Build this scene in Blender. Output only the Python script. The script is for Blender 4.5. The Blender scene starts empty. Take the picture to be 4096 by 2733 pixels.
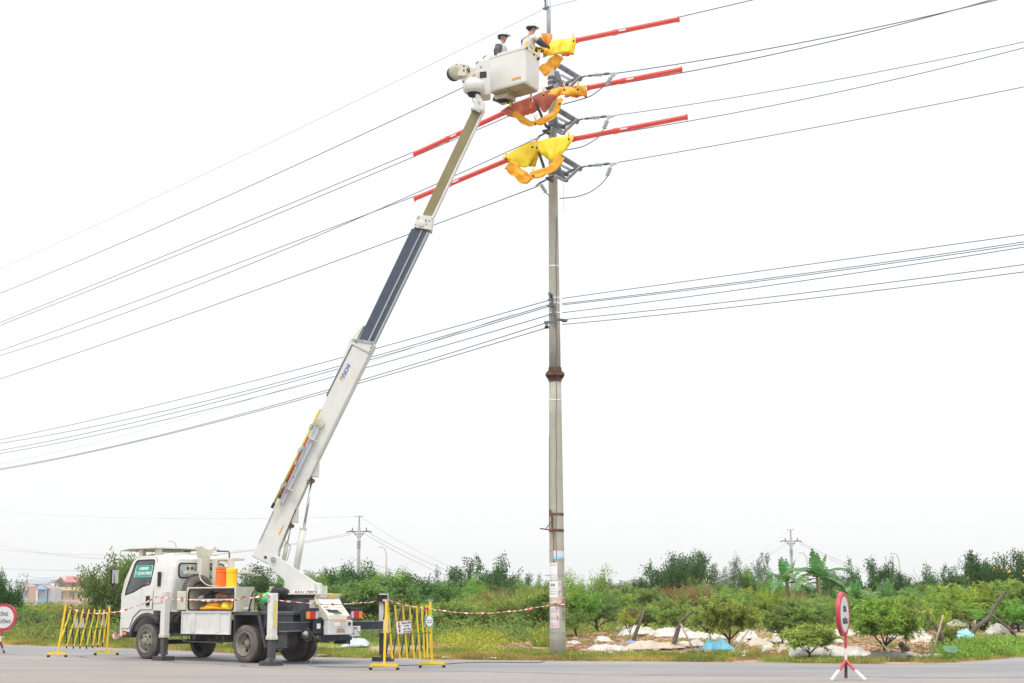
import bpy, math, random
import numpy as np
from mathutils import Vector, Matrix, noise
sc = bpy.context.scene
R = math.radians
# ---------------------------------------------------------------- camera, sky, sun, exposure
W, H, F, YH, CH = 4096, 2733, 6100.0, 2414.0, 1.2
PITCH = math.atan((YH - H/2)/F); CP, SP = math.cos(PITCH), math.sin(PITCH)
cam = bpy.data.objects.new('camera', bpy.data.cameras.new('camera')); sc.collection.objects.link(cam)
cam.location = (0, 0, CH); cam.rotation_euler = (R(90)+PITCH, 0, 0)
cam.data.sensor_width = 36; cam.data.lens = 36*F/W; cam.data.clip_start = .1; cam.data.clip_end = 6000
sc.camera = cam
SUN_EL, SUN_AZ = R(62), R(200)
wd = bpy.data.worlds.new('World'); sc.world = wd; wd.use_nodes = True
nt = wd.node_tree; nt.nodes.clear()
out = nt.nodes.new('ShaderNodeOutputWorld')
sky = nt.nodes.new('ShaderNodeTexSky'); sky.sky_type = 'NISHITA'; sky.sun_disc = False
sky.sun_elevation = SUN_EL; sky.sun_rotation = SUN_AZ; sky.dust_density = 4; sky.air_density = 1.2
bg1 = nt.nodes.new('ShaderNodeBackground'); bg1.inputs[1].default_value = .05
nt.links.new(sky.outputs[0], bg1.inputs[0])
tc = nt.nodes.new('ShaderNodeTexCoord'); sx = nt.nodes.new('ShaderNodeSeparateXYZ')
nt.links.new(tc.outputs['Generated'], sx.inputs[0])
cr = nt.nodes.new('ShaderNodeValToRGB'); el = cr.color_ramp.elements
el[0].position = 0; el[0].color = (.22, .21, .20, 1)
e = el.new(.5); e.color = (.61, .62, .635, 1)
e = el.new(.56); e.color = (.625, .64, .65, 1)
e = el.new(.62); e.color = (.66, .67, .675, 1)
e = el.new(.69); e.color = (.70, .705, .705, 1)
e = el.new(.80); e.color = (1.15, 1.15, 1.15, 1)
el[-1].position = 1; el[-1].color = (1.6, 1.62, 1.64, 1)
mr = nt.nodes.new('ShaderNodeMapRange'); mr.inputs[1].default_value = -1; mr.inputs[2].default_value = 1
nt.links.new(sx.outputs['Z'], mr.inputs[0]); nt.links.new(mr.outputs[0], cr.inputs[0])
bg2 = nt.nodes.new('ShaderNodeBackground'); bg2.inputs[1].default_value = 1.0
nt.links.new(cr.outputs[0], bg2.inputs[0])
ad = nt.nodes.new('ShaderNodeAddShader'); nt.links.new(bg1.outputs[0], ad.inputs[0]); nt.links.new(bg2.outputs[0], ad.inputs[1])
nt.links.new(ad.outputs[0], out.inputs[0])
sun = bpy.data.objects.new('sun', bpy.data.lights.new('sun', 'SUN')); sc.collection.objects.link(sun)
sun.data.energy = .9; sun.data.angle = R(14); sun.data.color = (1, .97, .93)
sd = Vector((math.cos(SUN_EL)*math.sin(SUN_AZ), math.cos(SUN_EL)*math.cos(SUN_AZ), math.sin(SUN_EL)))
sun.rotation_euler = sd.to_track_quat('Z', 'Y').to_euler()
sc.view_settings.view_transform = 'Standard'; sc.view_settings.look = 'None'
sc.view_settings.gamma = 1; sc.view_settings.use_curve_mapping = False; sc.view_settings.exposure = .42
sc.cycles.max_bounces = 6; sc.cycles.transparent_max_bounces = 16
# ---------------------------------------------------------------- survey helpers
def ray(px, py):
    a = (px-W/2)/F; b = (H/2-py)/F
    return Vector((a, CP-b*SP, SP+b*CP))
def P(px, py, D):                      # the place seen in direction (px,py), D metres in front
    r = ray(px, py); return Vector((0, 0, CH)) + r*(D/r.y)
def G(px, py, z=0.0):                  # the place on level ground z
    r = ray(px, py); return Vector((0, 0, CH)) + r*((z-CH)/r.z)
K = 1.743
def Q(px, py, D): return P(px*K, py*K, D)
def zA(x, y): return (1750+x/3.1357, y/3.136)
def zB(x, y): return (2000+x/4.02, 330+y/4.02)
def zC(x, y): return (1600+x/2.611, 350+y/2.611)
def z1(x, y): return (400+x/2.7514, 2130+y/2.7508)
def z2(x, y): return (900+x/2.7507, 2130+y/2.7508)
def z3(x, y): return (1000+x/1.426, 1300+y/1.4255)
def zL(x, y): return (x/2.6, 2130+y/2.6)
def zR(x, y): return (1400+x/3.622, 2300+y/3.622)
def zS(x, y): return (3100+x/2.296, 2050+y/2.296)
def zM(x, y): return (2300+x/2.2956, 2050+y/2.2956)
def zH(x, y): return (x/4.519, 2200+y/4.519)
AL = R(40); TO = G(578, 2637)
TU = Vector((math.cos(AL), -math.sin(AL), 0)); TV = Vector((math.sin(AL), math.cos(AL), 0))
def TW(u, v, z): return TO + TU*u + TV*v + Vector((0, 0, z))
def TL(p): d = Vector(p)-TO; return Vector((d.dot(TU), d.dot(TV), p[2]))
def onv(q, v):                         # truck coordinates of what is seen at q on the plane v
    r = ray(*q); t = (v+TO.dot(TV))/r.dot(TV) if True else 0
    return TL(Vector((0, 0, CH))+r*t)
def onu(q, u):
    r = ray(*q); t = (u+TO.dot(TU))/r.dot(TU)
    return TL(Vector((0, 0, CH))+r*t)
# ---------------------------------------------------------------- materials
MATS = {}
def mat(name, col, rough=.6, metal=0, var=.12, scale=6, bump=0, bscale=40, spec=.5, dirt=None, dscale=2.5, damt=.5, coat=0, obj=True, leaf=0, trans=0):
    if name in MATS: return MATS[name]
    m = bpy.data.materials.new(name); m.use_nodes = True; n = m.node_tree; b = n.nodes['Principled BSDF']
    b.inputs['Roughness'].default_value = rough; b.inputs['Metallic'].default_value = metal
    b.inputs['Specular IOR Level'].default_value = spec; b.inputs['Coat Weight'].default_value = coat
    tcn = n.nodes.new('ShaderNodeTexCoord'); no = n.nodes.new('ShaderNodeTexNoise')
    no.inputs['Scale'].default_value = scale; no.inputs['Detail'].default_value = 6
    n.links.new(tcn.outputs['Object'], no.inputs['Vector'])
    r = n.nodes.new('ShaderNodeValToRGB')
    r.color_ramp.elements[0].position = .3; r.color_ramp.elements[1].position = .72
    r.color_ramp.elements[0].color = [c*(1-var) for c in col]+[1]
    r.color_ramp.elements[1].color = [min(1, c*(1+var)) for c in col]+[1]
    src = r.outputs[0]; n.links.new(no.outputs['Fac'], r.inputs[0])
    if leaf:
        g = n.nodes.new('ShaderNodeNewGeometry'); oi = n.nodes.new('ShaderNodeObjectInfo')
        hs = n.nodes.new('ShaderNodeHueSaturation')
        ma = n.nodes.new('ShaderNodeMath'); ma.operation = 'MULTIPLY_ADD'; ma.inputs[1].default_value = leaf; ma.inputs[2].default_value = 1-leaf*.45
        n.links.new(g.outputs['Random Per Island'], ma.inputs[0]); n.links.new(ma.outputs[0], hs.inputs['Value'])
        mh = n.nodes.new('ShaderNodeMath'); mh.operation = 'MULTIPLY_ADD'; mh.inputs[1].default_value = .05; mh.inputs[2].default_value = .475
        mh.inputs[1].default_value = .045; mh.inputs[2].default_value = .452
        n.links.new(oi.outputs['Random'], mh.inputs[0]); nb_ = n.nodes.new('ShaderNodeTexNoise'); nb_.inputs['Scale'].default_value = .7; nb_.inputs['Detail'].default_value = 3; n.links.new(g.outputs['Position'], nb_.inputs['Vector'])
        mh2 = n.nodes.new('ShaderNodeMath'); mh2.operation = 'MULTIPLY_ADD'; mh2.inputs[1].default_value = .055; n.links.new(nb_.outputs['Fac'], mh2.inputs[0]); n.links.new(mh.outputs[0], mh2.inputs[2]); n.links.new(mh2.outputs[0], hs.inputs['Hue'])
        rb = n.nodes.new('ShaderNodeMapRange'); rb.inputs[1].default_value = .3; rb.inputs[2].default_value = .7; rb.inputs[3].default_value = .72; rb.inputs[4].default_value = 1.22; n.links.new(nb_.outputs['Fac'], rb.inputs[0])
        mv = n.nodes.new('ShaderNodeMath'); mv.operation = 'MULTIPLY'; n.links.new(ma.outputs[0], mv.inputs[0]); n.links.new(rb.outputs[0], mv.inputs[1]); n.links.new(mv.outputs[0], hs.inputs['Value'])
        n.links.new(src, hs.inputs['Color']); src = hs.outputs[0]
    if dirt:
        n2 = n.nodes.new('ShaderNodeTexNoise'); n2.inputs['Scale'].default_value = dscale; n2.inputs['Detail'].default_value = 8
        n2.inputs['Roughness'].default_value = .65
        mp = n.nodes.new('ShaderNodeMapping'); mp.inputs['Scale'].default_value = (1, 1, .45)
        n.links.new(tcn.outputs['Object'], mp.inputs[0]); n.links.new(mp.outputs[0], n2.inputs['Vector'])
        r2 = n.nodes.new('ShaderNodeValToRGB'); r2.color_ramp.elements[0].position = .48; r2.color_ramp.elements[1].position = .75
        r2.color_ramp.elements[0].color = (0, 0, 0, 1); r2.color_ramp.elements[1].color = (damt, damt, damt, 1)
        n.links.new(n2.outputs['Fac'], r2.inputs[0])
        mx = n.nodes.new('ShaderNodeMixRGB'); mx.inputs[2].default_value = (*dirt, 1)
        n.links.new(r2.outputs[0], mx.inputs[0]); n.links.new(src, mx.inputs[1]); src = mx.outputs[0]
    n.links.new(src, b.inputs['Base Color'])
    if bump:
        n3 = n.nodes.new('ShaderNodeTexNoise'); n3.inputs['Scale'].default_value = bscale; n3.inputs['Detail'].default_value = 5
        n.links.new(tcn.outputs['Object'], n3.inputs['Vector'])
        bp = n.nodes.new('ShaderNodeBump'); bp.inputs['Strength'].default_value = bump; bp.inputs['Distance'].default_value = .02
        n.links.new(n3.outputs['Fac'], bp.inputs['Height']); n.links.new(bp.outputs[0], b.inputs['Normal'])
    if trans:
        tr = n.nodes.new('ShaderNodeBsdfTranslucent'); n.links.new(src, tr.inputs[0])
        mxs = n.nodes.new('ShaderNodeMixShader'); mxs.inputs[0].default_value = trans
        n.links.new(b.outputs[0], mxs.inputs[1]); n.links.new(tr.outputs[0], mxs.inputs[2])
        n.links.new(mxs.outputs[0], n.nodes['Material Output'].inputs[0])
    MATS[name] = m; return m
rust = (.16, .09, .05); dust = (.33, .28, .22)
M_cab = mat('cab_paint', (.64, .64, .60), .3, var=.04, dirt=(.40, .36, .27), dscale=1.6, damt=.55, coat=.4)
M_cream = mat('cream_paint', (.60, .58, .48), .4, var=.05, dirt=(.42, .38, .28), damt=.45)
M_white = mat('white_paint', (.66, .655, .63), .38, var=.04, dirt=(.38, .34, .26), dscale=5, damt=.45)
M_boomw = mat('boom_paint', (.63, .64, .60), .35, var=.04, dirt=(.48, .46, .36), dscale=1.6, damt=.5)
M_olive = mat('fibreglass_khaki', (.22, .19, .085), .5, var=.12, scale=3)
M_navy = mat('navy_paint', (.017, .023, .034), .38, var=.2, dirt=(.12, .11, .10), damt=.4)
M_boomnavy = mat('boom_navy', (.045, .065, .095), .35, var=.1, dirt=(.12, .13, .14), damt=.3)
M_black = mat('black_metal', (.012, .012, .013), .5, var=.3, dirt=(.06, .055, .05), damt=.5)
M_dgrey = mat('dark_grey_metal', (.05, .05, .053), .55, var=.2, dirt=(.14, .12, .10), damt=.5)
M_steel = mat('galvanised_steel', (.36, .38, .40), .5, .5, var=.15)
M_steeld = mat('weathered_steel', (.13, .14, .155), .6, .3, var=.25)
M_chrome = mat('chrome_rod', (.62, .63, .65), .15, 1, var=.03)
M_tyre = mat('dusty_tyre', (.10, .092, .082), .9, var=.25, bump=.3, dirt=(.26, .22, .18), damt=.7)
M_tread = mat('tyre_black', (.028, .027, .027), .9, var=.3, bump=.5, dirt=(.12, .10, .085), damt=.5)
M_rim = mat('dusty_rim', (.24, .215, .175), .6, .1, var=.18, dirt=(.15, .12, .09), damt=.6)
M_rub = mat('black_rubber', (.012, .012, .013), .55, var=.2)
M_glass = mat('window_glass', (.035, .05, .05), .05, 0, var=.6, scale=2.5, spec=.9)
M_glassl = mat('pale_window_glass', (.30, .36, .37), .08, 0, var=.5, scale=3, spec=.9)
M_amber = mat('amber_lens', (.75, .25, .03), .25, var=.08)
M_red = mat('red_lens', (.55, .02, .03), .25, var=.08)
M_clear = mat('clear_lens', (.5, .5, .48), .2, var=.08)
M_yel = mat('barrier_yellow', (.82, .56, .02), .45, var=.08, dirt=(.35, .25, .1), dscale=8, damt=.35)
M_blk = mat('barrier_black', (.025, .03, .03), .55, var=.2)
M_conc = mat('pole_concrete', (.40, .385, .32), .85, var=.10, scale=5, bump=.15, dirt=(.32, .30, .25), dscale=1.4, damt=.5)
M_rust = mat('rusty_iron', (.13, .065, .04), .85, var=.5, scale=9, bump=.4)
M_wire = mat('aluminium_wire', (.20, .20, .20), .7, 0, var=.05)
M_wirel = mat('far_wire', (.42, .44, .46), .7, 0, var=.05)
M_cable = mat('black_cable', (.12, .12, .125), .7, var=.1)
M_porc = mat('grey_insulator', (.42, .44, .46), .3, var=.06)
M_hose = mat('red_line_hose', (.86, .12, .095), .45, var=.07)
M_blyel = mat('yellow_blanket', (.86, .64, .01), .5, var=.12, scale=2, dirt=(.62, .52, .08), dscale=1.8, damt=.2)
M_blor = mat('orange_blanket', (.85, .39, .008), .5, var=.12, scale=4)
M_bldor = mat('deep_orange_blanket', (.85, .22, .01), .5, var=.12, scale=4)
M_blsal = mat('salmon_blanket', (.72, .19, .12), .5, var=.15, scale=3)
M_blshade = mat('shaded_salmon_blanket', (.50, .13, .08), .55, var=.15, scale=3)  # salmon darkened: the shadow below the bucket is put into the colour
M_skin = mat('skin', (.55, .31, .23), .6, var=.06)
M_shirt = mat('pale_shirt', (.62, .62, .59), .85, var=.06, bump=.8, bscale=14)
M_glove = mat('black_rubber_sleeve', (.055, .06, .066), .5, var=.15)
M_trou = mat('dark_trousers', (.08, .08, .075), .85, var=.1)
M_hat = mat('white_helmet', (.52, .55, .54), .25, var=.02)
M_road = None
M_paper = mat('white_sign_face', (.78, .78, .77), .6, var=.03)
M_ink = mat('black_lettering', (.03, .03, .03), .6, var=.05)
M_redp = mat('sign_red', (.46, .025, .05), .45, var=.12, dirt=(.3, .1, .08), dscale=9, damt=.4)
M_green = mat('placard_green', (.01, .30, .20), .5, var=.04)
M_blue = mat('lettering_blue', (.03, .06, .40), .5, var=.04)
M_warn = mat('warning_yellow', (.85, .62, .03), .5, var=.05)
M_orw = mat('warning_orange', (.80, .32, .03), .5, var=.05)
M_bark = mat('bark', (.13, .105, .08), .9, var=.3, scale=20, bump=.6)
M_barkd = mat('dark_bark', (.06, .05, .04), .9, var=.3, scale=20, bump=.6)
LF = dict(rough=.55, leaf=.75, trans=.42, spec=.3, var=.3, scale=1.2)
L_pe = mat('peach_leaf', (.27, .37, .075), **LF)
L_pe2 = mat('peach_leaf_deep', (.18, .29, .07), **LF)
L_yg = mat('yellow_green_leaf', (0.352, 0.418, 0.05), **LF)
L_br = mat('bright_leaf', (0.241, 0.391, 0.057), **LF)
L_dk = mat('dark_leaf', (0.072, 0.145, 0.034), **LF)
L_md = mat('mid_leaf', (0.156, 0.269, 0.062), **LF)
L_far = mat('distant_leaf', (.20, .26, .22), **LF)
L_dry = mat('dry_twig_leaf', (.30, .19, .08), **LF)
L_ban = mat('banana_leaf', (.12, .26, .07), .4, leaf=.4, trans=.35, var=.3, scale=1.5)
L_gr = mat('grass_blade', (.26, .32, .06), **LF)
L_grd = mat('dry_grass_blade', (.48, .38, .11), **LF)
M_tarp = mat('dirty_white_sheet', (.50, .48, .43), .8, var=.18, dirt=(.33, .23, .16), dscale=4, damt=.85)
M_fruit = mat('yellow_fruit', (.8, .5, .03), .5, var=.1)
# ---------------------------------------------------------------- mesh builder
FINE = {'axle', 'cab_step', 'tread', 'rivets', 'wheel_nut', 'hand_hole', 'hydraulic_fittings', 'hydraulic_hose', 'stiffener', 'beam_edge', 'door_seal', 'floor_joint'}   # too small to pick apart
def wpos(o):
    while o is not None:
        if o.get('wpos') is not None: return Vector(o['wpos'][:])
        o = o.parent
    return None
class MB:
    def __init__(s): s.v = []; s.f = []; s.m = []; s.mi = 0
    def add(s, vs, fs):
        o = len(s.v); s.v += [tuple(v) for v in vs]; s.f += [tuple(i+o for i in f) for f in fs]; s.m += [s.mi]*len(fs); return s
    def box(s, c, d, rz=0, ch=0):
        cx, cy, cz = c; a, b, h = d[0]/2, d[1]/2, d[2]/2; cr_, sr = math.cos(rz), math.sin(rz)
        if ch:
            pts = [(-a+ch, -b), (a-ch, -b), (a, -b+ch), (a, b-ch), (a-ch, b), (-a+ch, b), (-a, b-ch), (-a, -b+ch)]
        else: pts = [(-a, -b), (a, -b), (a, b), (-a, b)]
        n = len(pts); lo = [(cx+x*cr_-y*sr, cy+x*sr+y*cr_, cz-h) for x, y in pts]; hi = [(x, y, cz+h) for x, y, _ in lo]
        return s.add(lo+hi, [tuple(range(n))[::-1], tuple(range(n, 2*n))]+[(i, (i+1) % n, (i+1) % n+n, i+n) for i in range(n)])
    def b6(s, x0, x1, y0, y1, z0, z1, ch=0): return s.box(((x0+x1)/2, (y0+y1)/2, (z0+z1)/2), (abs(x1-x0), abs(y1-y0), abs(z1-z0)), 0, ch)
    def prism(s, pts, off):                # planar outline pushed along off
        pts = [Vector(p) for p in pts]; off = Vector(off); n = len(pts)
        return s.add(pts+[p+off for p in pts], [tuple(range(n)), tuple(range(n, 2*n))[::-1]]+[(i, i+n, (i+1) % n+n, (i+1) % n) for i in range(n)])
    def tube(s, pts, r, n=8, cap=True, flat=1.0):
        pts = [Vector(p) for p in pts]; m = len(pts)
        if not isinstance(r, (list, tuple)): r = [r]*m
        vs = []; up = None
        for i, p in enumerate(pts):
            t = (pts[min(i+1, m-1)]-pts[max(i-1, 0)])
            if t.length < 1e-9: t = Vector((0, 0, 1))
            t.normalize()
            if up is None: up = Vector((0, 0, 1)) if abs(t.z) < .9 else Vector((0, 1, 0))
            a = t.cross(up); a.normalize(); b = a.cross(t); b.normalize(); up = b
            for k in range(n):
                th = 2*math.pi*(k+.5)/n; vs.append(p+a*(r[i]*math.cos(th))+b*(r[i]*math.sin(th)*flat))
        fs = [(i*n+k, i*n+(k+1) % n, (i+1)*n+(k+1) % n, (i+1)*n+k) for i in range(m-1) for k in range(n)]
        if cap: fs += [tuple(range(n))[::-1], tuple(range((m-1)*n, m*n))]
        return s.add(vs, fs)
    def bar(s, p0, p1, w, h=None):
        h = h or w; p0, p1 = Vector(p0), Vector(p1); t = (p1-p0).normalized()
        up = Vector((0, 0, 1)) if abs(t.z) < .95 else Vector((0, 1, 0))
        a = t.cross(up).normalized()*w/2; b = a.cross(t).normalized()*h/2
        vs = [p+i*a+j*b for p in (p0, p1) for i, j in ((-1, -1), (1, -1), (1, 1), (-1, 1))]
        return s.add(vs, [(0, 1, 2, 3), (7, 6, 5, 4), (0, 4, 5, 1), (1, 5, 6, 2), (2, 6, 7, 3), (3, 7, 4, 0)])
    def lathe(s, prof, c, ax, n=24, cap=True):       # prof: (distance along ax, radius)
        c, ax = Vector(c), Vector(ax).normalized(); up = Vector((0, 0, 1)) if abs(ax.z) < .9 else Vector((0, 1, 0))
        a = ax.cross(up).normalized(); b = a.cross(ax)
        vs = [c+ax*d+a*(r*math.cos(2*math.pi*k/n))+b*(r*math.sin(2*math.pi*k/n)) for d, r in prof for k in range(n)]
        m = len(prof)
        fs = [(i*n+k, i*n+(k+1) % n, (i+1)*n+(k+1) % n, (i+1)*n+k) for i in range(m-1) for k in range(n)]
        if cap and prof[0][1] > 1e-5: fs.append(tuple(range(n))[::-1])
        if cap and prof[-1][1] > 1e-5: fs.append(tuple(range((m-1)*n, m*n)))
        return s.add(vs, fs)
    def ball(s, c, r, n=8, sq=(1, 1, 1)):
        c = Vector(c); vs = []; fs = []; m = n//2+1
        for i in range(m+1):
            ph = math.pi*i/m
            for k in range(n):
                th = 2*math.pi*k/n
                vs.append(c+Vector((r*sq[0]*math.sin(ph)*math.cos(th), r*sq[1]*math.sin(ph)*math.sin(th), r*sq[2]*math.cos(ph))))
        fs = [(i*n+k, (i+1)*n+k, (i+1)*n+(k+1) % n, i*n+(k+1) % n) for i in range(m) for k in range(n)]
        return s.add(vs, fs)
    def mesh(s, name, mats, smooth=False):
        me = bpy.data.meshes.new(name); me.from_pydata(s.v, [], s.f)
        mats = mats if isinstance(mats, (list, tuple)) else [mats]
        for m in mats: me.materials.append(m)
        if len(mats) > 1: me.polygons.foreach_set('material_index', s.m)
        if smooth: me.polygons.foreach_set('use_smooth', [True]*len(me.polygons))
        me.validate(); me.update(); return me
    def build(s, name, mats, parent=None, smooth=False, bevel=0, origin=None):
        if origin is not None:
            o_ = Vector(origin); s.v = [(x-o_.x, y-o_.y, z-o_.z) for x, y, z in s.v]
        elif wpos(parent) is not None:
            o_ = wpos(parent); s.v = [(x-o_.x, y-o_.y, z-o_.z) for x, y, z in s.v]
        o = bpy.data.objects.new(name, s.mesh(name, mats, smooth)); sc.collection.objects.link(o)
        if parent is not None: o.parent = parent
        if parent is None and origin is not None: o.location = origin
        if bevel:
            md = o.modifiers.new('bevel', 'BEVEL'); md.width = bevel; md.segments = 2; md.limit_method = 'ANGLE'
        if name in FINE: o['kind'] = 'stuff'
        return o
def tag(o, label, cat, group=None, kind=None):
    if label: o['label'] = label
    if cat: o['category'] = cat
    if group: o['group'] = group
    if kind: o['kind'] = kind
    return o
def thing(name, label, cat, loc, rz=0, group=None, world=True):
    o = bpy.data.objects.new(name, None); sc.collection.objects.link(o); o.location = loc; o.rotation_euler = (0, 0, rz)
    o.empty_display_size = .2
    if world: o['wpos'] = [loc[0], loc[1], loc[2]]      # parts given in world coordinates are stored relative to here
    return tag(o, label, cat, group)
def text(s, name, parent, M, w, h, m, ext=.002, bold=0, shear=0):
    """lettering centred at matrix M (x right, y up, z out), fitted to w x h"""
    cu = bpy.data.curves.new(name, 'FONT'); cu.body = s; cu.align_x = 'CENTER'; cu.align_y = 'CENTER'; cu.size = 1
    cu.extrude = ext; cu.offset = bold; cu.shear = shear; cu.resolution_u = 2
    o = bpy.data.objects.new(name, cu); sc.collection.objects.link(o); cu.materials.append(m)
    me = bpy.data.meshes.new_from_object(o); bpy.data.objects.remove(o)
    co = np.array([v.co[:] for v in me.vertices])
    lo, hi = co.min(0), co.max(0); c = (lo+hi)/2
    co[:, 0] = (co[:, 0]-c[0])*w/max(hi[0]-lo[0], 1e-6); co[:, 1] = (co[:, 1]-c[1])*h/max(hi[1]-lo[1], 1e-6)
    A = np.array(M); co = co@A[:3, :3].T + A[:3, 3]
    if wpos(parent) is not None: co = co-np.array(wpos(parent)[:])
    me.vertices.foreach_set('co', co.ravel()); me.update()
    me.materials.clear(); me.materials.append(m)
    o = bpy.data.objects.new(name, me); sc.collection.objects.link(o); o.parent = parent; return o
def frame(c, right, up):
    r = Vector(right).normalized(); u = Vector(up).normalized(); n = r.cross(u)
    return Matrix(((r.x, u.x, n.x, c[0]), (r.y, u.y, n.y, c[1]), (r.z, u.z, n.z, c[2]), (0, 0, 0, 1)))
def lerp(a, b, t): return a+(b-a)*t
def smooth(t): t = min(1, max(0, t)); return t*t*(3-2*t)
# ---------------------------------------------------------------- ground and road
EDGE = [(-60, 78)]+[(p.x, p.y) for p in (G(x*K, y*K) for x, y in ((0, 1480), (150, 1484), (300, 1489), (500, 1498), (700, 1507), (930, 1513), (1300, 1517), (1700, 1520), (2000, 1524), (2120, 1524), (2230, 1518), (2350, 1508)))]+[(15.5, 41), (42, 78)]
EDGE = sorted(EDGE)
ex = [e_[0] for e_ in EDGE]; ey = [e_[1] for e_ in EDGE]
def yedge(x): return float(np.interp(x, ex, ey))
def gz(x, y):
    e_ = y-yedge(x)
    if e_ < -.3: return -.06
    b = .14*smooth(e_/3.0)+.45*smooth((e_-5)/70.0)+.4*smooth((e_-60)/250)
    b += .05*smooth(e_/1.5)*smooth((70-e_)/40)*noise.noise(Vector((x*.55, y*.55, 3)))
    b += .025*smooth(e_/1.0)*smooth((20-e_)/10)*noise.noise(Vector((x*2.1, y*2.1, 9)))
    return lerp(-.06, b+.012, smooth((e_+.3)/.4))
rows = list(np.arange(26, 50, .22))+list(np.arange(50, 90, .7))+[95, 100, 110, 125, 140, 160, 200, 260, 350, 500, 800, 1400, 3000]
cols = 210; vs = []; fs = []
for y in rows:
    for c in range(cols+1):
        t = c/cols*2-1; x = t*(.42*y+4)*(1 if y < 200 else 2.2); vs.append((x, y, gz(x, y)))
for i in range(len(rows)-1):
    for c in range(cols): a = i*(cols+1)+c; fs.append((a, a+1, a+cols+2, a+cols+1))
g_ = MB(); g_.v = vs; g_.f = fs; g_.m = [0]*len(fs)
def ground_mat():
    m = bpy.data.materials.new('orchard_soil'); m.use_nodes = True; n = m.node_tree; b = n.nodes['Principled BSDF']; b.inputs['Roughness'].default_value = .95
    g = n.nodes.new('ShaderNodeNewGeometry')
    def nz(sc_, det=6):
        t = n.nodes.new('ShaderNodeTexNoise'); t.inputs['Scale'].default_value = sc_; t.inputs['Detail'].default_value = det; n.links.new(g.outputs['Position'], t.inputs['Vector']); return t.outputs['Fac']
    def ramp(f, p0, c0, p1, c1):
        r = n.nodes.new('ShaderNodeValToRGB'); r.color_ramp.elements[0].position = p0; r.color_ramp.elements[1].position = p1
        r.color_ramp.elements[0].color = (*c0, 1); r.color_ramp.elements[1].color = (*c1, 1); n.links.new(f, r.inputs[0]); return r.outputs[0]
    soil = ramp(nz(2.2), .3, (.27, .165, .105), .7, (.44, .30, .21))
    grass = ramp(nz(5), .3, (.14, .18, .04), .7, (.34, .31, .10))
    mask = ramp(nz(.35, 4), .54, (0, 0, 0), .62, (1, 1, 1))
    mx = n.nodes.new('ShaderNodeMixRGB'); n.links.new(mask, mx.inputs[0]); n.links.new(soil, mx.inputs[1]); n.links.new(grass, mx.inputs[2])
    n.links.new(mx.outputs[0], b.inputs['Base Color'])
    bp = n.nodes.new('ShaderNodeBump'); bp.inputs['Distance'].default_value = .08; bp.inputs['Strength'].default_value = .8
    n.links.new(nz(7, 8), bp.inputs['Height']); n.links.new(bp.outputs[0], b.inputs['Normal']); return m
gr = g_.build('ground', ground_mat(), smooth=True); gr['kind'] = 'structure'
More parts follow.
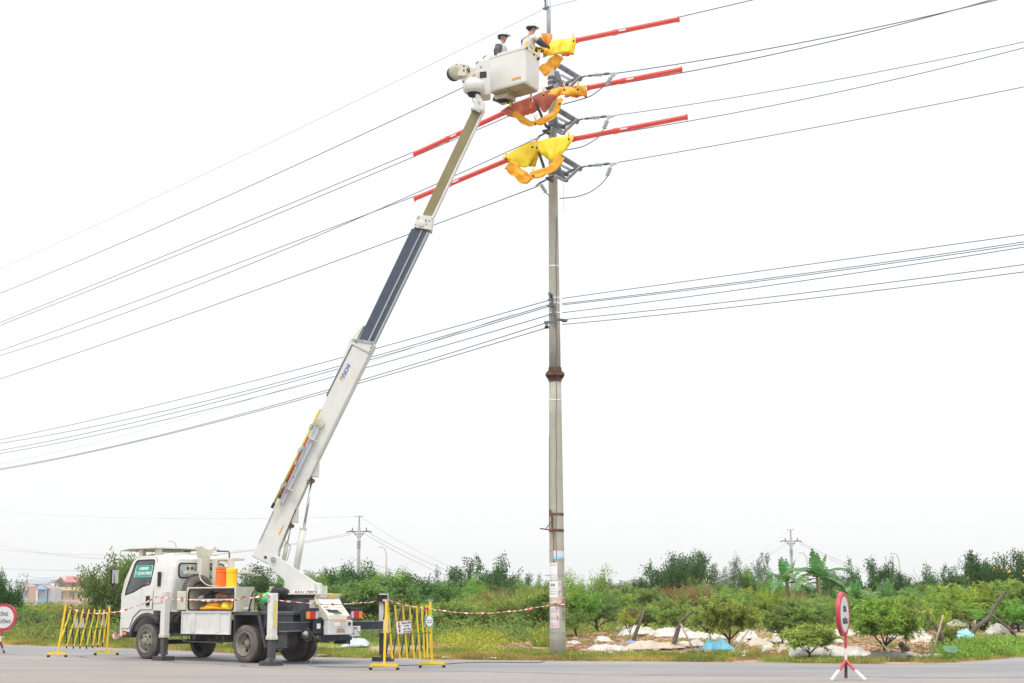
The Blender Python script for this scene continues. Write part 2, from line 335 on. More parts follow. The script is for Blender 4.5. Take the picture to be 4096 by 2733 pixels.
# broad sheet under and beyond everything
far = MB(); far.add([(-3000, -600, -.12), (3000, -600, -.12), (3000, 3200, -.12), (-3000, 3200, -.12)], [(0, 1, 2, 3)])
o = far.build('terrain', bpy.data.materials['orchard_soil']); o['kind'] = 'structure'
def road_mat():
    m = bpy.data.materials.new('road_asphalt'); m.use_nodes = True; n = m.node_tree; b = n.nodes['Principled BSDF']; b.inputs['Roughness'].default_value = .85
    g = n.nodes.new('ShaderNodeNewGeometry'); at = n.nodes.new('ShaderNodeAttribute'); at.attribute_name = 'edge'
    def nz(sc_, det=6, st=None):
        t = n.nodes.new('ShaderNodeTexNoise'); t.inputs['Scale'].default_value = sc_; t.inputs['Detail'].default_value = det
        if st:
            mp = n.nodes.new('ShaderNodeMapping'); mp.inputs['Scale'].default_value = st; mp.inputs['Rotation'].default_value = (0, 0, R(12)); n.links.new(g.outputs['Position'], mp.inputs[0]); n.links.new(mp.outputs[0], t.inputs['Vector'])
        else: n.links.new(g.outputs['Position'], t.inputs['Vector'])
        return t.outputs['Fac']
    add = n.nodes.new('ShaderNodeMath'); add.operation = 'MULTIPLY_ADD'; add.inputs[1].default_value = 2.4; n.links.new(nz(.5, 5, (.25, 1, 1)), add.inputs[0])
    n.links.new(at.outputs['Fac'], add.inputs[2])       # metres from the far edge, wobbled
    r = n.nodes.new('ShaderNodeValToRGB'); n.links.new(add.outputs[0], r.inputs[0])
    mr_ = n.nodes.new('ShaderNodeMapRange'); mr_.inputs[1].default_value = 0; mr_.inputs[2].default_value = 14; n.links.new(add.outputs[0], mr_.inputs[0]); n.links.new(mr_.outputs[0], r.inputs[0])
    E_ = r.color_ramp.elements; E_[0].position = .06; E_[0].color = (.275, .245, .205, 1); E_[1].position = 1; E_[1].color = (.245, .215, .185, 1)
    for p_, c_ in ((.14, (.25, .235, .215)), (.24, (.205, .20, .198)), (.42, (.215, .21, .208)), (.58, (.262, .232, .20)), (.75, (.235, .218, .20))):
        q = E_.new(p_); q.color = (*c_, 1)
    for p_, c_ in ((.500, (.235, .218, .205)), (.503, (.10, .09, .08)), (.509, (.10, .09, .08)), (.512, (.245, .222, .20))):
        q = E_.new(p_); q.color = (*c_, 1)
    fine = n.nodes.new('ShaderNodeValToRGB'); fine.color_ramp.elements[0].color = (.86, .86, .86, 1); fine.color_ramp.elements[1].color = (1.12, 1.12, 1.12, 1)
    n.links.new(nz(14, 8), fine.inputs[0])
    st = n.nodes.new('ShaderNodeValToRGB'); st.color_ramp.elements[0].position = .35; st.color_ramp.elements[0].color = (.85, .85, .865, 1); st.color_ramp.elements[1].color = (1.07, 1.06, 1.05, 1); st.color_ramp.elements[1].position = .65
    n.links.new(nz(.9, 7, (.3, 1.5, 1)), st.inputs[0])
    m1 = n.nodes.new('ShaderNodeMixRGB'); m1.blend_type = 'MULTIPLY'; m1.inputs[0].default_value = 1; n.links.new(r.outputs[0], m1.inputs[1]); n.links.new(fine.outputs[0], m1.inputs[2])
    m2 = n.nodes.new('ShaderNodeMixRGB'); m2.blend_type = 'MULTIPLY'; m2.inputs[0].default_value = 1; n.links.new(m1.outputs[0], m2.inputs[1]); n.links.new(st.outputs[0], m2.inputs[2])
    n.links.new(m2.outputs[0], b.inputs['Base Color'])
    bp = n.nodes.new('ShaderNodeBump'); bp.inputs['Distance'].default_value = .01; bp.inputs['Strength'].default_value = .5
    n.links.new(nz(60, 4), bp.inputs['Height']); n.links.new(bp.outputs[0], b.inputs['Normal']); return m
rd = MB(); xs = sorted(set(list(np.arange(-60, 20.1, .25)))); cols_ = [0, .12, .3, .6, 1, 1.6, 2.4, 3.4, 4.6, 6, 8, 11, 15, 22, 40, 90, 160]; att = []
for x in xs:
    je = .05*noise.noise(Vector((x*1.7, 0, 5)))+.03*noise.noise(Vector((x*6, 0, 2)))
    for k, d in enumerate(cols_):
        rd.v.append((x, yedge(x)+je-d, 0)); att.append(d)
nc = len(cols_)
for i in range(len(xs)-1):
    for k in range(nc-1): rd.f.append((i*nc+k, i*nc+k+1, (i+1)*nc+k+1, (i+1)*nc+k)); rd.m.append(0)
ro = rd.build('road', road_mat()); ro['kind'] = 'structure'
aa = ro.data.attributes.new('edge', 'FLOAT', 'POINT'); aa.data.foreach_set('value', att)
# ---------------------------------------------------------------- bucket truck
T = thing('bucket_truck', 'white bucket truck with navy deck standing on outriggers and its long boom raised', 'truck', TO, -AL, world=False)
def prt(mb, name, m, parent=T, **k): return mb.build(name, m, parent, **k)
# cab (u rearwards, v to the far side, z up)
cab = MB()
arch = [(-.60*math.cos(a)+.0, .36+.60*math.sin(a)) for a in np.linspace(R(14), R(150), 14)]
low = [(-.92, .60), (-.96, 1.0), (-.965, 1.2), (.17, 1.2), (.17, 1.0), (.2, .98)]
arch = [(u, z) for u, z in arch if u < .2]
low = [(-.90, .60), (-.955, 1.0), (-.965, 1.22), (.76, 1.22), (.76, 1.04), (.19, 1.04)]+[(min(u, .19), z) for u, z in arch[::-1]]+[(-.60, .56)]
cab.prism([(u, .03, z) for u, z in low], (0, 1.66, 0))
def rrect(u0, u1, v0, v1, rf, rr, z, n=5):
    pts = []
    for (cu, cv, a0, r) in ((u0+rf, v0+rf, 180, rf), (u1-rr, v0+rr, 270, rr), (u1-rr, v1-rr, 0, rr), (u0+rf, v1-rf, 90, rf)):
        for k in range(n+1):
            a = R(a0+90*k/n); pts.append((cu+r*math.cos(a), cv+r*math.sin(a), z))
    return pts
lv = [(1.21, -.965, .76, .02, 1.70, .06, .05), (1.40, -.95, .77, .02, 1.70, .12, .10), (1.72, -.88, .78, .035, 1.685, .14, .14), (2.0, -.74, .77, .07, 1.65, .14, .16),
      (2.16, -.65, .74, .10, 1.62, .13, .18), (2.235, -.56, .68, .15, 1.57, .14, .2), (2.275, -.38, .5, .28, 1.44, .14, .2), (2.285, -.2, .3, .5, 1.2, .14, .2)]
rings = [rrect(u0, u1, v0, v1, rf, rr, z) for z, u0, u1, v0, v1, rf, rr in lv]; n = len(rings[0])
cab.add([p for r_ in rings for p in r_], [(i*n+k, i*n+(k+1) % n, (i+1)*n+(k+1) % n, (i+1)*n+k) for i in range(len(rings)-1) for k in range(n)]+[tuple(range((len(rings)-1)*n, len(rings)*n))])
CABO = prt(cab, 'cab', M_cab, bevel=.012)
for k in range(6):                      # pressed ribs across the roof
    u = -.3+k*.17; mb = MB(); mb.tube([(u, .24, 2.262), (u, .5, 2.292), (u, 1.2, 2.292), (u, 1.48, 2.262)], .016, 6); prt(mb, 'roof_rib', M_cab, CABO, smooth=True)
def side(u, z, off=0):                  # a point on the near side skin of the cab
    v = .02 if z < 1.4 else (lerp(.02, .035, (z-1.4)/.32) if z < 1.72 else lerp(.035, .07, (z-1.72)/.28) if z < 2 else lerp(.07, .10, (z-2)/.16))
    return (u, v-off, z)
def skin(poly, off, th=.012):           # poly (u,z) laid on the skin, subdivided so that it follows the lean
    vs = [Vector(side(u, z, off)) for u, z in poly]; return vs
def band(mb, poly, off, w):             # strip of width w inside the outline
    c = (sum(p[0] for p in poly)/len(poly), sum(p[1] for p in poly)/len(poly)); n = len(poly)
    inn = []
    for i, (u, z) in enumerate(poly):
        d = Vector((c[0]-u, c[1]-z)); d.normalize(); inn.append((u+d.x*w*1.3, z+d.y*w*1.3))
    o = [side(u, z, off) for u, z in poly]; i_ = [side(u, z, off) for u, z in inn]; ob = [side(u, z, -.01) for u, z in poly]; ib = [side(u, z, -.01) for u, z in inn]
    mb.add(o+i_+ob+ib, [(k, (k+1) % n, n+(k+1) % n, n+k) for k in range(n)]+[(n+k, n+(k+1) % n, 3*n+(k+1) % n, 3*n+k) for k in range(n)]+[(k, 2*n+k, 2*n+(k+1) % n, (k+1) % n) for k in range(n)]); return inn
win = [(-.82, 1.37), (-.80, 1.50), (-.60, 2.06), (-.55, 2.13), (-.48, 2.16), (.06, 2.165), (.12, 2.15), (.14, 2.1), (.10, 1.66), (.06, 1.60), (-.18, 1.56), (-.5, 1.44)]
dr = MB(); doorp = [(-.90, .66), (-.95, 1.0), (-.945, 1.4), (-.86, 1.72), (-.66, 2.12), (-.56, 2.20), (.12, 2.205), (.20, 2.15), (.195, 1.4), (.17, 1.07), (-.25, 1.07), (-.50, .90), (-.62, .66)]
# the door: an outer skin with its window opening, 9 mm proud, shut line round it
def fan_ring(mb, outer, inner, off, back):
    no, ni = len(outer), len(inner); V = [side(u, z, off) for u, z in outer]+[side(u, z, off) for u, z in inner]
    import mathutils
    from mathutils.geometry import tessellate_polygon
    tri = tessellate_polygon([[Vector((u, z, 0)) for u, z in outer], [Vector((u, z, 0)) for u, z in inner[::-1]]])
    idx = list(range(no))+list(range(no, no+ni))[::-1]
    mb.add(V, [tuple(idx[i] for i in t) for t in tri])
    mb.add([side(u, z, off) for u, z in outer]+[side(u, z, -back) for u, z in outer], [(k, (k+1) % no, no+(k+1) % no, no+k) for k in range(no)])
fan_ring(dr, doorp, win, .010, .01)
DOOR = prt(dr, 'door', M_cab)
gap = MB(); n = len(doorp)
for k in range(n):
    a, b = doorp[k], doorp[(k+1) % n]; gap.bar(side(a[0], a[1], .002), side(b[0], b[1], .002), .012, .01)
prt(gap, 'door_seal', M_black, CABO)
fr = MB(); inn = band(fr, win, .014, .035); prt(fr, 'window_frame', M_rub, DOOR)
gl = MB(); zz_ = [1.392, 1.45, 1.52, 1.6, 1.66, 1.72, 1.85, 2.0, 2.06, 2.10, 2.14]
def span(poly, z):
    xs_ = []
    for i in range(len(poly)):
        a, b = poly[i], poly[(i+1) % len(poly)]
        if (a[1]-z)*(b[1]-z) <= 0 and abs(a[1]-b[1]) > 1e-9: xs_.append(a[0]+(b[0]-a[0])*(z-a[1])/(b[1]-a[1]))
    return min(xs_), max(xs_)
for z in zz_:
    a, b = span(inn, min(max(z, min(p[1] for p in inn)+1e-4), max(p[1] for p in inn)-1e-4)); gl.v += [side(a-.01, z, .007), side(b+.01, z, .007)]
for i in range(len(zz_)-1): gl.f.append((2*i, 2*i+1, 2*i+3, 2*i+2)); gl.m.append(0)
prt(gl, 'window_pane', M_glass, DOOR)
hd = MB(); hd.b6(-.04, .09, -.012, .015, 1.15, 1.36, .02); prt(hd, 'handle', M_rub, DOOR, bevel=.01)
mb = MB(); mb.b6(.33, .44, .0, .03, 1.57, 1.88, .02); prt(mb, 'air_vent', M_rub, CABO, bevel=.01)
mb = MB(); mb.prism([(u, .012, z) for u, z in [(-.62+.0, .5), (-.60, .56)]+[(-.64*math.cos(a), .36+.64*math.sin(a)) for a in np.linspace(R(14), R(128), 12)]+[(.36, .80)]+[(-.57*math.cos(a), .36+.57*math.sin(a)) for a in np.linspace(R(120), R(14), 12)]], (0, .05, 0))
prt(mb, 'wheel_arch_trim', M_dgrey, CABO)
mb = MB(); mb.b6(-.93, -.60, .05, 1.68, .46, .60, .03); mb.b6(-1.0, -.90, .02, 1.70, .48, .86, .03); prt(mb, 'bumper', M_cab, CABO, bevel=.02)
mb = MB(); mb.b6(-.88, -.5, .035, .2, .46, .585); prt(mb, 'bumper_corner', M_black, CABO)
mb = MB(); mb.b6(-.86, -.74, .028, .06, .51, .57); prt(mb, 'marker_lamp', M_amber, CABO)
mb = MB(); mb.b6(-.86, -.76, .012, .05, .86, .93); prt(mb, 'indicator', M_clear, CABO, bevel=.01)
mb = MB(); mb.b6(-.97, -.90, .3, 1.4, .95, 1.12, .02); prt(mb, 'front_grille', M_rub, CABO)
mb = MB(); mb.add([(-.905, .12, 1.62), (-.905, 1.6, 1.62), (-.69, 1.5, 2.14), (-.69, .22, 2.14)], [(0, 1, 2, 3)]); o = prt(mb, 'windscreen', M_glass, CABO); o.location.x = -.025
mb = MB(); mb.b6(-1.02, -.84, .05, .11, 1.30, 1.42, .01); prt(mb, 'step_bracket', M_cab, CABO)
# mirror
mp = onv((456, 2308), -.12)
MI = MB(); MI.box((mp.x+.02, -.14, 1.79), (.10, .17, .34), 0, .03); MIR = prt(MI, 'mirror', M_rub, T, bevel=.02)
mb = MB(); mb.box((mp.x+.078, -.14, 1.79), (.014, .14, .30), 0, .02); prt(mb, 'mirror_face', M_chrome, MIR)
mb = MB(); mb.tube([(mp.x, -.14, 1.64), (mp.x, -.14, 1.46), (mp.x+.05, -.10, 1.45), (-.94, .1, 1.45)], .014); prt(mb, 'mirror_arm', M_black, MIR, smooth=True)
# rear wall window and its frame
def rwin(v0, v1, z0, z1, u, r=.08, n=5):
    pts = []
    for cv, cz, a0 in ((v1-r, z1-r, 0), (v0+r, z1-r, 90), (v0+r, z0+r, 180), (v1-r, z0+r, 270)):
        for k in range(n+1): a = R(a0+90*k/n); pts.append((u, cv+r*math.cos(a), cz+r*math.sin(a)))
    return pts
mb = MB(); mb.prism(rwin(.22, 1.50, 1.74, 2.08, .770, .09), (.018, 0, 0)); RW = prt(mb, 'rear_window', M_rub, CABO)
mb = MB(); mb.prism(rwin(.25, 1.47, 1.77, 2.05, .790, .07), (.004, 0, 0)); prt(mb, 'rear_window_pane', M_glassl, RW)
for vv in (.52, 1.16):
    mb = MB(); mb.prism(rwin(vv-.10, vv+.10, 1.80, 2.02, .795, .08), (.004, 0, 0)); prt(mb, 'head_restraint', M_cream, RW)
    for dv in (-.055, .055):
        m2 = MB(); m2.lathe([(0, .04), (.003, .04)], (.800, vv+dv, 1.96), (1, 0, 0), 12); prt(m2, 'vent_hole', M_dgrey, RW)
# wheels
def wheel(u, v0, sgn, rear, name='wheel'):
    r = .385; w = .21; c = (u, v0, r-.005); ax = (0, 1, 0) if sgn > 0 else (0, -1, 0)
    tm = MB(); tm.lathe([(.012, .245), (.0, .30), (.012, .355), (.035, r-.008), (.05, r), (w-.05, r), (w-.035, r-.008), (w-.012, .355), (w, .30), (w-.012, .245)], c, ax, 48, cap=False)
    WH = prt(tm, name, M_tyre, T, smooth=True)
    tr = MB()
    for k in range(44):
        a = 2*math.pi*k/44
        for q in (.045, .125):
            cx, cz = u+math.cos(a)*r, r-.005+math.sin(a)*r
            vv = v0+(q+.02)*sgn
            d = Vector((math.cos(a), 0, math.sin(a))); t = Vector((-math.sin(a), 0, math.cos(a)))
            p = Vector((cx, vv, cz)); tr.bar(p-Vector((0, .033, 0))+t*.004, p+Vector((0, .033, 0))-t*.004, .034, .008)
    prt(tr, 'tread', M_tread, WH)
    rm = MB()
    if rear: prof = [(.02, .25), (-.003, .25), (-.003, .235), (.03, .225), (.09, .20), (.125, .19), (.13, .09), (.08, .085), (.06, .07), (.05, .0)]
    else: prof = [(.02, .25), (-.003, .25), (-.003, .235), (.03, .225), (.05, .20), (.015, .17), (-.005, .13), (-.01, .10), (.0, .085), (-.035, .07), (-.045, .03), (-.045, 0)]
    rm.lathe(prof, c, ax, 40, cap=False); prt(rm, 'rim', M_rim, WH, smooth=True)
    hb = MB(); hs = MB()
    for k in range(6):
        a = 2*math.pi*k/6+.3; hb.lathe([(0, .014), (.03, .014)], (u+.115*math.cos(a), v0+(-.02*sgn if not rear else .10*sgn), r+.115*math.sin(a)), ax, 6)
    prt(hb, 'wheel_nut', M_dgrey, WH)
    for k in range(6 if not rear else 5):
        a = 2*math.pi*k/(6 if not rear else 5)+.6; q = .165 if not rear else .15
        hs.lathe([(0, .034), (.004, .034)], (u+q*math.cos(a), v0+(.012 if not rear else .122)*sgn-.006*sgn, r+q*math.sin(a)), ax, 10)
    prt(hs, 'hand_hole', M_rub, WH)
    return WH
wheel(0, 0, 1, False); wheel(0, 1.70, -1, False)
wheel(3.3, 0, 1, True); wheel(3.3, .45, -1, True); wheel(3.3, 1.26, 1, True); wheel(3.3, 1.72, -1, True)
mb = MB(); mb.tube([(3.3, .2, .38), (3.3, 1.5, .38)], .075, 12); mb.ball((3.3, .86, .38), .2, 12); mb.tube([(0, .2, .36), (0, 1.5, .36)], .05, 10); prt(mb, 'axle', M_black, smooth=True)
# chassis and underside
mb = MB(); mb.b6(-.7, 4.95, .50, .60, .56, .76); mb.b6(-.7, 4.95, 1.12, 1.22, .56, .76)
for u in (.6, 1.5, 2.3, 3.0, 3.9, 4.6): mb.b6(u, u+.08, .58, 1.14, .58, .72)
mb.tube([(1.1, .86, .45), (3.2, .86, .40)], .045, 10); prt(mb, 'chassis', M_black)
mb = MB(); mb.b6(.30, 1.0, .10, .9, .78, 1.02); mb.b6(.78, 1.25, .35, 1.3, .95, 1.40); prt(mb, 'engine_cover', M_black, bevel=.02)
mb = MB(); mb.b6(1.45, 2.6, .25, .85, .50, .86, .03); prt(mb, 'hydraulic_tank', M_black, bevel=.03)
mb = MB(); mb.tube([(1.3, .7, .48), (2.3, .66, .5)], .11, 14); mb.tube([(2.3, .66, .5), (2.8, .7, .62), (4.2, .75, .46), (4.75, 1.0, .44)], .035, 8); prt(mb, 'exhaust', M_rust, smooth=True)
mb = MB()
for k, (u, v, z) in enumerate(((.95, .3, .65), (1.1, .4, .7), (1.25, .3, .55), (2.7, .5, .6))): mb.b6(u, u+.1, v, v+.15, z-.12, z+.1)
for s_ in range(9):
    u = .7+s_*.09; mb.tube([(u, .3, .95), (u+.05, .28, .78), (u+.1, .35, .6), (u+.02, .45, .5)], .012, 6)
prt(mb, 'hydraulic_fittings', M_steeld)
mb = MB(); mb.b6(.72, 1.02, .06, .34, .66, .70); mb.b6(.7, 1.0, .1, .34, .78, .80); mb.b6(.7, .98, .08, .36, 1.02, 1.06); prt(mb, 'cab_step', M_cream)
# guard tubes
mb = MB(); mb.tube([onv(z1(720, 1152), .0), onv(z1(770, 1150), .0), onv(z1(800, 1120), .0), onv(z1(850, 950), .0), onv(z1(880, 908), .0), onv(z1(920, 905), .0)], .016); prt(mb, 'grab_rail', M_dgrey, smooth=True)
mb = MB(); mb.tube([onv(z1(742, 1140), .08), onv(z1(800, 930), .08), onv(z1(830, 893), .08), onv(z1(910, 888), .08)], .014); prt(mb, 'grab_rail', M_dgrey, smooth=True)
mb = MB(); mb.tube([onv(z1(900, 960), -.0), onv(z1(898, 1170), 0), onv(z1(925, 1200), 0), onv(z1(1340, 1215), 0), onv(z1(1368, 1190), 0), onv(z1(1355, 1135), 0)], .017)
mb.tube([onv(z1(958, 1200), 0), onv(z1(972, 1130), 0)], .014); mb.tube([onv(z1(1280, 1205), 0), onv(z1(1295, 1130), 0)], .014); prt(mb, 'side_guard', M_dgrey, smooth=True)
# side locker with its dropped door
tb = MB(); U0, U1, Z0, Z1, VD = 1.38, 3.0, 1.03, 1.54, .50
tb.b6(U0, U1, 0, VD, Z1-.03, Z1); tb.b6(U0, U1, 0, VD, Z0, Z0+.03); tb.b6(U0, U0+.06, 0, VD, Z0+.03, Z1-.03); tb.b6(U1-.06, U1, 0, VD, Z0+.03, Z1-.03); tb.b6(U0+.06, U1-.06, VD-.02, VD, Z0+.03, Z1-.03)
LOCK = prt(tb, 'side_locker', M_cream, bevel=.006)
mb = MB(); mb.b6(U0+.062, U1-.062, .03, VD-.03, 1.275, 1.295); prt(mb, 'shelf', M_white, LOCK)
op = []
def rr2(u0, u1, z0, z1, r, n=4):
    return [(c_[0]+r*math.cos(R(c_[2]+90*k/n)), c_[1]+r*math.sin(R(c_[2]+90*k/n))) for c_ in ((u1-r, z1-r, 0), (u0+r, z1-r, 90), (u0+r, z0+r, 180), (u1-r, z0+r, 270)) for k in range(n+1)]
o1 = rr2(U0+.05, U1-.05, Z0+.02, Z1-.05, .07); o2 = rr2(U0+.075, U1-.075, Z0+.045, Z1-.075, .06); n = len(o1)
mb = MB(); mb.add([(u, -.012, z) for u, z in o1]+[(u, -.012, z) for u, z in o2]+[(u, .02, z) for u, z in o1]+[(u, .02, z) for u, z in o2], [(k, (k+1) % n, n+(k+1) % n, n+k) for k in range(n)]+[(k, 2*n+k, 2*n+(k+1) % n, (k+1) % n) for k in range(n)]+[(n+k, n+(k+1) % n, 3*n+(k+1) % n, 3*n+k) for k in range(n)]); prt(mb, 'door_seal', M_rub, LOCK)
dd = MB(); dd.b6(1.30, 2.90, -.035, -.015, .56, 1.03); LD = prt(dd, 'locker_door', M_white, LOCK, bevel=.005)
mb = MB()
for a in ((1.30, 2.90, .56, .585), (1.30, 2.90, 1.005, 1.03), (1.30, 1.325, .586, 1.004), (2.875, 2.90, .586, 1.004)): mb.b6(a[0], a[1], -.06, -.036, a[2], a[3])
for u in (1.62, 2.42): mb.b6(u, u+.14, -.05, -.036, .60, 1.0)
mb.mi = 0; o = mb.build('stiffener', M_white, LOCK, bevel=.004)
mb = MB(); mb.b6(1.06, 1.355, -.01, .2, 1.06, 1.46); EB = prt(mb, 'electric_cabinet', M_cream, bevel=.01)
mb = MB(); mb.b6(1.22, 1.27, -.025, -.012, 1.24, 1.34); prt(mb, 'latch', M_steel, EB)
# deck, fender, rear body
mb = MB(); mb.b6(3.0, 4.75, .04, 1.70, .97, 1.03, .0); DECK = prt(mb, 'deck', M_dgrey, bevel=.006)
mb = MB(); mb.b6(3.0, 4.6, .06, .95, 1.031, 1.037); prt(mb, 'deck_plate', M_steel, DECK)
mb = MB(); mb.b6(2.85, 3.72, .015, .04, .96, 1.035); mb.b6(2.90, 2.95, .04, .5, .30, .96); mb.b6(2.92, 3.95, .48, .5, .62, .97)
mb.prism([(3.66, .015, 1.0), (3.72, .015, 1.0), (3.96, .015, .32), (3.90, .015, .32)], (0, .06, 0)); mb.bar((3.9, .045, .335), (4.6, .045, .335), .03); prt(mb, 'fender', M_dgrey, bevel=.005)
mb = MB(); mb.b6(3.76, 3.78, .05, .48, .40, .97); prt(mb, 'mudguard', M_black)
mb = MB(); mb.b6(3.80, 4.7, .07, .48, .70, .97); mb.b6(3.9, 4.6, .06, .069, .62, .85); prt(mb, 'rear_locker', M_navy, bevel=.01)
mb = MB(); mb.b6(4.1, 4.2, .05, .30, .42, .68); mb.prism([(4.0, .10, .64), (4.5, .10, .64), (4.5, .10, .38), (4.28, .10, .22), (4.0, .10, .38)], (0, .3, 0)); prt(mb, 'lower_tank', M_dgrey, bevel=.01)
# pedestal of the turret
mb = MB(); mb.b6(3.50, 4.78, .36, 1.40, 1.037, 1.30, .03); PED = prt(mb, 'pedestal', M_navy, bevel=.012)
for u, v in ((3.9, .352), (4.3, .352)):
    m2 = MB(); m2.lathe([(0, .02), (.02, .02)], (u, v, 1.12), (0, -1, 0), 10); prt(m2, 'bolt', M_dgrey, PED)
m2 = MB(); m2.b6(4.786, 4.79, .42, .62, 1.09, 1.27); prt(m2, 'plate', M_cream, PED)
m2 = MB(); m2.lathe([(0, .50), (.07, .50), (.075, .45)], (4.1, .88, 1.30), (0, 0, 1), 36); prt(m2, 'slew_ring', M_dgrey, PED, smooth=False)
# cream bin panel behind the turret
mb = MB(); mb.b6(2.4, 4.2, 1.42, 1.46, 1.04, 1.56); prt(mb, 'side_board', M_cream, bevel=.006)
# outriggers
def outrig(u, v, zt, zb, zp, near):
    s_ = .145
    mb = MB(); mb.b6(u-s_/2, u+s_/2, v-s_/2, v+s_/2, zb, zt); OUT = prt(mb, 'outrigger', M_white, bevel=.008)
    mb = MB(); mb.b6(u-s_/2-.012, u+s_/2+.012, v-s_/2-.012, v+s_/2+.012, zb-.0, zb+.075); prt(mb, 'collar', M_cream, OUT, bevel=.006)
    mb = MB(); mb.b6(u-.06, u+.06, v-.06, v+.06, zp+.14, zb); prt(mb, 'leg', M_dgrey, OUT, bevel=.005)
    mb = MB(); mb.lathe([(0, .05), (.05, .05)], (u, v, zp+.09), (0, 0, 1), 12); mb.b6(u-.065, u+.065, v-.065, v+.065, zp+.12, zp+.15); prt(mb, 'foot', M_steeld, OUT)
    mb = MB(); mb.b6(u-.17, u+.17, v-.17, v+.17, zp, zp+.042); mb.b6(u-.165, u+.165, v-.165, v+.165, zp+.045, zp+.09); prt(mb, 'pad', M_dgrey, OUT, bevel=.006)
    rv = MB()
    for k in range(3):
        for zz in (zb+.13, zb+.62): rv.ball((u-.05+k*.05, v-s_/2, zz), .006, 6)
    prt(rv, 'rivets', M_steel, OUT)
    return OUT
O1 = outrig(.98, -.24, 1.45, .48, 0.0, 1)
O2 = outrig(4.84, -.60, 1.40, .50, 0.0, 1); O3 = outrig(4.84, 2.49, 1.40, .58, 0.0, 0)
for ot, u, v in ((O2, 4.84, -.60), (O1, .98, -.24)):
    if ot is O2:
        mb = MB(); mb.b6(4.921, 4.925, -.62, -.57, .72, 1.26); prt(mb, 'yellow_stripe', M_warn, ot)
    for zz, mm in ((1.32, M_redp), (1.24, M_redp)):
        mb = MB(); mb.b6(u-.06, u-.02, v-.085, v-.0805, zz-.022, zz+.022) if zz > 1.3 else mb.lathe([(0, .026), (.003, .026)], (u-.04, v-.081, zz), (0, -1, 0), 14)
        lb = prt(mb, 'warning_label', mm, ot)
        mb = MB(); mb.b6(u-.052, u-.028, v-.088, v-.0855, zz-.013, zz+.013); prt(mb, 'label_face', M_paper, lb) if False else mb.build('label_face', M_paper, ot)
mb = MB(); mb.b6(4.93, 4.99, 2.38, 2.45, 1.24, 1.38); mb.b6(4.76, 4.94, 2.36, 2.405, 1.24, 1.38); prt(mb, 'valve', M_black, O3)
mb = MB()
for dv in (0, .02): mb.tube([(4.93, 2.40+dv, 1.24), (4.935, 2.41+dv, 1.0), (4.93, 2.39+dv, .86)], .008, 6)
prt(mb, 'hose', M_rub, O3, smooth=True)
mb = MB(); mb.b6(4.76, 4.92, .36, 1.42, .64, .86); mb.b6(4.77, 4.91, -.52, .355, .655, .835); mb.b6(4.77, 4.91, 1.425, 2.41, .655, .835); prt(mb, 'outrigger_beam', M_navy, bevel=.008)
mb = MB(); mb.b6(4.925, 4.932, -.5, .35, .655, .665); mb.b6(4.925, 4.932, -.5, .35, .826, .835); mb.b6(4.925, 4.932, 1.43, 2.4, .655, .665); mb.b6(4.925, 4.932, 1.43, 2.4, .826, .835); prt(mb, 'beam_edge', M_steel)
mb = MB(); mb.b6(.90, 1.06, -.16, .5, .62, .80); mb.b6(.90, 1.06, .5, 1.9, .62, .80); prt(mb, 'front_outrigger_beam', M_black)
# rear body plate, lamps, plate, controls
mb = MB(); mb.b6(4.93, 4.99, .34, 1.05, .60, .92); mb.b6(4.9, 4.98, .60, 1.44, .46, .60); mb.prism([(4.7, 1.38, .60), (4.95, 1.38, .60), (4.95, 1.38, .36)], (0, .03, 0)); prt(mb, 'tow_frame', M_navy, bevel=.006)
mb = MB(); mb.b6(4.6, 4.95, 1.30, 1.42, .38, .46); mb.b6(4.93, 4.96, .55, .95, .44, .56); prt(mb, 'under_bar', M_dgrey)
mb = MB(); mb.b6(4.992, 4.996, .44, .54, .70, .80); prt(mb, 'white_patch', M_paper)
mb = MB(); mb.b6(4.995, 5.0, .62, .72, .68, .76); prt(mb, 'yellow_reflector', M_warn)
def lamp(v0, order, u=4.99):
    mb = MB(); mb.b6(u-.10, u, v0, v0+.33, .885, 1.045); mb.b6(u-.10, u+.03, v0-.01, v0+.34, 1.046, 1.11, .0); LP = prt(mb, 'tail_light', M_navy, bevel=.006)
    x = v0+.01
    for m_, w_ in order:
        mb = MB(); mb.b6(u+.001, u+.035, x, x+w_-.006, .895, 1.04); prt(mb, 'lens', m_, LP, bevel=.006); x += w_
lamp(.13, ((M_amber, .10), (M_red, .145), (M_clear, .065))); lamp(1.37, ((M_clear, .065), (M_red, .145), (M_amber, .10)))
mb = MB(); mb.lathe([(0, .035), (.06, .03)], (4.98, 1.73, .955), (0, 1, .0), 14); prt(mb, 'side_reflector', M_redp)
mb = MB(); mb.b6(4.94, 4.98, .05, .13, .86, 1.0); mb.b6(4.9, 4.94, .12, 1.8, .85, .875); prt(mb, 'lamp_bracket', M_navy)
LP_ = MB(); LP_.b6(4.985, 4.995, 1.37, 1.66, .54, .74, .0); PL = prt(LP_, 'number_plate', M_paper, bevel=.004)
nT = Matrix.Translation((0, 0, 0))
for s_, zc, w_ in (('29C', .69, .15), ('661.73', .60, .25)): text(s_, 'lettering', PL, frame((4.998, 1.515, zc), (0, 1, 0), (0, 0, 1)), w_, .072, M_ink, bold=.008)
for vv in (1.405, 1.625):
    mb = MB(); mb.lathe([(0, .008), (.004, .008)], (4.995, vv, .69), (1, 0, 0), 8); prt(mb, 'bolt', M_dgrey, PL)
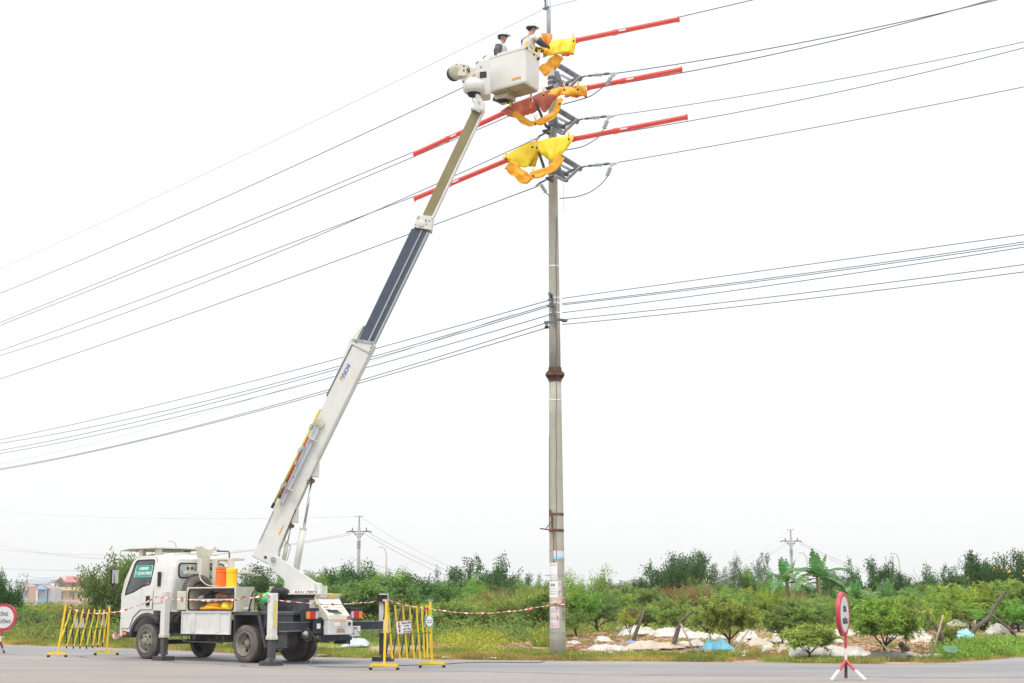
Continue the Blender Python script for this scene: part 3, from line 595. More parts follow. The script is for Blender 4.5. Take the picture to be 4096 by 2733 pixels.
# control console under its open lid
mb = MB(); mb.prism([(4.80, .60, .87), (5.16, .60, .87), (5.14, .60, .96), (4.92, .60, 1.16), (4.80, .60, 1.18)], (0, .62, 0)); CC = prt(mb, 'control_console', M_cream, bevel=.01)
mb = MB(); mb.prism([(5.02, .68, 1.074), (5.10, .68, .995), (5.085, .68, .98), (5.0, .68, 1.06)], (0, .3, 0)); prt(mb, 'valve_slot', M_rub, CC)
for k in range(5):
    mb = MB(); v = .79+k*.045; mb.tube([(5.05, v, 1.03), (5.13, v, 1.02), (5.15, v, .985)], .009, 6); prt(mb, 'lever', M_rub, CC, smooth=True)
for k in range(6):
    mb = MB(); v = .66+(k % 3)*.045; zz = 1.12-(k//3)*.05; mb.lathe([(0, .011), (.02, .009)], (4.965+(k//3)*.055, v, zz), (.67, 0, .74), 8); prt(mb, 'knob', M_rub, CC)
for k in range(6):
    mb = MB(); v = 1.03+(k % 3)*.05; zz = 1.11-(k//3)*.05; mb.lathe([(0, .008), (.012, .008)], (4.975+(k//3)*.055, v, zz), (.67, 0, .74), 8); prt(mb, 'knob', M_dgrey, CC)
mb = MB(); mb.b6(5.162, 5.18, 1.12, 1.18, .895, .94); prt(mb, 'red_switch', M_redp, CC)
mb = MB(); mb.b6(5.162, 5.18, .62, .67, .88, .93); prt(mb, 'pale_switch', M_paper, CC)
lid = MB(); lid.prism([(4.88, .56, 1.165), (4.78, .56, 1.30), (4.84, .56, 1.385), (4.82, .56, 1.395), (4.755, .56, 1.30), (4.862, .56, 1.155)], (0, .70, 0)); LID = prt(lid, 'console_lid', M_cream, bevel=.006)
for v0, v1, m_ in ((.66, .86, M_paper), (.89, 1.15, M_warn)):
    mb = MB(); q = MB(); q.add([(4.807, v0, 1.322), (4.807, v1, 1.322), (4.838, v1, 1.366), (4.838, v0, 1.366)], [(0, 1, 2, 3)]); o = q.build('label', m_, LID); o.location = (.012, 0, -.002)
q = MB(); q.add([(4.87, .62, 1.185), (4.87, 1.2, 1.185), (4.80, 1.2, 1.28), (4.80, .62, 1.28)], [(0, 1, 2, 3)]); o = q.build('instruction_sheet', M_paper, LID); o.location = (.008, 0, .006)
mb = MB(); mb.bar((4.87, 1.235, 1.14), (4.99, 1.235, .95), .035); mb.bar((4.99, 1.235, .95), (4.99, 1.235, .86), .035); mb.bar((4.84, 1.30, 1.14), (4.97, 1.30, .98), .03); mb.bar((4.97, 1.30, .98), (4.97, 1.30, .86), .03); prt(mb, 'lid_arm', M_navy, CC)
mb = MB(); mb.b6(5.02, 5.17, .60, 1.27, .575, .865, .0); CB = prt(mb, 'control_cabinet', M_white, bevel=.012)
for v0, v1, z0, z1_, m_ in ((.74, .90, .835, .858, M_orw), (.92, 1.08, .835, .858, M_orw), (.74, .90, .75, .832, M_paper), (.92, 1.08, .75, .832, M_cream), (.84, 1.0, .70, .725, M_orw)):
    mb = MB(); mb.b6(5.173, 5.176, v0, v1, z0, z1_); prt(mb, 'label', m_, CB)
mb = MB(); mb.lathe([(0, .038), (.012, .038)], (5.172, 1.17, .79), (1, 0, 0), 18); prt(mb, 'round_grille', M_dgrey, CB)
mb = MB(); mb.bar((5.178, .81, .675), (5.178, 1.05, .675), .008); mb.bar((5.178, .81, .635), (5.178, 1.05, .635), .008); prt(mb, 'lettering', M_ink, CB)
# work lamp and pump under the near beam
mb = MB(); c_ = Vector((4.98, .16, .60)); mb.lathe([(-.10, .05), (-.05, .095), (.0, .105), (.015, .10), (.015, .09), (.0, .085), (-.01, 0)], c_, (.8, -.55, -.1), 24); WL = prt(mb, 'work_lamp', M_black, smooth=True)
mb = MB(); mb.lathe([(0, .07), (.006, .0)], c_+Vector((.0, 0, 0)), (.8, -.55, -.1), 18); prt(mb, 'lens', M_clear, WL, smooth=True)
mb = MB(); mb.tube([(4.93, .26, .73), (4.98, .30, .62), (4.99, .30, .50), (4.97, .20, .46), (4.96, .16, .49)], .009, 6); prt(mb, 'lamp_guard', M_steeld, WL, smooth=True)
# hoses on the deck by the pedestal
mb = MB()
for k in range(4): mb.tube([(3.2, .5+k*.03, 1.10), (3.6, .30+k*.02, 1.20+k*.02), (4.0, .3, 1.26+k*.025), (4.35, .5, 1.32)], .014, 6)
prt(mb, 'hydraulic_hose', M_rub, smooth=True)
# roof platform and its legs
pf = MB(); pf.prism([(-1.22, .12, 2.385), (-.86, .12, 2.43), (.15, .12, 2.43), (.15, .12, 2.40), (-.86, .12, 2.40), (-1.22, .12, 2.365)], (0, 1.75, 0)); prt(pf, 'roof_platform', M_cream, bevel=.005)
mb = MB()
for u, v in ((-.56, .25), (.02, .25), (-.56, 1.5), (.02, 1.6)): mb.b6(u-.06, u+.06, v-.05, v+.05, 2.24, 2.398)
prt(mb, 'platform_leg', M_cream)
mb = MB(); mb.tube([(.15, 1.80, 2.38), (.5, 1.82, 2.37), (.55, 1.82, 2.33), (.55, 1.82, 1.8)], .018); prt(mb, 'handrail', M_dgrey, smooth=True)
# boom rest
mb = MB(); mb.b6(.86, 1.02, .66, .90, 1.10, 2.20)
yv = [(.66, 2.20), (.58, 2.44), (.66, 2.46), (.74, 2.40), (.92, 2.38), (1.0, 2.46), (1.06, 2.43), (.90, 2.20)]
mb.prism([(.86, v, z) for v, z in yv], (.16, 0, 0)); BR = prt(mb, 'boom_rest', M_cream, bevel=.012)
mb = MB(); mb.b6(.88, 1.0, .90, 1.06, 2.385, 2.42); prt(mb, 'rest_pad', M_paper, BR)
mb = MB(); mb.b6(.86, .96, .30, .66, 1.84, 1.90); prt(mb, 'cross_bar', M_cream, BR)
mb = MB(); mb.b6(.80, .95, .20, 1.3, 1.10, 1.16); prt(mb, 'foot_bar', M_cream, BR)
# access frame right of it
def atv(q, v): p = onv(q, v); return (p.x, p.z)
fr_ = MB()
def vbar(qa, qb, v, w, d=.05):
    a, b = atv(qa, v), atv(qb, v); fr_.b6(min(a[0], b[0]), max(a[0], b[0])+(w if a[0] == b[0] else 0), v, v+d, min(a[1], b[1]), max(a[1], b[1]))
vbar(z1(1150, 290), z1(1455, 305), .9, 0, .35); vbar(z1(1238, 306), z1(1285, 600), .9, 0, .05); vbar(z1(1410, 306), z1(1452, 600), .9, 0, .05)
vbar(z1(1395, 440), z1(1550, 458), .7, 0, .4); vbar(z1(1545, 463), z1(1625, 474), .9, 0, .4)
fr_.prism([(atv(z1(1340, 306), .9)[0], .92, atv(z1(1340, 306), .9)[1]), (atv(z1(1410, 306), .9)[0], .92, atv(z1(1410, 306), .9)[1]), (atv(z1(1410, 370), .9)[0], .92, atv(z1(1410, 370), .9)[1])], (0, .03, 0))
prt(fr_, 'access_frame', M_cream, bevel=.006)
# spare wheel
mb = MB(); sc_ = (1.12, .42, 1.42); mb.lathe([(.0, .245), (-.01, .30), (.0, .36), (.03, .385), (.17, .385), (.20, .36), (.21, .30), (.20, .245)], sc_, (1, 0, 0), 44, cap=False); SPW = prt(mb, 'spare_wheel', M_tyre, smooth=True)
mb = MB(); mb.lathe([(.19, .248), (.12, .22), (.10, .12), (.10, .0)], sc_, (1, 0, 0), 32); prt(mb, 'rim', M_black, SPW, smooth=True)
mb = MB()
for k in range(44):
    a = 2*math.pi*k/44; d = Vector((0, math.cos(a), math.sin(a)))
    for q in (.045, .125): p = Vector(sc_)+d*.385+Vector((q+.02, 0, 0)); mb.bar(p-Vector((.033, 0, 0)), p+Vector((.033, 0, 0)), .034, .008)
prt(mb, 'tread', M_tread, SPW)
# ---- turret and boom: they stand in the plane y = BD
BD = 31.85; TH = .34
def BP(q, off=0.0): return TL(P(q[0], q[1], BD+off))
def bslab(name, pts, z, off=0, th=TH, m=M_boomw, parent=T, bevel=.008, smooth=False):
    a = [P(*z(*p), BD+off) for p in pts]; mb = MB(); mb.prism([TL(p) for p in a], TV*0+Vector((-math.sin(-AL)*0, 0, 0)) if False else TLV(Vector((0, th, 0)))); return prt(mb, name, m, parent, bevel=bevel)
def TLV(d): return Vector((d.dot(TU), d.dot(TV), d.z))
tur = [(497, 283), (520, 268), (545, 262), (578, 262), (610, 285), (975, 532), (990, 560), (988, 682), (655, 682), (652, 540), (640, 515), (485, 378), (482, 340)]
TUR = bslab('turret', tur, z2, -.10, .08, bevel=.01)
bslab('turret_cheek', tur, z2, .42, .08, parent=TUR)
rs = MB(); rs.prism([TL(P(*z2(*p), BD-.02)) for p in ((590, 300), (975, 545), (1040, 560), (1050, 640), (1048, 682), (700, 682), (680, 520))], TLV(Vector((0, .44, 0)))); prt(rs, 'turret_body', M_boomw, TUR, bevel=.015)
mb = MB(); p0 = P(*z2(528, 297), BD-.13); mb.lathe([(0, .055), (-.02, .055), (-.02, .03), (-.05, .03), (-.05, 0)], TL(p0), TLV(Vector((0, 1, 0))), 20); prt(mb, 'pivot_pin', M_steel, TUR)
mb = MB(); mb.lathe([(0, .60), (.03, .60)], (4.1, .88, 1.378), (0, 0, 1), 36); prt(mb, 'turntable', M_cream, TUR)
def tlabel(s_, q, D, w, h, m_, parent, ang=0, bg=None, shear=0):
    c = P(*q, D); c_ = TL(c); r_ = TLV(Vector((math.cos(ang), 0, math.sin(ang)))); u_ = TLV(Vector((-math.sin(ang), 0, math.cos(ang))))
    text(s_, 'lettering', parent, frame(c_, r_, u_), w, h, m_, bold=.01, shear=shear)
ds = TLV(Vector((0, -1, 0)))
q = MB(); c = P(*z2(892, 655), BD-.104); q.prism([TL(c+Vector((x, 0, z))) for x, z in ((-.27, -.035), (.27, -.035), (.27, .035), (-.27, .035))], ds*.002); q.build('label_plate', M_paper, TUR)
tlabel('SH178FS', z2(892, 655), BD-.109, .50, .05, M_ink, TUR, shear=.3)
# main boom
boom = bslab('boom', [(10, 1318), (128, 1060), (428, 432), (572, 80), (590, 78), (712, 98), (712, 118), (686, 165), (386, 772), (264, 1036), (158, 1290), (110, 1366)], z3, 0, TH)
bslab('boom_heel', [(158, 1196), (212, 1120), (160, 1290), (158, 1322), (108, 1330)], z3, -.004, TH+.008, parent=boom)
def bpl(name, pts, z, off, th, m, parent, **k): return bslab(name, pts, z, off, th, m, parent, **k)
# folded edges, joint plates
bpl('top_flange', [(578, 82), (592, 78), (712, 96), (704, 108), (690, 166), (684, 164), (698, 110), (586, 92)], z3, -.014, .012, M_steel, boom, bevel=0)
bpl('cover', [(640, 3), (652, 0), (612, 80), (560, 108), (566, 88)], z3, .08, .18, M_boomw, boom)
bpl('rear_trim', [(582, 108), (586, 112), (438, 408), (434, 402)], z3, -.012, .01, M_dgrey, boom, bevel=0)
bpl('seam', [(682, 158), (684, 161), (380, 770), (378, 767)], z3, -.006, .005, M_steel, boom, bevel=0)
for a in ((10, 1318, 105, 1366), (132, 1062, 52, 1240), (585, 112, 682, 160)):
    mb = MB(); mb.bar(BP(z3(a[0], a[1]), -.012), BP(z3(a[2], a[3]), -.012), .012); prt(mb, 'trim_bar', M_steel, boom)
for x, y in ((88, 1325), (600, 92), (640, 96), (696, 104), (690, 128), (684, 150), (606, 100)):
    mb = MB(); mb.lathe([(0, .03 if y > 1000 else .014), (.012, .026 if y > 1000 else .012)], BP(z3(x, y), -.004), ds, 12); prt(mb, 'bolt', M_rub if y > 1000 else M_steeld, boom)
bslab('cylinder_bracket', [(386, 768), (392, 778), (387, 866), (332, 862), (330, 868), (310, 900)], z3, .07, .2, parent=boom)
bslab('cylinder_bracket', [(266, 1034), (273, 1040), (268, 1128), (212, 1122), (180, 1230)], z3, .07, .2, parent=boom)
def cyl(name, a, b, r, m, off=.17, parent=T, n=20):
    mb = MB(); mb.tube([BP(z3(*a), off), BP(z3(*b), off)], r, n); return prt(mb, name, m, parent, smooth=True)
c1 = cyl('lift_cylinder', (304, 1160), (264, 1392), .068, M_boomw); cyl('piston_rod', (355, 880), (306, 1165), .027, M_chrome, parent=c1)
mb = MB(); mb.tube([BP(z3(304, 1158), .17), BP(z3(303, 1165), .17)], .076, 20); prt(mb, 'gland', M_cream, c1)
mb = MB(); mb.lathe([(-.10, .05), (.12, .05)], BP(z3(354, 888), .17), ds, 16); prt(mb, 'clevis', M_rust, c1)
c2 = cyl('levelling_cylinder', (213, 1240), (192, 1346), .045, M_cream); cyl('piston_rod', (235, 1145), (214, 1242), .016, M_chrome, parent=c2)
mb = MB(); mb.lathe([(-.08, .045), (.1, .045)], BP(z3(238, 1146), .17), ds, 16); prt(mb, 'clevis', M_rust, c2)
mb = MB(); mb.tube([BP(z3(222, 1150), .1), BP(z3(195, 1225), .1), BP(z3(232, 1262), .1), BP(z3(212, 1345), .1)], .006, 6); mb.tube([BP(z3(330, 880), .0), BP(z3(322, 905), .0), BP(z3(350, 905), .05)], .008, 6); prt(mb, 'hose', M_rub, c2, smooth=True)
q = bpl('warning_label', [(189, 1141), (194, 1146), (170, 1198), (162, 1190)], z3, -.008, .003, M_orw, boom, bevel=0)
# maker's lettering on the boom with its three stripes
ang = math.atan2(1, .53)
q = bpl('logo_plate', [(549, 212), (572, 222), (530, 318), (506, 306)], z3, -.004, .002, M_boomw, boom, bevel=0)
c = P(*z3(547, 260), BD-.008); r_ = TLV(Vector((math.cos(R(64)), 0, math.sin(R(64))))); u_ = TLV(Vector((-math.sin(R(64)), 0, math.cos(R(64)))))
text('\u039bICHI', 'lettering', boom, frame(TL(c), r_, u_), .30, .082, M_blue, bold=.02, shear=.25)
for k, m_ in enumerate((M_redp, M_orw, M_green)):
    mb = MB(); a = P(*z3(518+k*4.5, 296+k*3), BD-.008); d = Vector((.45, 0, .9)).normalized(); mb.bar(TL(a-d*.045), TL(a+d*.045), .012, .003); prt(mb, 'logo_stripe', m_, boom)
# boom side box, brackets
bslab('side_box', [(370, 585), (392, 590), (390, 610), (186, 1022), (166, 1012)], z3, -.09, .085, mat('pale_blue_grey_paint', (.50, .54, .60), .4, var=.05), parent=boom)
mb = MB(); mb.lathe([(0, .10), (.05, .10), (.055, .06), (.07, .05)], BP(z3(395, 563), -.02), ds, 24); prt(mb, 'pulley_cover', M_cream, boom)
bslab('pulley_plate', [(378, 545), (398, 536), (420, 555), (412, 585), (380, 600)], z3, -.03, .03, M_cream, parent=boom)
for a in ((326, 640, 384, 666), (196, 926, 255, 946)):
    mb = MB(); p0, p1 = P(*z3(a[0], a[1]), BD-.12), P(*z3(a[2], a[3]), BD-.12); mb.bar(TL(p0), TL(p1), .06, .02)
    BK = prt(mb, 'hanger_bracket', M_cream, boom)
    for t_ in (.35, .62, .9):
        m2 = MB(); m2.lathe([(0, .012), (.012, .012)], TL(lerp(p0, p1, t_)+Vector((0, -.012, 0))), ds, 8); prt(m2, 'bolt', M_rub, BK)
for x, y in ((248, 868), (206, 956)):
    mb = MB(); mb.lathe([(0, .014), (.004, .014)], BP(z3(x, y), -.092), ds, 10); prt(mb, 'hole', M_rub, boom)
# middle and upper sections
def dZ(x, y): return (x*K, y*K)
def z5(x, y): return (1600+x/2.09, 750+y/2.09)
nav = bslab('middle_boom', [(820, 786), (945, 524), (984, 532), (860, 786), (840, 790)], dZ, .03, .27, M_boomnavy)
bslab('boom_rib', [(966.5, 529), (969.5, 529), (846, 786), (842, 786)], dZ, .012, .017, mat('pale_edge', (.33, .36, .4), .4, var=.05), parent=nav, bevel=0)
bslab('boom_rib', [(980, 532), (984, 533), (861, 787), (857, 786)], dZ, .012, .017, MATS['pale_edge'], parent=nav, bevel=0)
COL = bslab('boom_collar', [(957, 492), (995, 497), (990, 528), (949, 521)], dZ, -.02, .36, M_boomw)
mb = MB(); mb.lathe([(0, .07), (.012, .07), (.02, .05)], BP(z5(176, 306), -.02), ds, 20); prt(mb, 'round_cover', M_cream, COL)
for x, y in ((130, 310), (150, 256), (158, 248), (216, 272), (216, 282), (246, 280), (268, 262), (222, 308)):
    mb = MB(); mb.lathe([(0, .014), (.01, .012)], BP(z5(x, y), -.02), ds, 8); prt(mb, 'bolt', M_steeld, COL)
upb = bslab('upper_boom', [(970, 492), (1084, 252), (1106, 256), (991, 498)], dZ, .05, .24, M_olive)
bslab('boom_edge', [(1106, 256), (1109, 257), (994, 499), (990.5, 498)], dZ, .05, .24, M_white, parent=upb, bevel=0)
# tip bracket, rotator, hanging panel, bucket
TIP = bslab('boom_tip', [(455, 1330), (478, 1185), (495, 1175), (520, 1182), (592, 1302), (582, 1345), (440, 1340)], zA, .0, .3, M_boomw)
bslab('tip_collar', [(415, 1350), (440, 1335), (585, 1342), (590, 1362), (575, 1385), (560, 1410), (520, 1408), (440, 1370)], zA, -.01, .32, M_cream, parent=TIP)
bslab('tip_plate', [(440, 1362), (562, 1368), (540, 1408), (510, 1408)], zA, -.03, .015, M_steel, parent=TIP, bevel=0)
for x, y in ((456, 1376), (548, 1384), (520, 1284)):
    mb = MB(); mb.lathe([(0, .026), (.02, .02)], BP(zA(x, y), -.032), ds, 10); prt(mb, 'bolt', M_steel, TIP)
mb = MB(); base = P(*zA(455, 1175), BD+.12); top = P(*zA(455, 975), BD+.12); hgt = top.z-base.z
mb.lathe([(0, .16), (.02, .20), (.06, .235), (hgt*.5, .235), (hgt*.72, .22), (hgt*.92, .12), (hgt, .08)], TL(base), (0, 0, 1), 28); ROT = prt(mb, 'rotator', M_boomw, smooth=True)
mb = MB(); mb.lathe([(-.06, .12), (.03, .17)], TL(base), (0, 0, 1), 20); prt(mb, 'rotator_motor', M_rub, ROT)
bslab('rotator_link', [(440, 1000), (505, 890), (520, 905), (512, 1000), (480, 1030)], zA, -.05, .22, M_cream, parent=ROT)
mb = MB(); mb.tube([BP(zA(450, 1200), 0), BP(zA(440, 1255), 0), BP(zA(460, 1290), 0)], .008, 6); prt(mb, 'hose', M_rub, ROT, smooth=True)
# winch
WIN = bslab('winch_housing', [(190, 850), (205, 805), (235, 792), (300, 796), (362, 808), (365, 935), (330, 955), (250, 945), (205, 915)], zA, -.04, .26, M_cream)
mb = MB(); mb.lathe([(-.06, .15), (-.05, .165), (.03, .165), (.05, .14), (.16, .14), (.18, .165), (.2, .165)], BP(zA(238, 905), .06), TLV(Vector((-.35, .93, .1))), 28); prt(mb, 'winch_drum', M_dgrey, WIN, smooth=True)
mb = MB(); mb.lathe([(-.075, .09), (-.05, .175), (-.03, .175)], BP(zA(232, 912), .02), TLV(Vector((-.35, .93, .1))), 28); prt(mb, 'winch_rim', mat('winch_cream', (.42, .40, .30), .5, var=.1), WIN, smooth=True)
bslab('winch_arm', [(305, 960), (330, 925), (362, 870), (400, 845), (478, 852), (480, 925), (435, 960), (400, 1010), (370, 1025), (305, 1012)], zA, .02, .16, mat('warm_cream', (.60, .54, .42), .5, var=.08), parent=WIN)
for x, y in ((232, 815), (330, 830), (234, 868), (330, 884)):
    mb = MB(); mb.lathe([(0, .022), (.012, .018)], BP(zA(x, y), -.042), ds, 10); prt(mb, 'bolt', M_dgrey, WIN)
mb = MB()
for k in range(4): mb.tube([BP(zA(362, 830+k*18), 0), BP(zA(385+k*4, 826+k*14), -.02), BP(zA(402, 880+k*8), 0), BP(zA(385, 905), 0)], .008, 6)
prt(mb, 'hose', M_rub, WIN, smooth=True)
PAN = bslab('bucket_mount', [(480, 797), (510, 762), (640, 738), (652, 742), (664, 1160), (650, 1186), (520, 1197)], zA, .25, .42, M_boomw, bevel=.02)
mb = MB(); a = P(*zA(573, 943), BD+.25); mb.prism([TL(a+Vector((x, -.004, z))) for x, z in ((-.075, -.075), (.075, -.06), (.075, .085), (-.075, .07))], ds*-.002); HOLE = prt(mb, 'opening', M_rub, PAN)
for x, y in ((543, 840), (547, 996), (550, 1117)):
    mb = MB(); mb.lathe([(0, .026), (.014, .02)], BP(zA(x, y), .248), ds, 10); prt(mb, 'bolt', M_steel, PAN)
mb = MB(); mb.prism([BP(zA(478, 795), .24), BP(zA(508, 762), .24), BP(zA(512, 770), .24), BP(zA(484, 800), .24)], TLV(Vector((0, .4, 0)))); mb.tube([BP(zA(572, 740), .3), BP(zA(580, 715), .35), BP(zA(612, 700), .4)], .012, 6); prt(mb, 'edge_rail', M_dgrey, PAN)
# the bucket: an open box, nearest corner N
nb = P(*zA(1100, 1030), 32.0); ax_ = (G(*zA(640, 1160), nb.z)-nb); bx_ = (G(*zA(1285, 1150), nb.z)-nb); hz = P(*zA(1090, 575), 32.0).z-nb.z
ax_.z = bx_.z = 0
def bk(s_, t_, z, g=0.0):               # s along the long side, t along the short side
    c = nb+ax_*.5+bx_*.5; return c+(ax_*(s_-.5)+bx_*(t_-.5))*(1+g)+Vector((0, 0, z))
def bring(z, g, r=.12, n=4):
    pts = []
    for cs, ct, a0 in ((1-r, 1-r, 0), (r, 1-r, 90), (r, r, 180), (1-r, r, 270)):
        for k in range(n+1): a = R(a0+90*k/n); pts.append(TL(bk(cs+r*math.cos(a), ct+r*math.sin(a)*1.0, z, g)))
    return pts
seq = [(0.02, -.04), (0, -.08), (.0, -.04), (.035, -.005), (.07, 0), (hz-.07, .03), (hz-.065, .06), (hz, .07), (hz, .0), (hz-.06, -.03), (.08, -.06), (.06, -.10)]
seq = seq[1:]
mb = MB(); n = len(bring(0, 0)); V_ = []
for z, g in seq: V_ += bring(z, g, .10)
mb.add(V_, [(i*n+k, i*n+(k+1) % n, (i+1)*n+(k+1) % n, (i+1)*n+k) for i in range(len(seq)-1) for k in range(n)]+[tuple(range(n))[::-1], tuple(range((len(seq)-1)*n, len(seq)*n))])
M_bucket = mat('bucket_gelcoat', (.70, .70, .665), .3, var=.02, dirt=(.55, .50, .36), dscale=1.5, damt=.3, coat=.3)
BUC = prt(mb, 'bucket', M_bucket, bevel=.006)
mb = MB(); mb.add([TL(bk(s_, t_, -.012)) for s_, t_ in ((.06, .06), (.94, .06), (.94, .94), (.06, .94))]+[TL(bk(s_, t_, -.002)) for s_, t_ in ((.05, .05), (.95, .05), (.95, .95), (.05, .95))], [(0, 1, 2, 3), (4, 5, 1, 0), (5, 6, 2, 1), (6, 7, 3, 2), (7, 4, 0, 3)]); prt(mb, 'bucket_floor', mat('aged_gelcoat', (.42, .37, .22), .6, var=.12, dirt=(.14, .12, .07), dscale=6, damt=.6), BUC)
mb = MB(); mb.bar(TL(bk(.5, .05, -.014)), TL(bk(.5, .95, -.014)), .012); mb.bar(TL(bk(.3, .5, -.014)), TL(bk(.95, .5, -.014)), .01); prt(mb, 'floor_joint', M_olive, BUC)
mb = MB(); mb.add([TL(bk(.62, .3, -.12)), TL(bk(1.0, .3, -.12)), TL(bk(1.0, .9, -.12)), TL(bk(.62, .9, -.12)), TL(bk(.62, .3, -.02)), TL(bk(1.0, .3, -.02)), TL(bk(1.0, .9, -.02)), TL(bk(.62, .9, -.02))], [(0, 1, 2, 3), (0, 4, 5, 1), (1, 5, 6, 2), (2, 6, 7, 3), (3, 7, 4, 0)]); prt(mb, 'mount_frame', M_cream, BUC, bevel=.01)
mb = MB(); mb.tube([TL(bk(1.0, .35, -.08)), TL(bk(.82, .4, -.16)), TL(bk(.7, .5, -.14))], .05, 10); mb.tube([TL(bk(.7, .55, -.18)), TL(bk(.6, .62, -.18))], .045, 10); prt(mb, 'mount_motor', M_black, BUC, smooth=True)
mb = MB(); w0 = bk(.12, 0, .12, .012); w1 = bk(.36, 0, .12, .012); up = Vector((0, 0, .045)); nrm = Vector((bx_.y, -bx_.x, 0)).normalized()*0
nn = -bx_.normalized()*.006
mb.add([TL(p+nn) for p in (w0, w1, w1+up, w0+up)], [(0, 1, 2, 3)]); prt(mb, 'warning_label', M_orw, BUC)
mb = MB(); c = bk(-.0, .78, hz-.13, .045)-ax_.normalized()*.008; mb.lathe([(0, .035), (.01, .035)], TL(c), TLV(-ax_.normalized()), 12); prt(mb, 'drain_hole', M_rub, BUC)
def g_of(x, y):
    D = 27.0
    while D < 160:
        X = P(x*K, y*K, D).x
        if D > yedge(X)+.05:
            zz_ = gz(X, D)
            if P(x*K, y*K, D).z <= zz_: return Vector((X, D, zz_))
        D += .08
    return Vector((X, D, .5))
# ---------------------------------------------------------------- line of the big pole
PD = 34.0
def pole_x(py): return P(2222, py, PD).x
pb = Vector((P(1280*K, 1490*K, PD).x, PD, .10)); ptop = P(1265*K, -60*K, PD)
def pr(z): return .178-.0065*z                 # shaft radius
def pc(z): return Vector((lerp(pb.x, P(1270*K, 500*K, PD).x, z/10), PD, z))
PO = thing('power_pole', 'tall concrete power pole with steel crossarms and a rusty flange joint halfway up', 'power pole', pb)
def pz(ydisp): return P(1272*K, ydisp*K, PD).z
zf = pz(860)
mb = MB(); mb.tube([pc(z) for z in np.linspace(-.2, zf-.16, 9)], [pr(z) for z in np.linspace(-.2, zf-.16, 9)], 32); sh = mb.build('lower_shaft', M_conc, PO, smooth=True)
mb = MB(); mb.tube([pc(z) for z in np.linspace(zf+.16, 13.5, 9)], [pr(z)*.97 for z in np.linspace(zf+.16, 13.5, 9)], 32); mb.build('upper_shaft', M_conc, PO, smooth=True)
c = pc(zf); r_ = pr(zf)
mb = MB(); mb.lathe([(-.16, r_), (-.16, r_+.012), (-.03, r_+.012), (-.03, r_+.078), (.03, r_+.078), (.03, r_+.012), (.16, r_+.012), (.16, r_)], c, (0, 0, 1), 32); FL = mb.build('flange', M_rust, PO)
for k in range(16):
    a = 2*math.pi*k/16; d = Vector((math.cos(a), math.sin(a), 0)); mb = MB(); mb.prism([c+d*(r_+.01)+Vector((0, 0, .10)), c+d*(r_+.074)+Vector((0, 0, .03)), c+d*(r_+.074)-Vector((0, 0, .03)), c+d*(r_+.01)-Vector((0, 0, .13))], Vector((-d.y, d.x, 0))*.012); mb.build('gusset', M_rust, FL)
mb = MB()
for z, h_ in [(pz(y), .03) for y in (612, 685, 697, 719, 919)]: mb.lathe([(-h_/2, pr(z)+.004), (h_/2, pr(z)+.004)], pc(z), (0, 0, 1), 32)
mb.build('steel_band', mat('bright_band', (.75, .76, .78), .3, .3, var=.05), PO)['kind'] = 'stuff'
mb = MB()
for y in (1181, 1218): z = pz(y); mb.lathe([(-.03, pr(z)+.006), (.03, pr(z)+.006)], pc(z), (0, 0, 1), 32)
z = pz(1181); f = pc(z)+Vector((-.10, -.19, 0)); f2 = pc(pz(1218))+Vector((-.11, -.19, 0))
mb.bar(f+Vector((-.05, 0, .10)), f+Vector((.0, 0, -.08)), .05); mb.bar(f, f2+Vector((.01, 0, -.04)), .04, .03); mb.bar(f2, f2+Vector((-.26, -.06, .035)), .026); mb.bar(f+Vector((.03, 0, -.12)), f2+Vector((-.14, -.04, .02)), .018); mb.build('rusty_bracket', M_rust, PO)
for y in (1265, 1321, 1358, 1423, 1452, 1467):
    z = pz(y); mb = MB(); mb.lathe([(-.015, pr(z)+.004), (.015, pr(z)+.004)], pc(z), (0, 0, 1), 32)
    if y in (1321, 1390): mb.bar(pc(z)+Vector((-pr(z)-.10, -.02, 0)), pc(z)+Vector((-pr(z)+.02, -.02, 0)), .02)
    mb.build('clamp_band', M_steel, PO)
def surf(x, y, lift=.004):              # a place on the near side of the shaft seen at display (x,y)
    z = pz(y); q = P(x*K, y*K, PD); c_ = pc(z); dx = max(-.98, min(.98, (q.x-c_.x)/(pr(z)))); r__ = pr(z)+lift
    return Vector((c_.x+dx*r__, c_.y-math.sqrt(1-dx*dx)*r__, z))
mb = MB(); mb.tube([surf(1276+.8*math.sin(y*.05), y, .008) for y in range(500, 1290, 12)], .007, 5); mb.build('earth_wire', M_cable, PO, smooth=True)
mb = MB(); mb.tube([surf(1262, y, .01)+Vector((-.01, 0, 0)) for y in range(1000, 1240, 20)], .006, 5); mb.build('earth_wire', M_cable, PO, smooth=True)
rs_ = mat('rust_stain', (.30, .15, .05), .9, var=.4, scale=14)
def patch(name, x0, x1, y0, y1, m, parent, lift=.006, n=8, wob=0):
    mb = MB(); ny = 10
    for j in range(ny+1):
        y = lerp(y0, y1, j/ny)
        for i in range(n+1):
            w_ = 1 if not wob else (1-.5*abs(noise.noise(Vector((y*.06, 1, 2)))))
            xm = (x0+x1)/2; mb.v.append(tuple(surf(xm+(lerp(x0, x1, i/n)-xm)*w_, y, lift)))
    for j in range(ny):
        for i in range(n): a = j*(n+1)+i; mb.f.append((a, a+n+1, a+n+2, a+1)); mb.m.append(0)
    return mb.build(name, m, parent, smooth=True)
patch('rust_stain', 1268.3, 1272.5, 1222, 1303, rs_, PO, .002, wob=1)
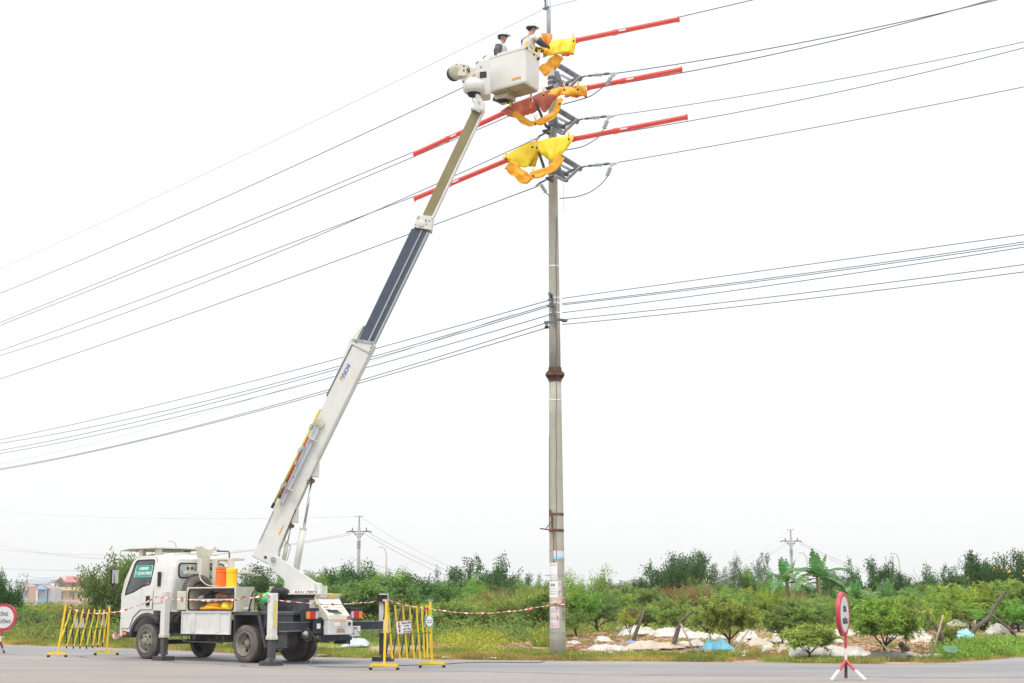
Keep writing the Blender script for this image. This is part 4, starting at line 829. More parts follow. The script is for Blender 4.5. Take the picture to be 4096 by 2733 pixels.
def ptext(s_, parent, xc, yc, w, h, m, rot=0, lift=.009):
    cu = bpy.data.curves.new('lettering', 'FONT'); cu.body = s_; cu.align_x = 'CENTER'; cu.align_y = 'CENTER'; cu.size = 1; cu.resolution_u = 2; cu.offset = .012
    o = bpy.data.objects.new('lettering', cu); sc.collection.objects.link(o); me = bpy.data.meshes.new_from_object(o); bpy.data.objects.remove(o)
    co = np.array([v.co[:] for v in me.vertices]); lo, hi = co.min(0), co.max(0); cc = (lo+hi)/2
    L_ = parent.get('wpos') or [0, 0, 0]
    for v in me.vertices:
        a = (v.co.x-cc[0])/(hi[0]-lo[0]); b = (v.co.y-cc[1])/(hi[1]-lo[1])
        if rot: x, y = xc+b*w, yc+a*h
        else: x, y = xc+a*w, yc-b*h
        p = surf(x, y, lift); v.co = p-Vector(L_)
    me.materials.clear(); me.materials.append(m); o = bpy.data.objects.new('lettering', me); sc.collection.objects.link(o); o.parent = parent
def psign(name, label, cat, x0, x1, y0, y1, m, lines, group=None, lift=.006):
    t = thing(name, label, cat, surf((x0+x1)/2, y1, .004), 0, group); bd = patch('board', x0, x1, y0, y1, m, t, lift)
    for s_, xc, yc, w, h, mm in lines: ptext(s_, t, xc, yc, w, h, mm)
    return t
def zP(x, y): return ((2140+x/4.125)/K, (2180+y/4.125)/K)
grey_ink = mat('faded_ink', (.16, .16, .17), .7, var=.1); pink_ink = mat('flyer_red_ink', (.65, .10, .22), .6, var=.05); blu_ink = mat('flyer_blue_ink', (.13, .18, .5), .6, var=.05)
def psn(name, label, cat, a, b, m, lines, **k):
    (x0, y0), (x1, y1) = zP(*a), zP(*b)
    return psign(name, label, cat, x0, x1, y0, y1, m, [(s_, *zP(xc, yc), w/4.125/K, h/4.125/K, mm) for s_, xc, yc, w, h, mm in lines], **k)
psn('warning_plate', 'white enamel plate reading CẤM TRÈO and ĐIỆN ÁP CAO on the pole', 'warning plate', (240, 300), (366, 588), M_paper, [('CẤM TRÈO', 302, 331, 108, 24, grey_ink), ('ĐIỆN ÁP CAO', 302, 497, 116, 22, grey_ink), ('NGUY HIỂM', 300, 533, 100, 20, grey_ink), ('CHẾT NGƯỜI', 305, 568, 110, 18, grey_ink)])
psn('number_plate_sign', 'white plate numbered 68 strapped to the concrete pole under the danger plate', 'number plate', (243, 600), (375, 868), M_paper, [('68', 292, 662, 62, 46, M_ink), ('LỘ 479E1.38', 303, 728, 116, 20, grey_ink), ('ĐƯỜNG TRỤC', 305, 770, 114, 22, grey_ink), ('ĐT: 024.22 454 225', 305, 810, 118, 20, grey_ink)], lift=.007)
blb = psn('advert_sticker', 'pale blue and white advert sticker high on the pole above the enamel plates', 'sticker', (303, 100), (493, 246), mat('pale_blue_paper', (.62, .64, .72), .7, var=.04), [])
patch('blue_strip', *[v for v in (zP(306, 0)[0], zP(492, 0)[0], zP(0, 206)[1], zP(0, 245)[1])], mat('sky_blue_ink', (.12, .48, .75), .6, var=.05), blb, .009); ptext('ĐT: 0984.377.100', blb, *zP(400, 226), 165/4.125/K, 20/4.125/K, M_paper, lift=.012)
patch('paper_remains', *[v for v in (zP(246, 0)[0], zP(436, 0)[0], zP(0, 590)[1], zP(0, 955)[1])], mat('torn_paper', (.55, .49, .37), .9, var=.3, scale=9), PO, .0025)
for k, (a, b) in enumerate(((1018, 1128), (1132, 1246), (1250, 1366))):
    psn('money_flyer', ('topmost', 'middle', 'lowest')[k]+' of three white CHO VAY TIỀN flyers pasted on the pole', 'flyer', (258, a), (396, b), M_paper, [('CHO VAY TIỀN', 324, a+34, 118, 28, blu_ink), ('0878.429.371', 324, a+80, 118, 36, pink_ink)], group='loan flyers on the pole')
gt = thing('spray_lettering', 'dark red hand painted phone number running down the right side of the pole', 'graffiti', surf(1293, 1440)); ptext('LLÔTÔ 98 0613814', gt, *zP(470, 930), 46/4.125/K, 620/4.125/K, mat('dark_red_paint', (.24, .05, .05), .7, var=.3), rot=1, lift=.004)
# steel pipe on top with its earth wire clamp
pt = thing('lightning_pole', 'galvanised steel pipe rising from the top of the concrete pole', 'pipe', P(1394/3.1357+1750, 560/3.136, PD)); mb = MB(); mb.tube([P(*zA(1396, 560), PD), P(*zA(1392, -260), PD)], .085*.62, 14); mb.build('pipe', mat('pipe_steel', (.50, .54, .58), .45, .3, var=.05), pt, smooth=True)
mb = MB(); mb.bar(P(*zA(1318, 112), PD-.1), P(*zA(1398, 92), PD-.1), .05, .03); mb.tube([P(*zA(1355, 100), PD-.1), P(*zA(1352, 40), PD-.1), P(*zA(1350, -30), PD-.1)], [.03, .02, .03], 8); mb.tube([P(*zA(1345, 120), PD-.1), P(*zA(1362, 92), PD-.1)], .04, 8); mb.build('wire_clamp', M_steeld, pt)
mb = MB(); mb.lathe([(0, .115), (.04, .10), (.06, .05)], pc(13.5), (0, 0, 1), 16); mb.build('pole_cap', M_conc, PO)
# crossarm frames at three levels
def lvl(k):  # pixel shift of the level relative to the middle one, measured in source pixels
    return {1: (12.5, -171.5), 2: (0, 0), 3: (12.5, 189)}[k]
for k in (1, 2, 3):
    dx, dy = lvl(k)
    def b(x, y, D): q = zB(x, y); return P(q[0]+dx, q[1]+dy, D)
    def steel(name, a, bb, w, h=None, m=M_steeld): mb = MB(); mb.bar(a, bb, w, h); mb.build(name, m, PO)
    steel('crossarm', b(900, 420, 33.55), b(1240, 628, 32.7), .10, .10)
    steel('crossarm_edge', b(935, 412, 33.50), b(1245, 600, 32.66), .02, .05, M_steel)
    steel('crossarm', b(840, 640, 33.9), b(1020, 722, 33.3), .11, .09)
    steel('crossarm', b(855, 735, 33.8), b(1010, 815, 33.2), .12, .08, M_steel)
    steel('brace', b(1232, 608, 32.65), b(992, 832, 33.2), .05, .05, M_steel)
    steel('brace', b(940, 570, 34.4), b(1112, 660, 33.9), .07, .06, M_steel)
    steel('brace', b(1108, 655, 33.9), b(985, 720, 34.1), .06, .05, M_steel)
    steel('brace', b(1100, 660, 33.9), b(1225, 612, 32.8), .04, .05)
    steel('brace', b(860, 520, 33.75), b(905, 670, 33.6), .10, .06)
    steel('angle_post', b(905, 670, 33.6), b(1015, 715, 33.3), .07, .07)
    steel('end_plate', b(1218, 620, 32.6), b(1250, 665, 32.6), .03, .07)
    steel('bracket', b(700, 780, 33.6), b(800, 830, 33.7), .05, .06)
    steel('bracket', b(690, 780, 33.5), b(800, 760, 33.7), .04, .05)
    steel('bracket', b(790, 700, 33.85), b(870, 680, 33.75), .05, .02)
    if k > 1:
        mb = MB(); mb.tube([b(575, 330, 33.2), b(640, 470, 33.3), b(690, 600, 33.4), b(740, 700, 33.6), b(795, 745, 33.75)] if k == 2 else [b(555, 300, 33.2), b(640, 560, 33.4), b(668, 650, 33.5)], .034, 8); mb.build('jumper_arm', M_steeld, PO, smooth=True)
    mb = MB(); z = b(860, 700, 34).z
    for dz in (0, .12): mb.lathe([(-.03, pr(z)+.012), (.03, pr(z)+.012)], pc(z+dz), (0, 0, 1), 24)
    mb.build('clamp_band', M_steeld, PO)
    mb = MB()
    for j in range(3): mb.ball(b(960+j*22, 480+j*14, 33.45), .02, 6)
    mb.build('bolts', M_steel, PO)['kind'] = 'stuff'
    # dead-end string to the right
    nm = {1: 'highest', 2: 'middle', 3: 'lowest'}[k]
    S = thing('insulator_string', f'{nm} horizontal grey insulator string pulling right from the pole crossarms', 'insulator', b(1245, 620, 32.6), 0, 'insulator strings right of the pole')
    ea = lambda x, y: b(x, y, 32.6)
    mb = MB(); mb.bar(ea(1240, 625), ea(1305, 590), .05, .03); mb.tube([ea(1305, 590), ea(1325, 580), ea(1350, 586), ea(1325, 600), ea(1305, 592)], .010, 6); mb.tube([ea(1350, 588), ea(1400, 580), ea(1465, 576)], [.016, .03, .016], 8); mb.tube([ea(1597, 560), ea(1650, 552), ea(1720, 545)], [.016, .035, .02], 8); mb.build('link', M_steeld, S, smooth=True)
    mb = MB(); A_, B_ = ea(1462, 567), ea(1600, 561); L_ = (B_-A_).length; pf_ = []
    for j in range(6): t = L_*j/6; pf_ += [(t+.005, .022), (t+L_*.05, .058), (t+L_*.10, .058), (t+L_*.14, .022)]
    mb.lathe(pf_, A_, B_-A_, 16); mb.build('ribbed_insulator', M_porc, S, smooth=True)
    mb = MB(); mb.prism([b(x, y, 32.58) for x, y in ((1700, 530), (1820, 528), (1838, 545), (1790, 560), (1745, 590), (1725, 620), (1712, 600), (1718, 560))], (0, .05, 0)); mb.build('dead_end_clamp', M_porc, S)
    mb = MB(); A_, B_ = ea(1730, 600), ea(1668, 750); L_ = (B_-A_).length; pf_ = [(0, .02)]
    for j in range(4): t = L_*(.1+j*.22); pf_ += [(t, .022), (t+.02, .06), (t+.045, .025)]
    mb.lathe(pf_+[(L_, .02)], A_, B_-A_, 12); mb.build('jumper_insulator', M_porc, S, smooth=True)
# dead ends to the left under the blankets
def zD(x, y): return zC(x, y)
for (hx, hy), (cx_, cy_), nm in (((1525, 475), (1405, 545), 'upper'), ((1530, 965), (1412, 1022), 'lower')):
    S = thing('insulator_string', f'{nm} dead-end clamp pulling left from the pole below the blankets', 'insulator', P(*zC(hx, hy), 33.6), 0, 'dead-end clamps left of the pole')
    f = lambda x, y: P(*zC(x, y), 33.4)
    mb = MB(); mb.bar(f(hx-5, hy), f(hx-50, hy+25), .05, .03); mb.tube([f(hx-45, hy+20), f(hx-75, hy+38)], .02, 6); mb.build('link', M_steeld, S)
    mb = MB(); mb.prism([f(hx-70, hy+20), f(hx-58, hy+35), f(cx_+30, cy_+12), f(cx_, cy_+2), f(cx_+25, cy_-20)], (0, .05, 0)); mb.build('dead_end_clamp', M_porc, S)
    if nm == 'lower':
        mb = MB(); A_, B_ = f(1470, 1010), f(1525, 1102); L_ = (B_-A_).length; pf_ = [(0, .02)]
        for j in range(4): t = L_*(.1+j*.22); pf_ += [(t, .022), (t+.02, .055), (t+.045, .025)]
        mb.lathe(pf_+[(L_, .02)], A_, B_-A_, 12); mb.build('jumper_insulator', M_porc, S, smooth=True)
# ---------------------------------------------------------------- wires
def wire(label, a, b, r=.013, sag=.0, m=None, name='overhead_wire', cat='wire', group=None, n=24, D=None):
    a, b = Vector(a), Vector(b); pts = [a.lerp(b, t)-Vector((0, 0, 4*sag*t*(1-t))) for t in np.linspace(0, 1, n)]
    mb = MB(); mb.tube(pts, r, 5); o = mb.build(name, m or M_wire, None, smooth=True); return tag(o, label, cat, group)
DL, DR = 62, 30.6
def wl(label, x, y, yl, D=33.4, DLx=DL, r=.013, sag=.15): 
    a = Q(x, y, D); b = Q(-30, yl+30*(yl-y)/max(x, 1)*1.0, DLx+1.2); wire(label, a, b, r*.9, sag, group='wires left of the pole')
def wr(label, x, y, yr, D=32.6, DRx=DR, r=.013, sag=.02, xr=2350): wire(label, Q(x, y, D), Q(xr+30, yr+30*(yr-y)/(xr-x), DRx), r*.8, sag, group='wires right of the pole')
wl('thin highest wire running from the steel pipe down to the left edge', 1250, 20, 617, 33.9, r=.006, sag=.1)
wl('wire vanishing behind the bucket, second from the top at the left edge', 1090, 188, 672, r=.013)
wl('wire ending in the upper red hose left of the boom', 1155, 262, 740, r=.013, sag=.05)
wl('wire passing just under the upper red hose left of the boom', 1175, 264, 746, 34.2, r=.013, sag=.1)
wl('wire ending in the lower red hose left of the boom', 1160, 371, 805, r=.013, sag=.05)
wl('wire passing just above the lower red hose to the left dead-end clamp', 1238, 315, 813, r=.013, sag=.35)
wl('lowest bare conductor running left from the lower dead-end clamp', 1231, 429, 869, r=.014, sag=.1)
wire('short piece of the thin top wire right of the steel pipe', Q(1257, 17, 33.9), Q(1345, -5, 33.4), .006)
wire('wire running right from the topmost red hose', Q(1320, 95, 33.2), Q(1740, -3, 31.9), .012)
wire('wire from the highest insulator string to the top right corner', Q(1416, 168, 32.6), Q(2320, -8, 30.6), .013, .12)
wire('wire from the second right hand red hose to the top right corner', Q(1348, 204, 33.2), Q(2305, -9, 30.7), .013, .16)
wr('wire from the middle insulator string, upper of the pair at the right edge', 1405, 266, 95, sag=.1, r=.012)
wr('wire from the third right hand red hose, lower of the pair at the right edge', 1316, 320, 108, 33.2, sag=.16)
wr('wire running right from the lowest insulator string', 1417, 373, 199, sag=.04)
def curve(label, pts, r=.012, cat='wire', name='jumper_wire', m=None, group=None):
    pts = [Vector(p) for p in pts]; o_ = []
    for i in range(len(pts)-1):
        p0, p1, p2, p3 = pts[max(i-1, 0)], pts[i], pts[i+1], pts[min(i+2, len(pts)-1)]
        for t in np.linspace(0, 1, 9)[:-1]: o_.append(.5*((2*p1)+(p2-p0)*t+(2*p0-5*p1+4*p2-p3)*t*t+(3*p1-p0-3*p2+p3)*t**3))
    o_.append(pts[-1]); mb = MB(); mb.tube(o_, r, 6); o = mb.build(name, m or M_wire, None, smooth=True)
    if label: tag(o, label, cat, group)
    return o
curve('highest jumper wire curving back to the pole under the blue-white bucket', [P(*zB(1850, -110), 32.6), P(*zB(1740, -30), 32.6), P(*zB(1640, 85), 32.7), P(*zB(1520, 180), 32.9), P(*zB(1380, 250), 33.2), P(*zB(1005, 355), 33.7)]) ['label'] = 'highest jumper wire curving back to the pole behind the orange blanket'
curve('middle jumper wire curving back behind the yellow blanket', [P(*zB(1662, 755), 32.6), P(*zB(1580, 880), 32.7), P(*zB(1450, 970), 32.9), P(*zB(1300, 1040), 33.2), P(*zB(1050, 1090), 33.7)])
curve('lowest jumper wire making a wide arc back to the bare pole', [P(*zC(2173, 920), 32.6), P(*zC(2110, 1000), 32.7), P(*zC(2000, 1085), 32.9), P(*zC(1850, 1140), 33.3), P(*zC(1668, 1160), 33.8)])
curve('thin loose wire hanging beside the pole shaft', [P(*zC(1700, 985), 33.4), P(*zC(1708, 1100), 33.4), P(*zC(1702, 1300), 33.4)], .004)
curve('short jumper from the lower left clamp to the pole', [P(*zC(1525, 1100), 33.4), P(*zC(1545, 1120), 33.5), P(*zC(1568, 1133), 33.8)])
low = [(1258, 690, 1007, .2), (1258, 700, 1014, .35), (1258, 704, 1031, .3), (1264, 722, 1038, .3), (1264, 738, 1073, .35), (1256, 752, 1076, .3)]
for i, (x, y, yl, sg) in enumerate(low):
    nm = ('highest', 'second', 'third', 'fourth', 'fifth', 'lowest')[i]
    wire(f'{nm} of six black low cables left of the pole', Q(x, y, 33.8), Q(-30, yl+8, 66.5), .011, sg, M_cable, 'low_cable', 'cable', 'low cables left of the pole')
wire('hair thin pale line among the low cables left of the pole', Q(1180, 720, 34.5), Q(-30, 1072, 66), .006, .3, M_wirel, 'low_cable', 'cable')
for i, (x, y, yr) in enumerate(((1290, 685, 538), (1290, 697, 554), (1290, 700, 559), (1290, 718, 566), (1280, 735, 606), (1290, 745, 623))):
    nm = ('highest', 'second', 'third', 'fourth', 'fifth', 'lowest')[i]
    wire(f'{nm} of six black low cables right of the pole', Q(x, y, 33.8), Q(2385, yr+30*(yr-y)/1060, 28.3), .009, .05 if i != 0 else .0, M_cable, 'low_cable', 'cable', 'low cables right of the pole')
# fittings that carry the low cables
mb = MB()
def zE(x, y): return (2050+x/2.613, 1100+y/2.613)
for a, bq, w in (((385, 185), (405, 260), .07), ((370, 262), (430, 258), .06), ((365, 328), (440, 318), .07), ((395, 290), (412, 345), .06), ((430, 330), (428, 420), .07), ((400, 425), (455, 415), .06), ((410, 200), (420, 310), .05)):
    mb.bar(P(*zE(*a), 33.72), P(*zE(*bq), 33.72), w, .04)
mb.build('cable_clamp', M_steeld, PO)
mb = MB(); mb.bar(P(*zE(330, 500), 33.72), P(*zE(445, 488), 33.7), .05, .06); mb.bar(P(*zE(430, 462), 33.72), P(*zE(572, 478), 33.8), .05, .05); mb.bar(P(*zE(358, 505), 33.7), P(*zE(355, 560), 33.7), .06, .05); mb.bar(P(*zE(335, 552), 33.7), P(*zE(385, 545), 33.7), .05, .05); mb.bar(P(*zE(520, 488), 33.8), P(*zE(562, 488), 33.8), .03, .03); mb.build('cable_bracket', M_steeld, PO)
# ---------------------------------------------------------------- red line hoses
def hose(label, a, b, D0, D1, group='red line hoses on the wires'):
    A_, B_ = Q(*a, D0), Q(*b, D1); t = thing('line_hose', label, 'line hose', A_, 0, group); d = (B_-A_); L_ = d.length; d.normalize(); dn = Vector((d.z, 0, -d.x)).normalized()
    if dn.z > 0: dn = -dn
    sd_ = Vector((0, 1, 0)); mb = MB()
    prof = [(-.052, -.018), (-.052, .03), (-.02, .045), (.04, .04), (.052, .03), (.052, -.005), (.02, -.012), (.0, -.03), (-.03, -.035)]
    mb.prism([A_+dn*u+sd_*w for u, w in prof], d*L_); mb.build('hose_body', M_hose, t)
    mb = MB(); mb.prism([A_+dn*u+sd_*w for u, w in ((-.012, -.045), (.004, -.045), (.004, -.02), (-.012, -.02))], d*L_); mb.build('lip', M_hose, t)
    for tt in (0.0, .36, .985):
        mb = MB(); mb.prism([A_+d*(L_*tt)+dn*u*1.2+sd_*w*1.25 for u, w in prof], d*(.05 if tt != .36 else .11)); mb.build('end_collar', M_hose, t)
    mb = MB(); c = A_+d*(L_*.42)-sd_*.048+dn*.0; mb.prism([c+dn*-.014, c+dn*-.014+d*.16, c+dn*.018+d*.16, c+dn*.018], sd_*.004); mb.build('label', M_paper, t)
hose('topmost right hand red line hose leading away from the yellow blanket', (1321, 93), (1558, 44), 33.0, 32.4)
hose('second red line hose on the right, next to the orange blanket', (1347, 202), (1564, 159.5), 33.0, 32.4)
hose('third red line hose on the right, ending at the lower yellow blanket', (1313, 320), (1577, 268.5), 33.0, 32.4)
hose('upper left red line hose passing behind the boom', (948, 355), (1157, 259), 34.6, 33.2)
hose('lower left red line hose passing behind the boom', (949, 457), (1168, 366), 34.6, 33.2)
# ---------------------------------------------------------------- insulating blankets
def drape(name, label, top, bot, z, D, m, cat='blanket', back=True, rip=.05, seed=0, dt=.0, group='insulating blankets over the conductors', bm=None):
    """rubber sheet hung over the wire: front flap between two rows of points, back flap behind it"""
    nx, ny = 22, 10; top = [P(*z(*p), D) for p in top]; bot = [P(*z(*p), D+dt) for p in bot]
    def sample(row, t):
        f = t*(len(row)-1); i = min(int(f), len(row)-2); f -= i
        p0, p1, p2, p3 = row[max(i-1, 0)], row[i], row[i+1], row[min(i+2, len(row)-1)]
        return .5*((2*p1)+(p2-p0)*f+(2*p0-5*p1+4*p2-p3)*f*f+(3*p1-p0-3*p2+p3)*f**3)
    mb = MB()
    for j in range(ny+1):
        for i in range(nx+1):
            a, b = sample(top, i/nx), sample(bot, i/nx); t = j/ny; p = a.lerp(b, t)
            rp = rip*(.3+t)*(math.sin(i*.55+seed)*.5+noise.noise(Vector((p.x*2.2+seed, p.z*2.2, 0))))*1.3
            p.y += rp - .06*math.sin(min(1, t*1.5)*math.pi/2) + .055*t*abs(noise.noise(Vector((i/nx*5+seed*3, t*1.2, 4))))*3
            mb.v.append(tuple(p))
    for j in range(ny):
        for i in range(nx): q = j*(nx+1)+i; mb.f.append((q, q+1, q+nx+2, q+nx+1)); mb.m.append(0)
    o = mb.build(name, m, None, smooth=True, origin=tuple(sample(bot, .5)))
    sd_ = o.modifiers.new('thickness', 'SOLIDIFY'); sd_.thickness = .012
    return tag(o, label, cat, group)
def pins(spots, z, D, which):
    for (x, y, h), w_ in zip(spots, which):
        h *= .62; c = P(*z(x, y), D-.16); t = thing('clothes_pin_clamp', f'yellow peg clamp {w_}', 'clamp', c, 0, 'yellow peg clamps')
        s_ = h
        for sg in (-1, 1):
            mb = MB(); mb.tube([c+Vector((sg*.035*s_, 0, .17*s_)), c+Vector((sg*.012*s_, 0, .04*s_)), c+Vector((-sg*.012*s_, 0, -.06*s_)), c+Vector((-sg*.004, 0, -.12*s_))], [.009, .013, .012, .008], 6, flat=1.0); mb.build('jaw', mat('peg_yellow', (.72, .50, .04), .5, var=.1), t, smooth=True)
        mb = MB(); mb.ball(c+Vector((0, -.005, -.10*s_)), .024, 8, (1, .5, 1.2)); mb.build('spring', M_rub, t)
drape('yellow_blanket', 'large yellow blanket over the top conductor held by the worker', [(1425, 520), (1520, 500), (1630, 492), (1738, 480)], [(1312, 724), (1450, 700), (1590, 678), (1706, 688)], zA, 33.0, M_blyel, seed=1)
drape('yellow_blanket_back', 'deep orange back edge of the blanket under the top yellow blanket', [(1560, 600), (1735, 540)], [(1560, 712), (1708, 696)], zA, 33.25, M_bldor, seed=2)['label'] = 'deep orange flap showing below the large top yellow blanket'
bpy.data.objects['yellow_blanket_back'].name = 'orange_blanket'
drape('orange_blanket', 'deep orange blanket standing up behind the right worker\'s raised arm', [(1298, 420), (1370, 425), (1425, 432), (1442, 450)], [(1310, 560), (1350, 590), (1390, 600), (1425, 520)], zA, 33.3, M_bldor, seed=3)
drape('orange_blanket', 'orange folded blanket below the right worker\'s gloves beside the bucket rim', [(1278, 545), (1330, 590), (1380, 620), (1420, 660)], [(1305, 640), (1325, 678), (1355, 690), (1400, 690)], zA, 32.95, M_blor, seed=4)
def strip_(label, path, w, z, D, m, seed=0, name='orange_blanket'):
    """long blanket hanging in a loop: a folded strip along the path"""
    path = [P(*z(*p), D) for p in path]; n = 22; mb = MB()
    def s_(t):
        f = t*(len(path)-1); i = min(int(f), len(path)-2); f -= i
        p0, p1, p2, p3 = path[max(i-1, 0)], path[i], path[i+1], path[min(i+2, len(path)-1)]
        return .5*((2*p1)+(p2-p0)*f+(2*p0-5*p1+4*p2-p3)*f*f+(3*p1-p0-3*p2+p3)*f**3)
    k = 8
    for i in range(n+1):
        t = i/n; p = s_(t); d = (s_(min(1, t+.02))-s_(max(0, t-.02))).normalized(); u = Vector((-d.z, 0, d.x)); ww = w*(1+.09*math.sin(i*.7+seed)+.04*math.sin(i*1.9))
        for q in range(k):
            a = 2*math.pi*q/k; cr__ = noise.noise(Vector((p.x*7+seed, p.z*7, q*.8))); mb.v.append(tuple(p+u*(math.cos(a)*ww/2*(1+.16*cr__))+Vector((0, 1, 0))*(math.sin(a)*.022+.05*cr__)+u*.01*cr__))
    for i in range(n):
        for q in range(k): mb.f.append((i*k+q, i*k+(q+1) % k, (i+1)*k+(q+1) % k, (i+1)*k+q)); mb.m.append(0)
    o = mb.build(name, m, None, smooth=False, origin=tuple(path[len(path)//2])); return tag(o, label, 'blanket', 'insulating blankets over the conductors')
strip_('orange blanket strip hanging down from the top yellow blanket beside the bucket', [(1530, 700), (1480, 760), (1400, 830), (1305, 905)], .25, zA, 33.05, M_blor, 1)
drape('salmon_blanket', 'back flap of the salmon blanket under the bucket', [(330, 420), (480, 330), (560, 290), (600, 410)], [(300, 560), (400, 548), (500, 510), (610, 462)], zB, 33.4, M_blsal, seed=5)
drape('salmon_blanket', 'salmon pink blanket on the left conductor under the bucket', [(10, 470), (110, 400), (250, 325), (400, 268), (505, 230)], [(60, 518), (240, 562), (310, 500), (420, 462), (518, 440)], zB, 33.1, M_blsal, seed=6)
drape('salmon_blanket', 'salmon blanket with bucket shade painted in, hanging between the bucket floor and the orange blanket', [(505, 240), (600, 190), (700, 150), (800, 118), (900, 110), (1010, 120)], [(520, 270), (620, 390), (705, 500), (800, 380), (900, 270), (1020, 215)], zB, 33.25, M_blshade, seed=7)
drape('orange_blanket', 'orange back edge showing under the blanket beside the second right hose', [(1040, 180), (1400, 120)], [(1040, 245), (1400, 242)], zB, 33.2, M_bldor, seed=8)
drape('orange_blanket', 'orange blanket wrapped round the second conductor right of the pole', [(820, 125), (960, 85), (1100, 75), (1240, 65), (1390, 45)], [(770, 215), (900, 222), (980, 205), (1060, 222), (1230, 212), (1368, 222)], zB, 32.95, M_blor, seed=9)
strip_('orange blanket strip in a hanging loop below the salmon blankets', [(950, 255), (945, 340), (900, 460), (830, 540), (700, 610), (580, 650), (500, 668), (380, 610), (290, 540), (225, 480)], .145, zB, 32.95, M_blor, 2)
drape('yellow_blanket', 'back flap hanging behind the lower left yellow blanket', [(600, 1110), (640, 1140)], [(430, 1350), (570, 1366)], zB, 33.3, M_blyel, seed=10)
drape('yellow_blanket', 'lower left bright yellow blanket with its tip at the red hose', [(35, 1220), (200, 1110), (380, 1010), (500, 960), (650, 940)], [(60, 1240), (230, 1310), (420, 1382), (520, 1240), (618, 1115)], zB, 33.1, M_blyel, seed=11)
drape('yellow_blanket', 'lower right bright yellow blanket pegged in front of the pole', [(590, 975), (700, 925), (860, 890), (1040, 868), (1200, 855)], [(620, 1130), (735, 1210), (850, 1290), (990, 1170), (1165, 960)], zB, 32.95, M_blyel, seed=12)
strip_('orange blanket strip drooping in a loop under the lowest yellow blankets', [(985, 1190), (920, 1290), (820, 1390), (700, 1440), (590, 1480), (490, 1500)], .19, zB, 32.85, M_blor, 3)
strip_('wide orange blanket strip hanging lowest on the left of the loop', [(120, 1320), (220, 1390), (310, 1470), (400, 1540), (470, 1480)], .27, zB, 32.9, M_blor, 4)
pins([(1705, 480, 1.2), (1590, 1090, 1.2), (1760, 1085, 1.2)], zA, 32.9, ['near the right corner of the top yellow blanket', 'on the left of the orange blanket by the second hose', 'on the right of the orange blanket by the second hose'])
pins([(700, 150, 1.3), (500, 240, .9), (165, 370, 1.1), (570, 610, 1.3), (960, 300, 1.1), (1105, 860, 1.3), (590, 1000, 1.2), (520, 990, 1.2), (98, 1180, 1.2), (535, 1450, 1.3)], zB, 32.9, ['on the shade-painted salmon blanket under the bucket corner', 'where the plain and shade-painted salmon blankets meet', 'at the left end of the salmon blanket', 'at the bottom of the upper hanging loop', 'at the top of the upper hanging loop', 'at the right corner of the lowest yellow blankets', 'where the two lowest yellow blankets overlap', 'just left of the overlap of the two lowest yellow blankets', 'at the left tip of the lowest yellow blanket', 'at the bottom of the lowest hanging loop'])
pins([(1120, 560, 1.4), (1210, 640, 1.4), (1275, 690, 1.2)], zA, 32.1, ['on the near corner of the bucket rim', 'in the middle of the right bucket rim', 'at the far end of the right bucket rim'])
# ---------------------------------------------------------------- people
def body(name, edges_pts, rad, m, parent, levels=2):
    """one continuous skinned figure: edges_pts is a dict of chains"""
    vs, ed, rr = [], [], []; key = {}
    def vid(p, r):
        k_ = tuple(round(c_, 4) for c_ in p)
        if k_ not in key: key[k_] = len(vs); vs.append(Vector(p)); rr.append(r)
        return key[k_]
    for ch in edges_pts:
        for (p, r), (q, s_) in zip(ch, ch[1:]): ed.append((vid(p, r), vid(q, s_)))
    o_ = wpos(parent) or Vector((0, 0, 0))
    me = bpy.data.meshes.new(name); me.from_pydata([v-o_ for v in vs], ed, []); o = bpy.data.objects.new(name, me); sc.collection.objects.link(o)
    me.materials.append(m); o.modifiers.new('skin', 'SKIN')
    for i, r in enumerate(rr):
        r = r if isinstance(r, tuple) else (r, r); me.skin_vertices[0].data[i].radius = r; me.skin_vertices[0].data[i].use_root = (i == 0)
    ss = o.modifiers.new('sub', 'SUBSURF'); ss.levels = levels; ss.render_levels = levels
    dg = bpy.context.evaluated_depsgraph_get(); m2 = bpy.data.meshes.new_from_object(o.evaluated_get(dg)); bpy.data.objects.remove(o)
    m2.materials.clear(); m2.materials.append(m); m2.polygons.foreach_set('use_smooth', [True]*len(m2.polygons))
    o = bpy.data.objects.new(name, m2); sc.collection.objects.link(o); o.parent = parent; return o
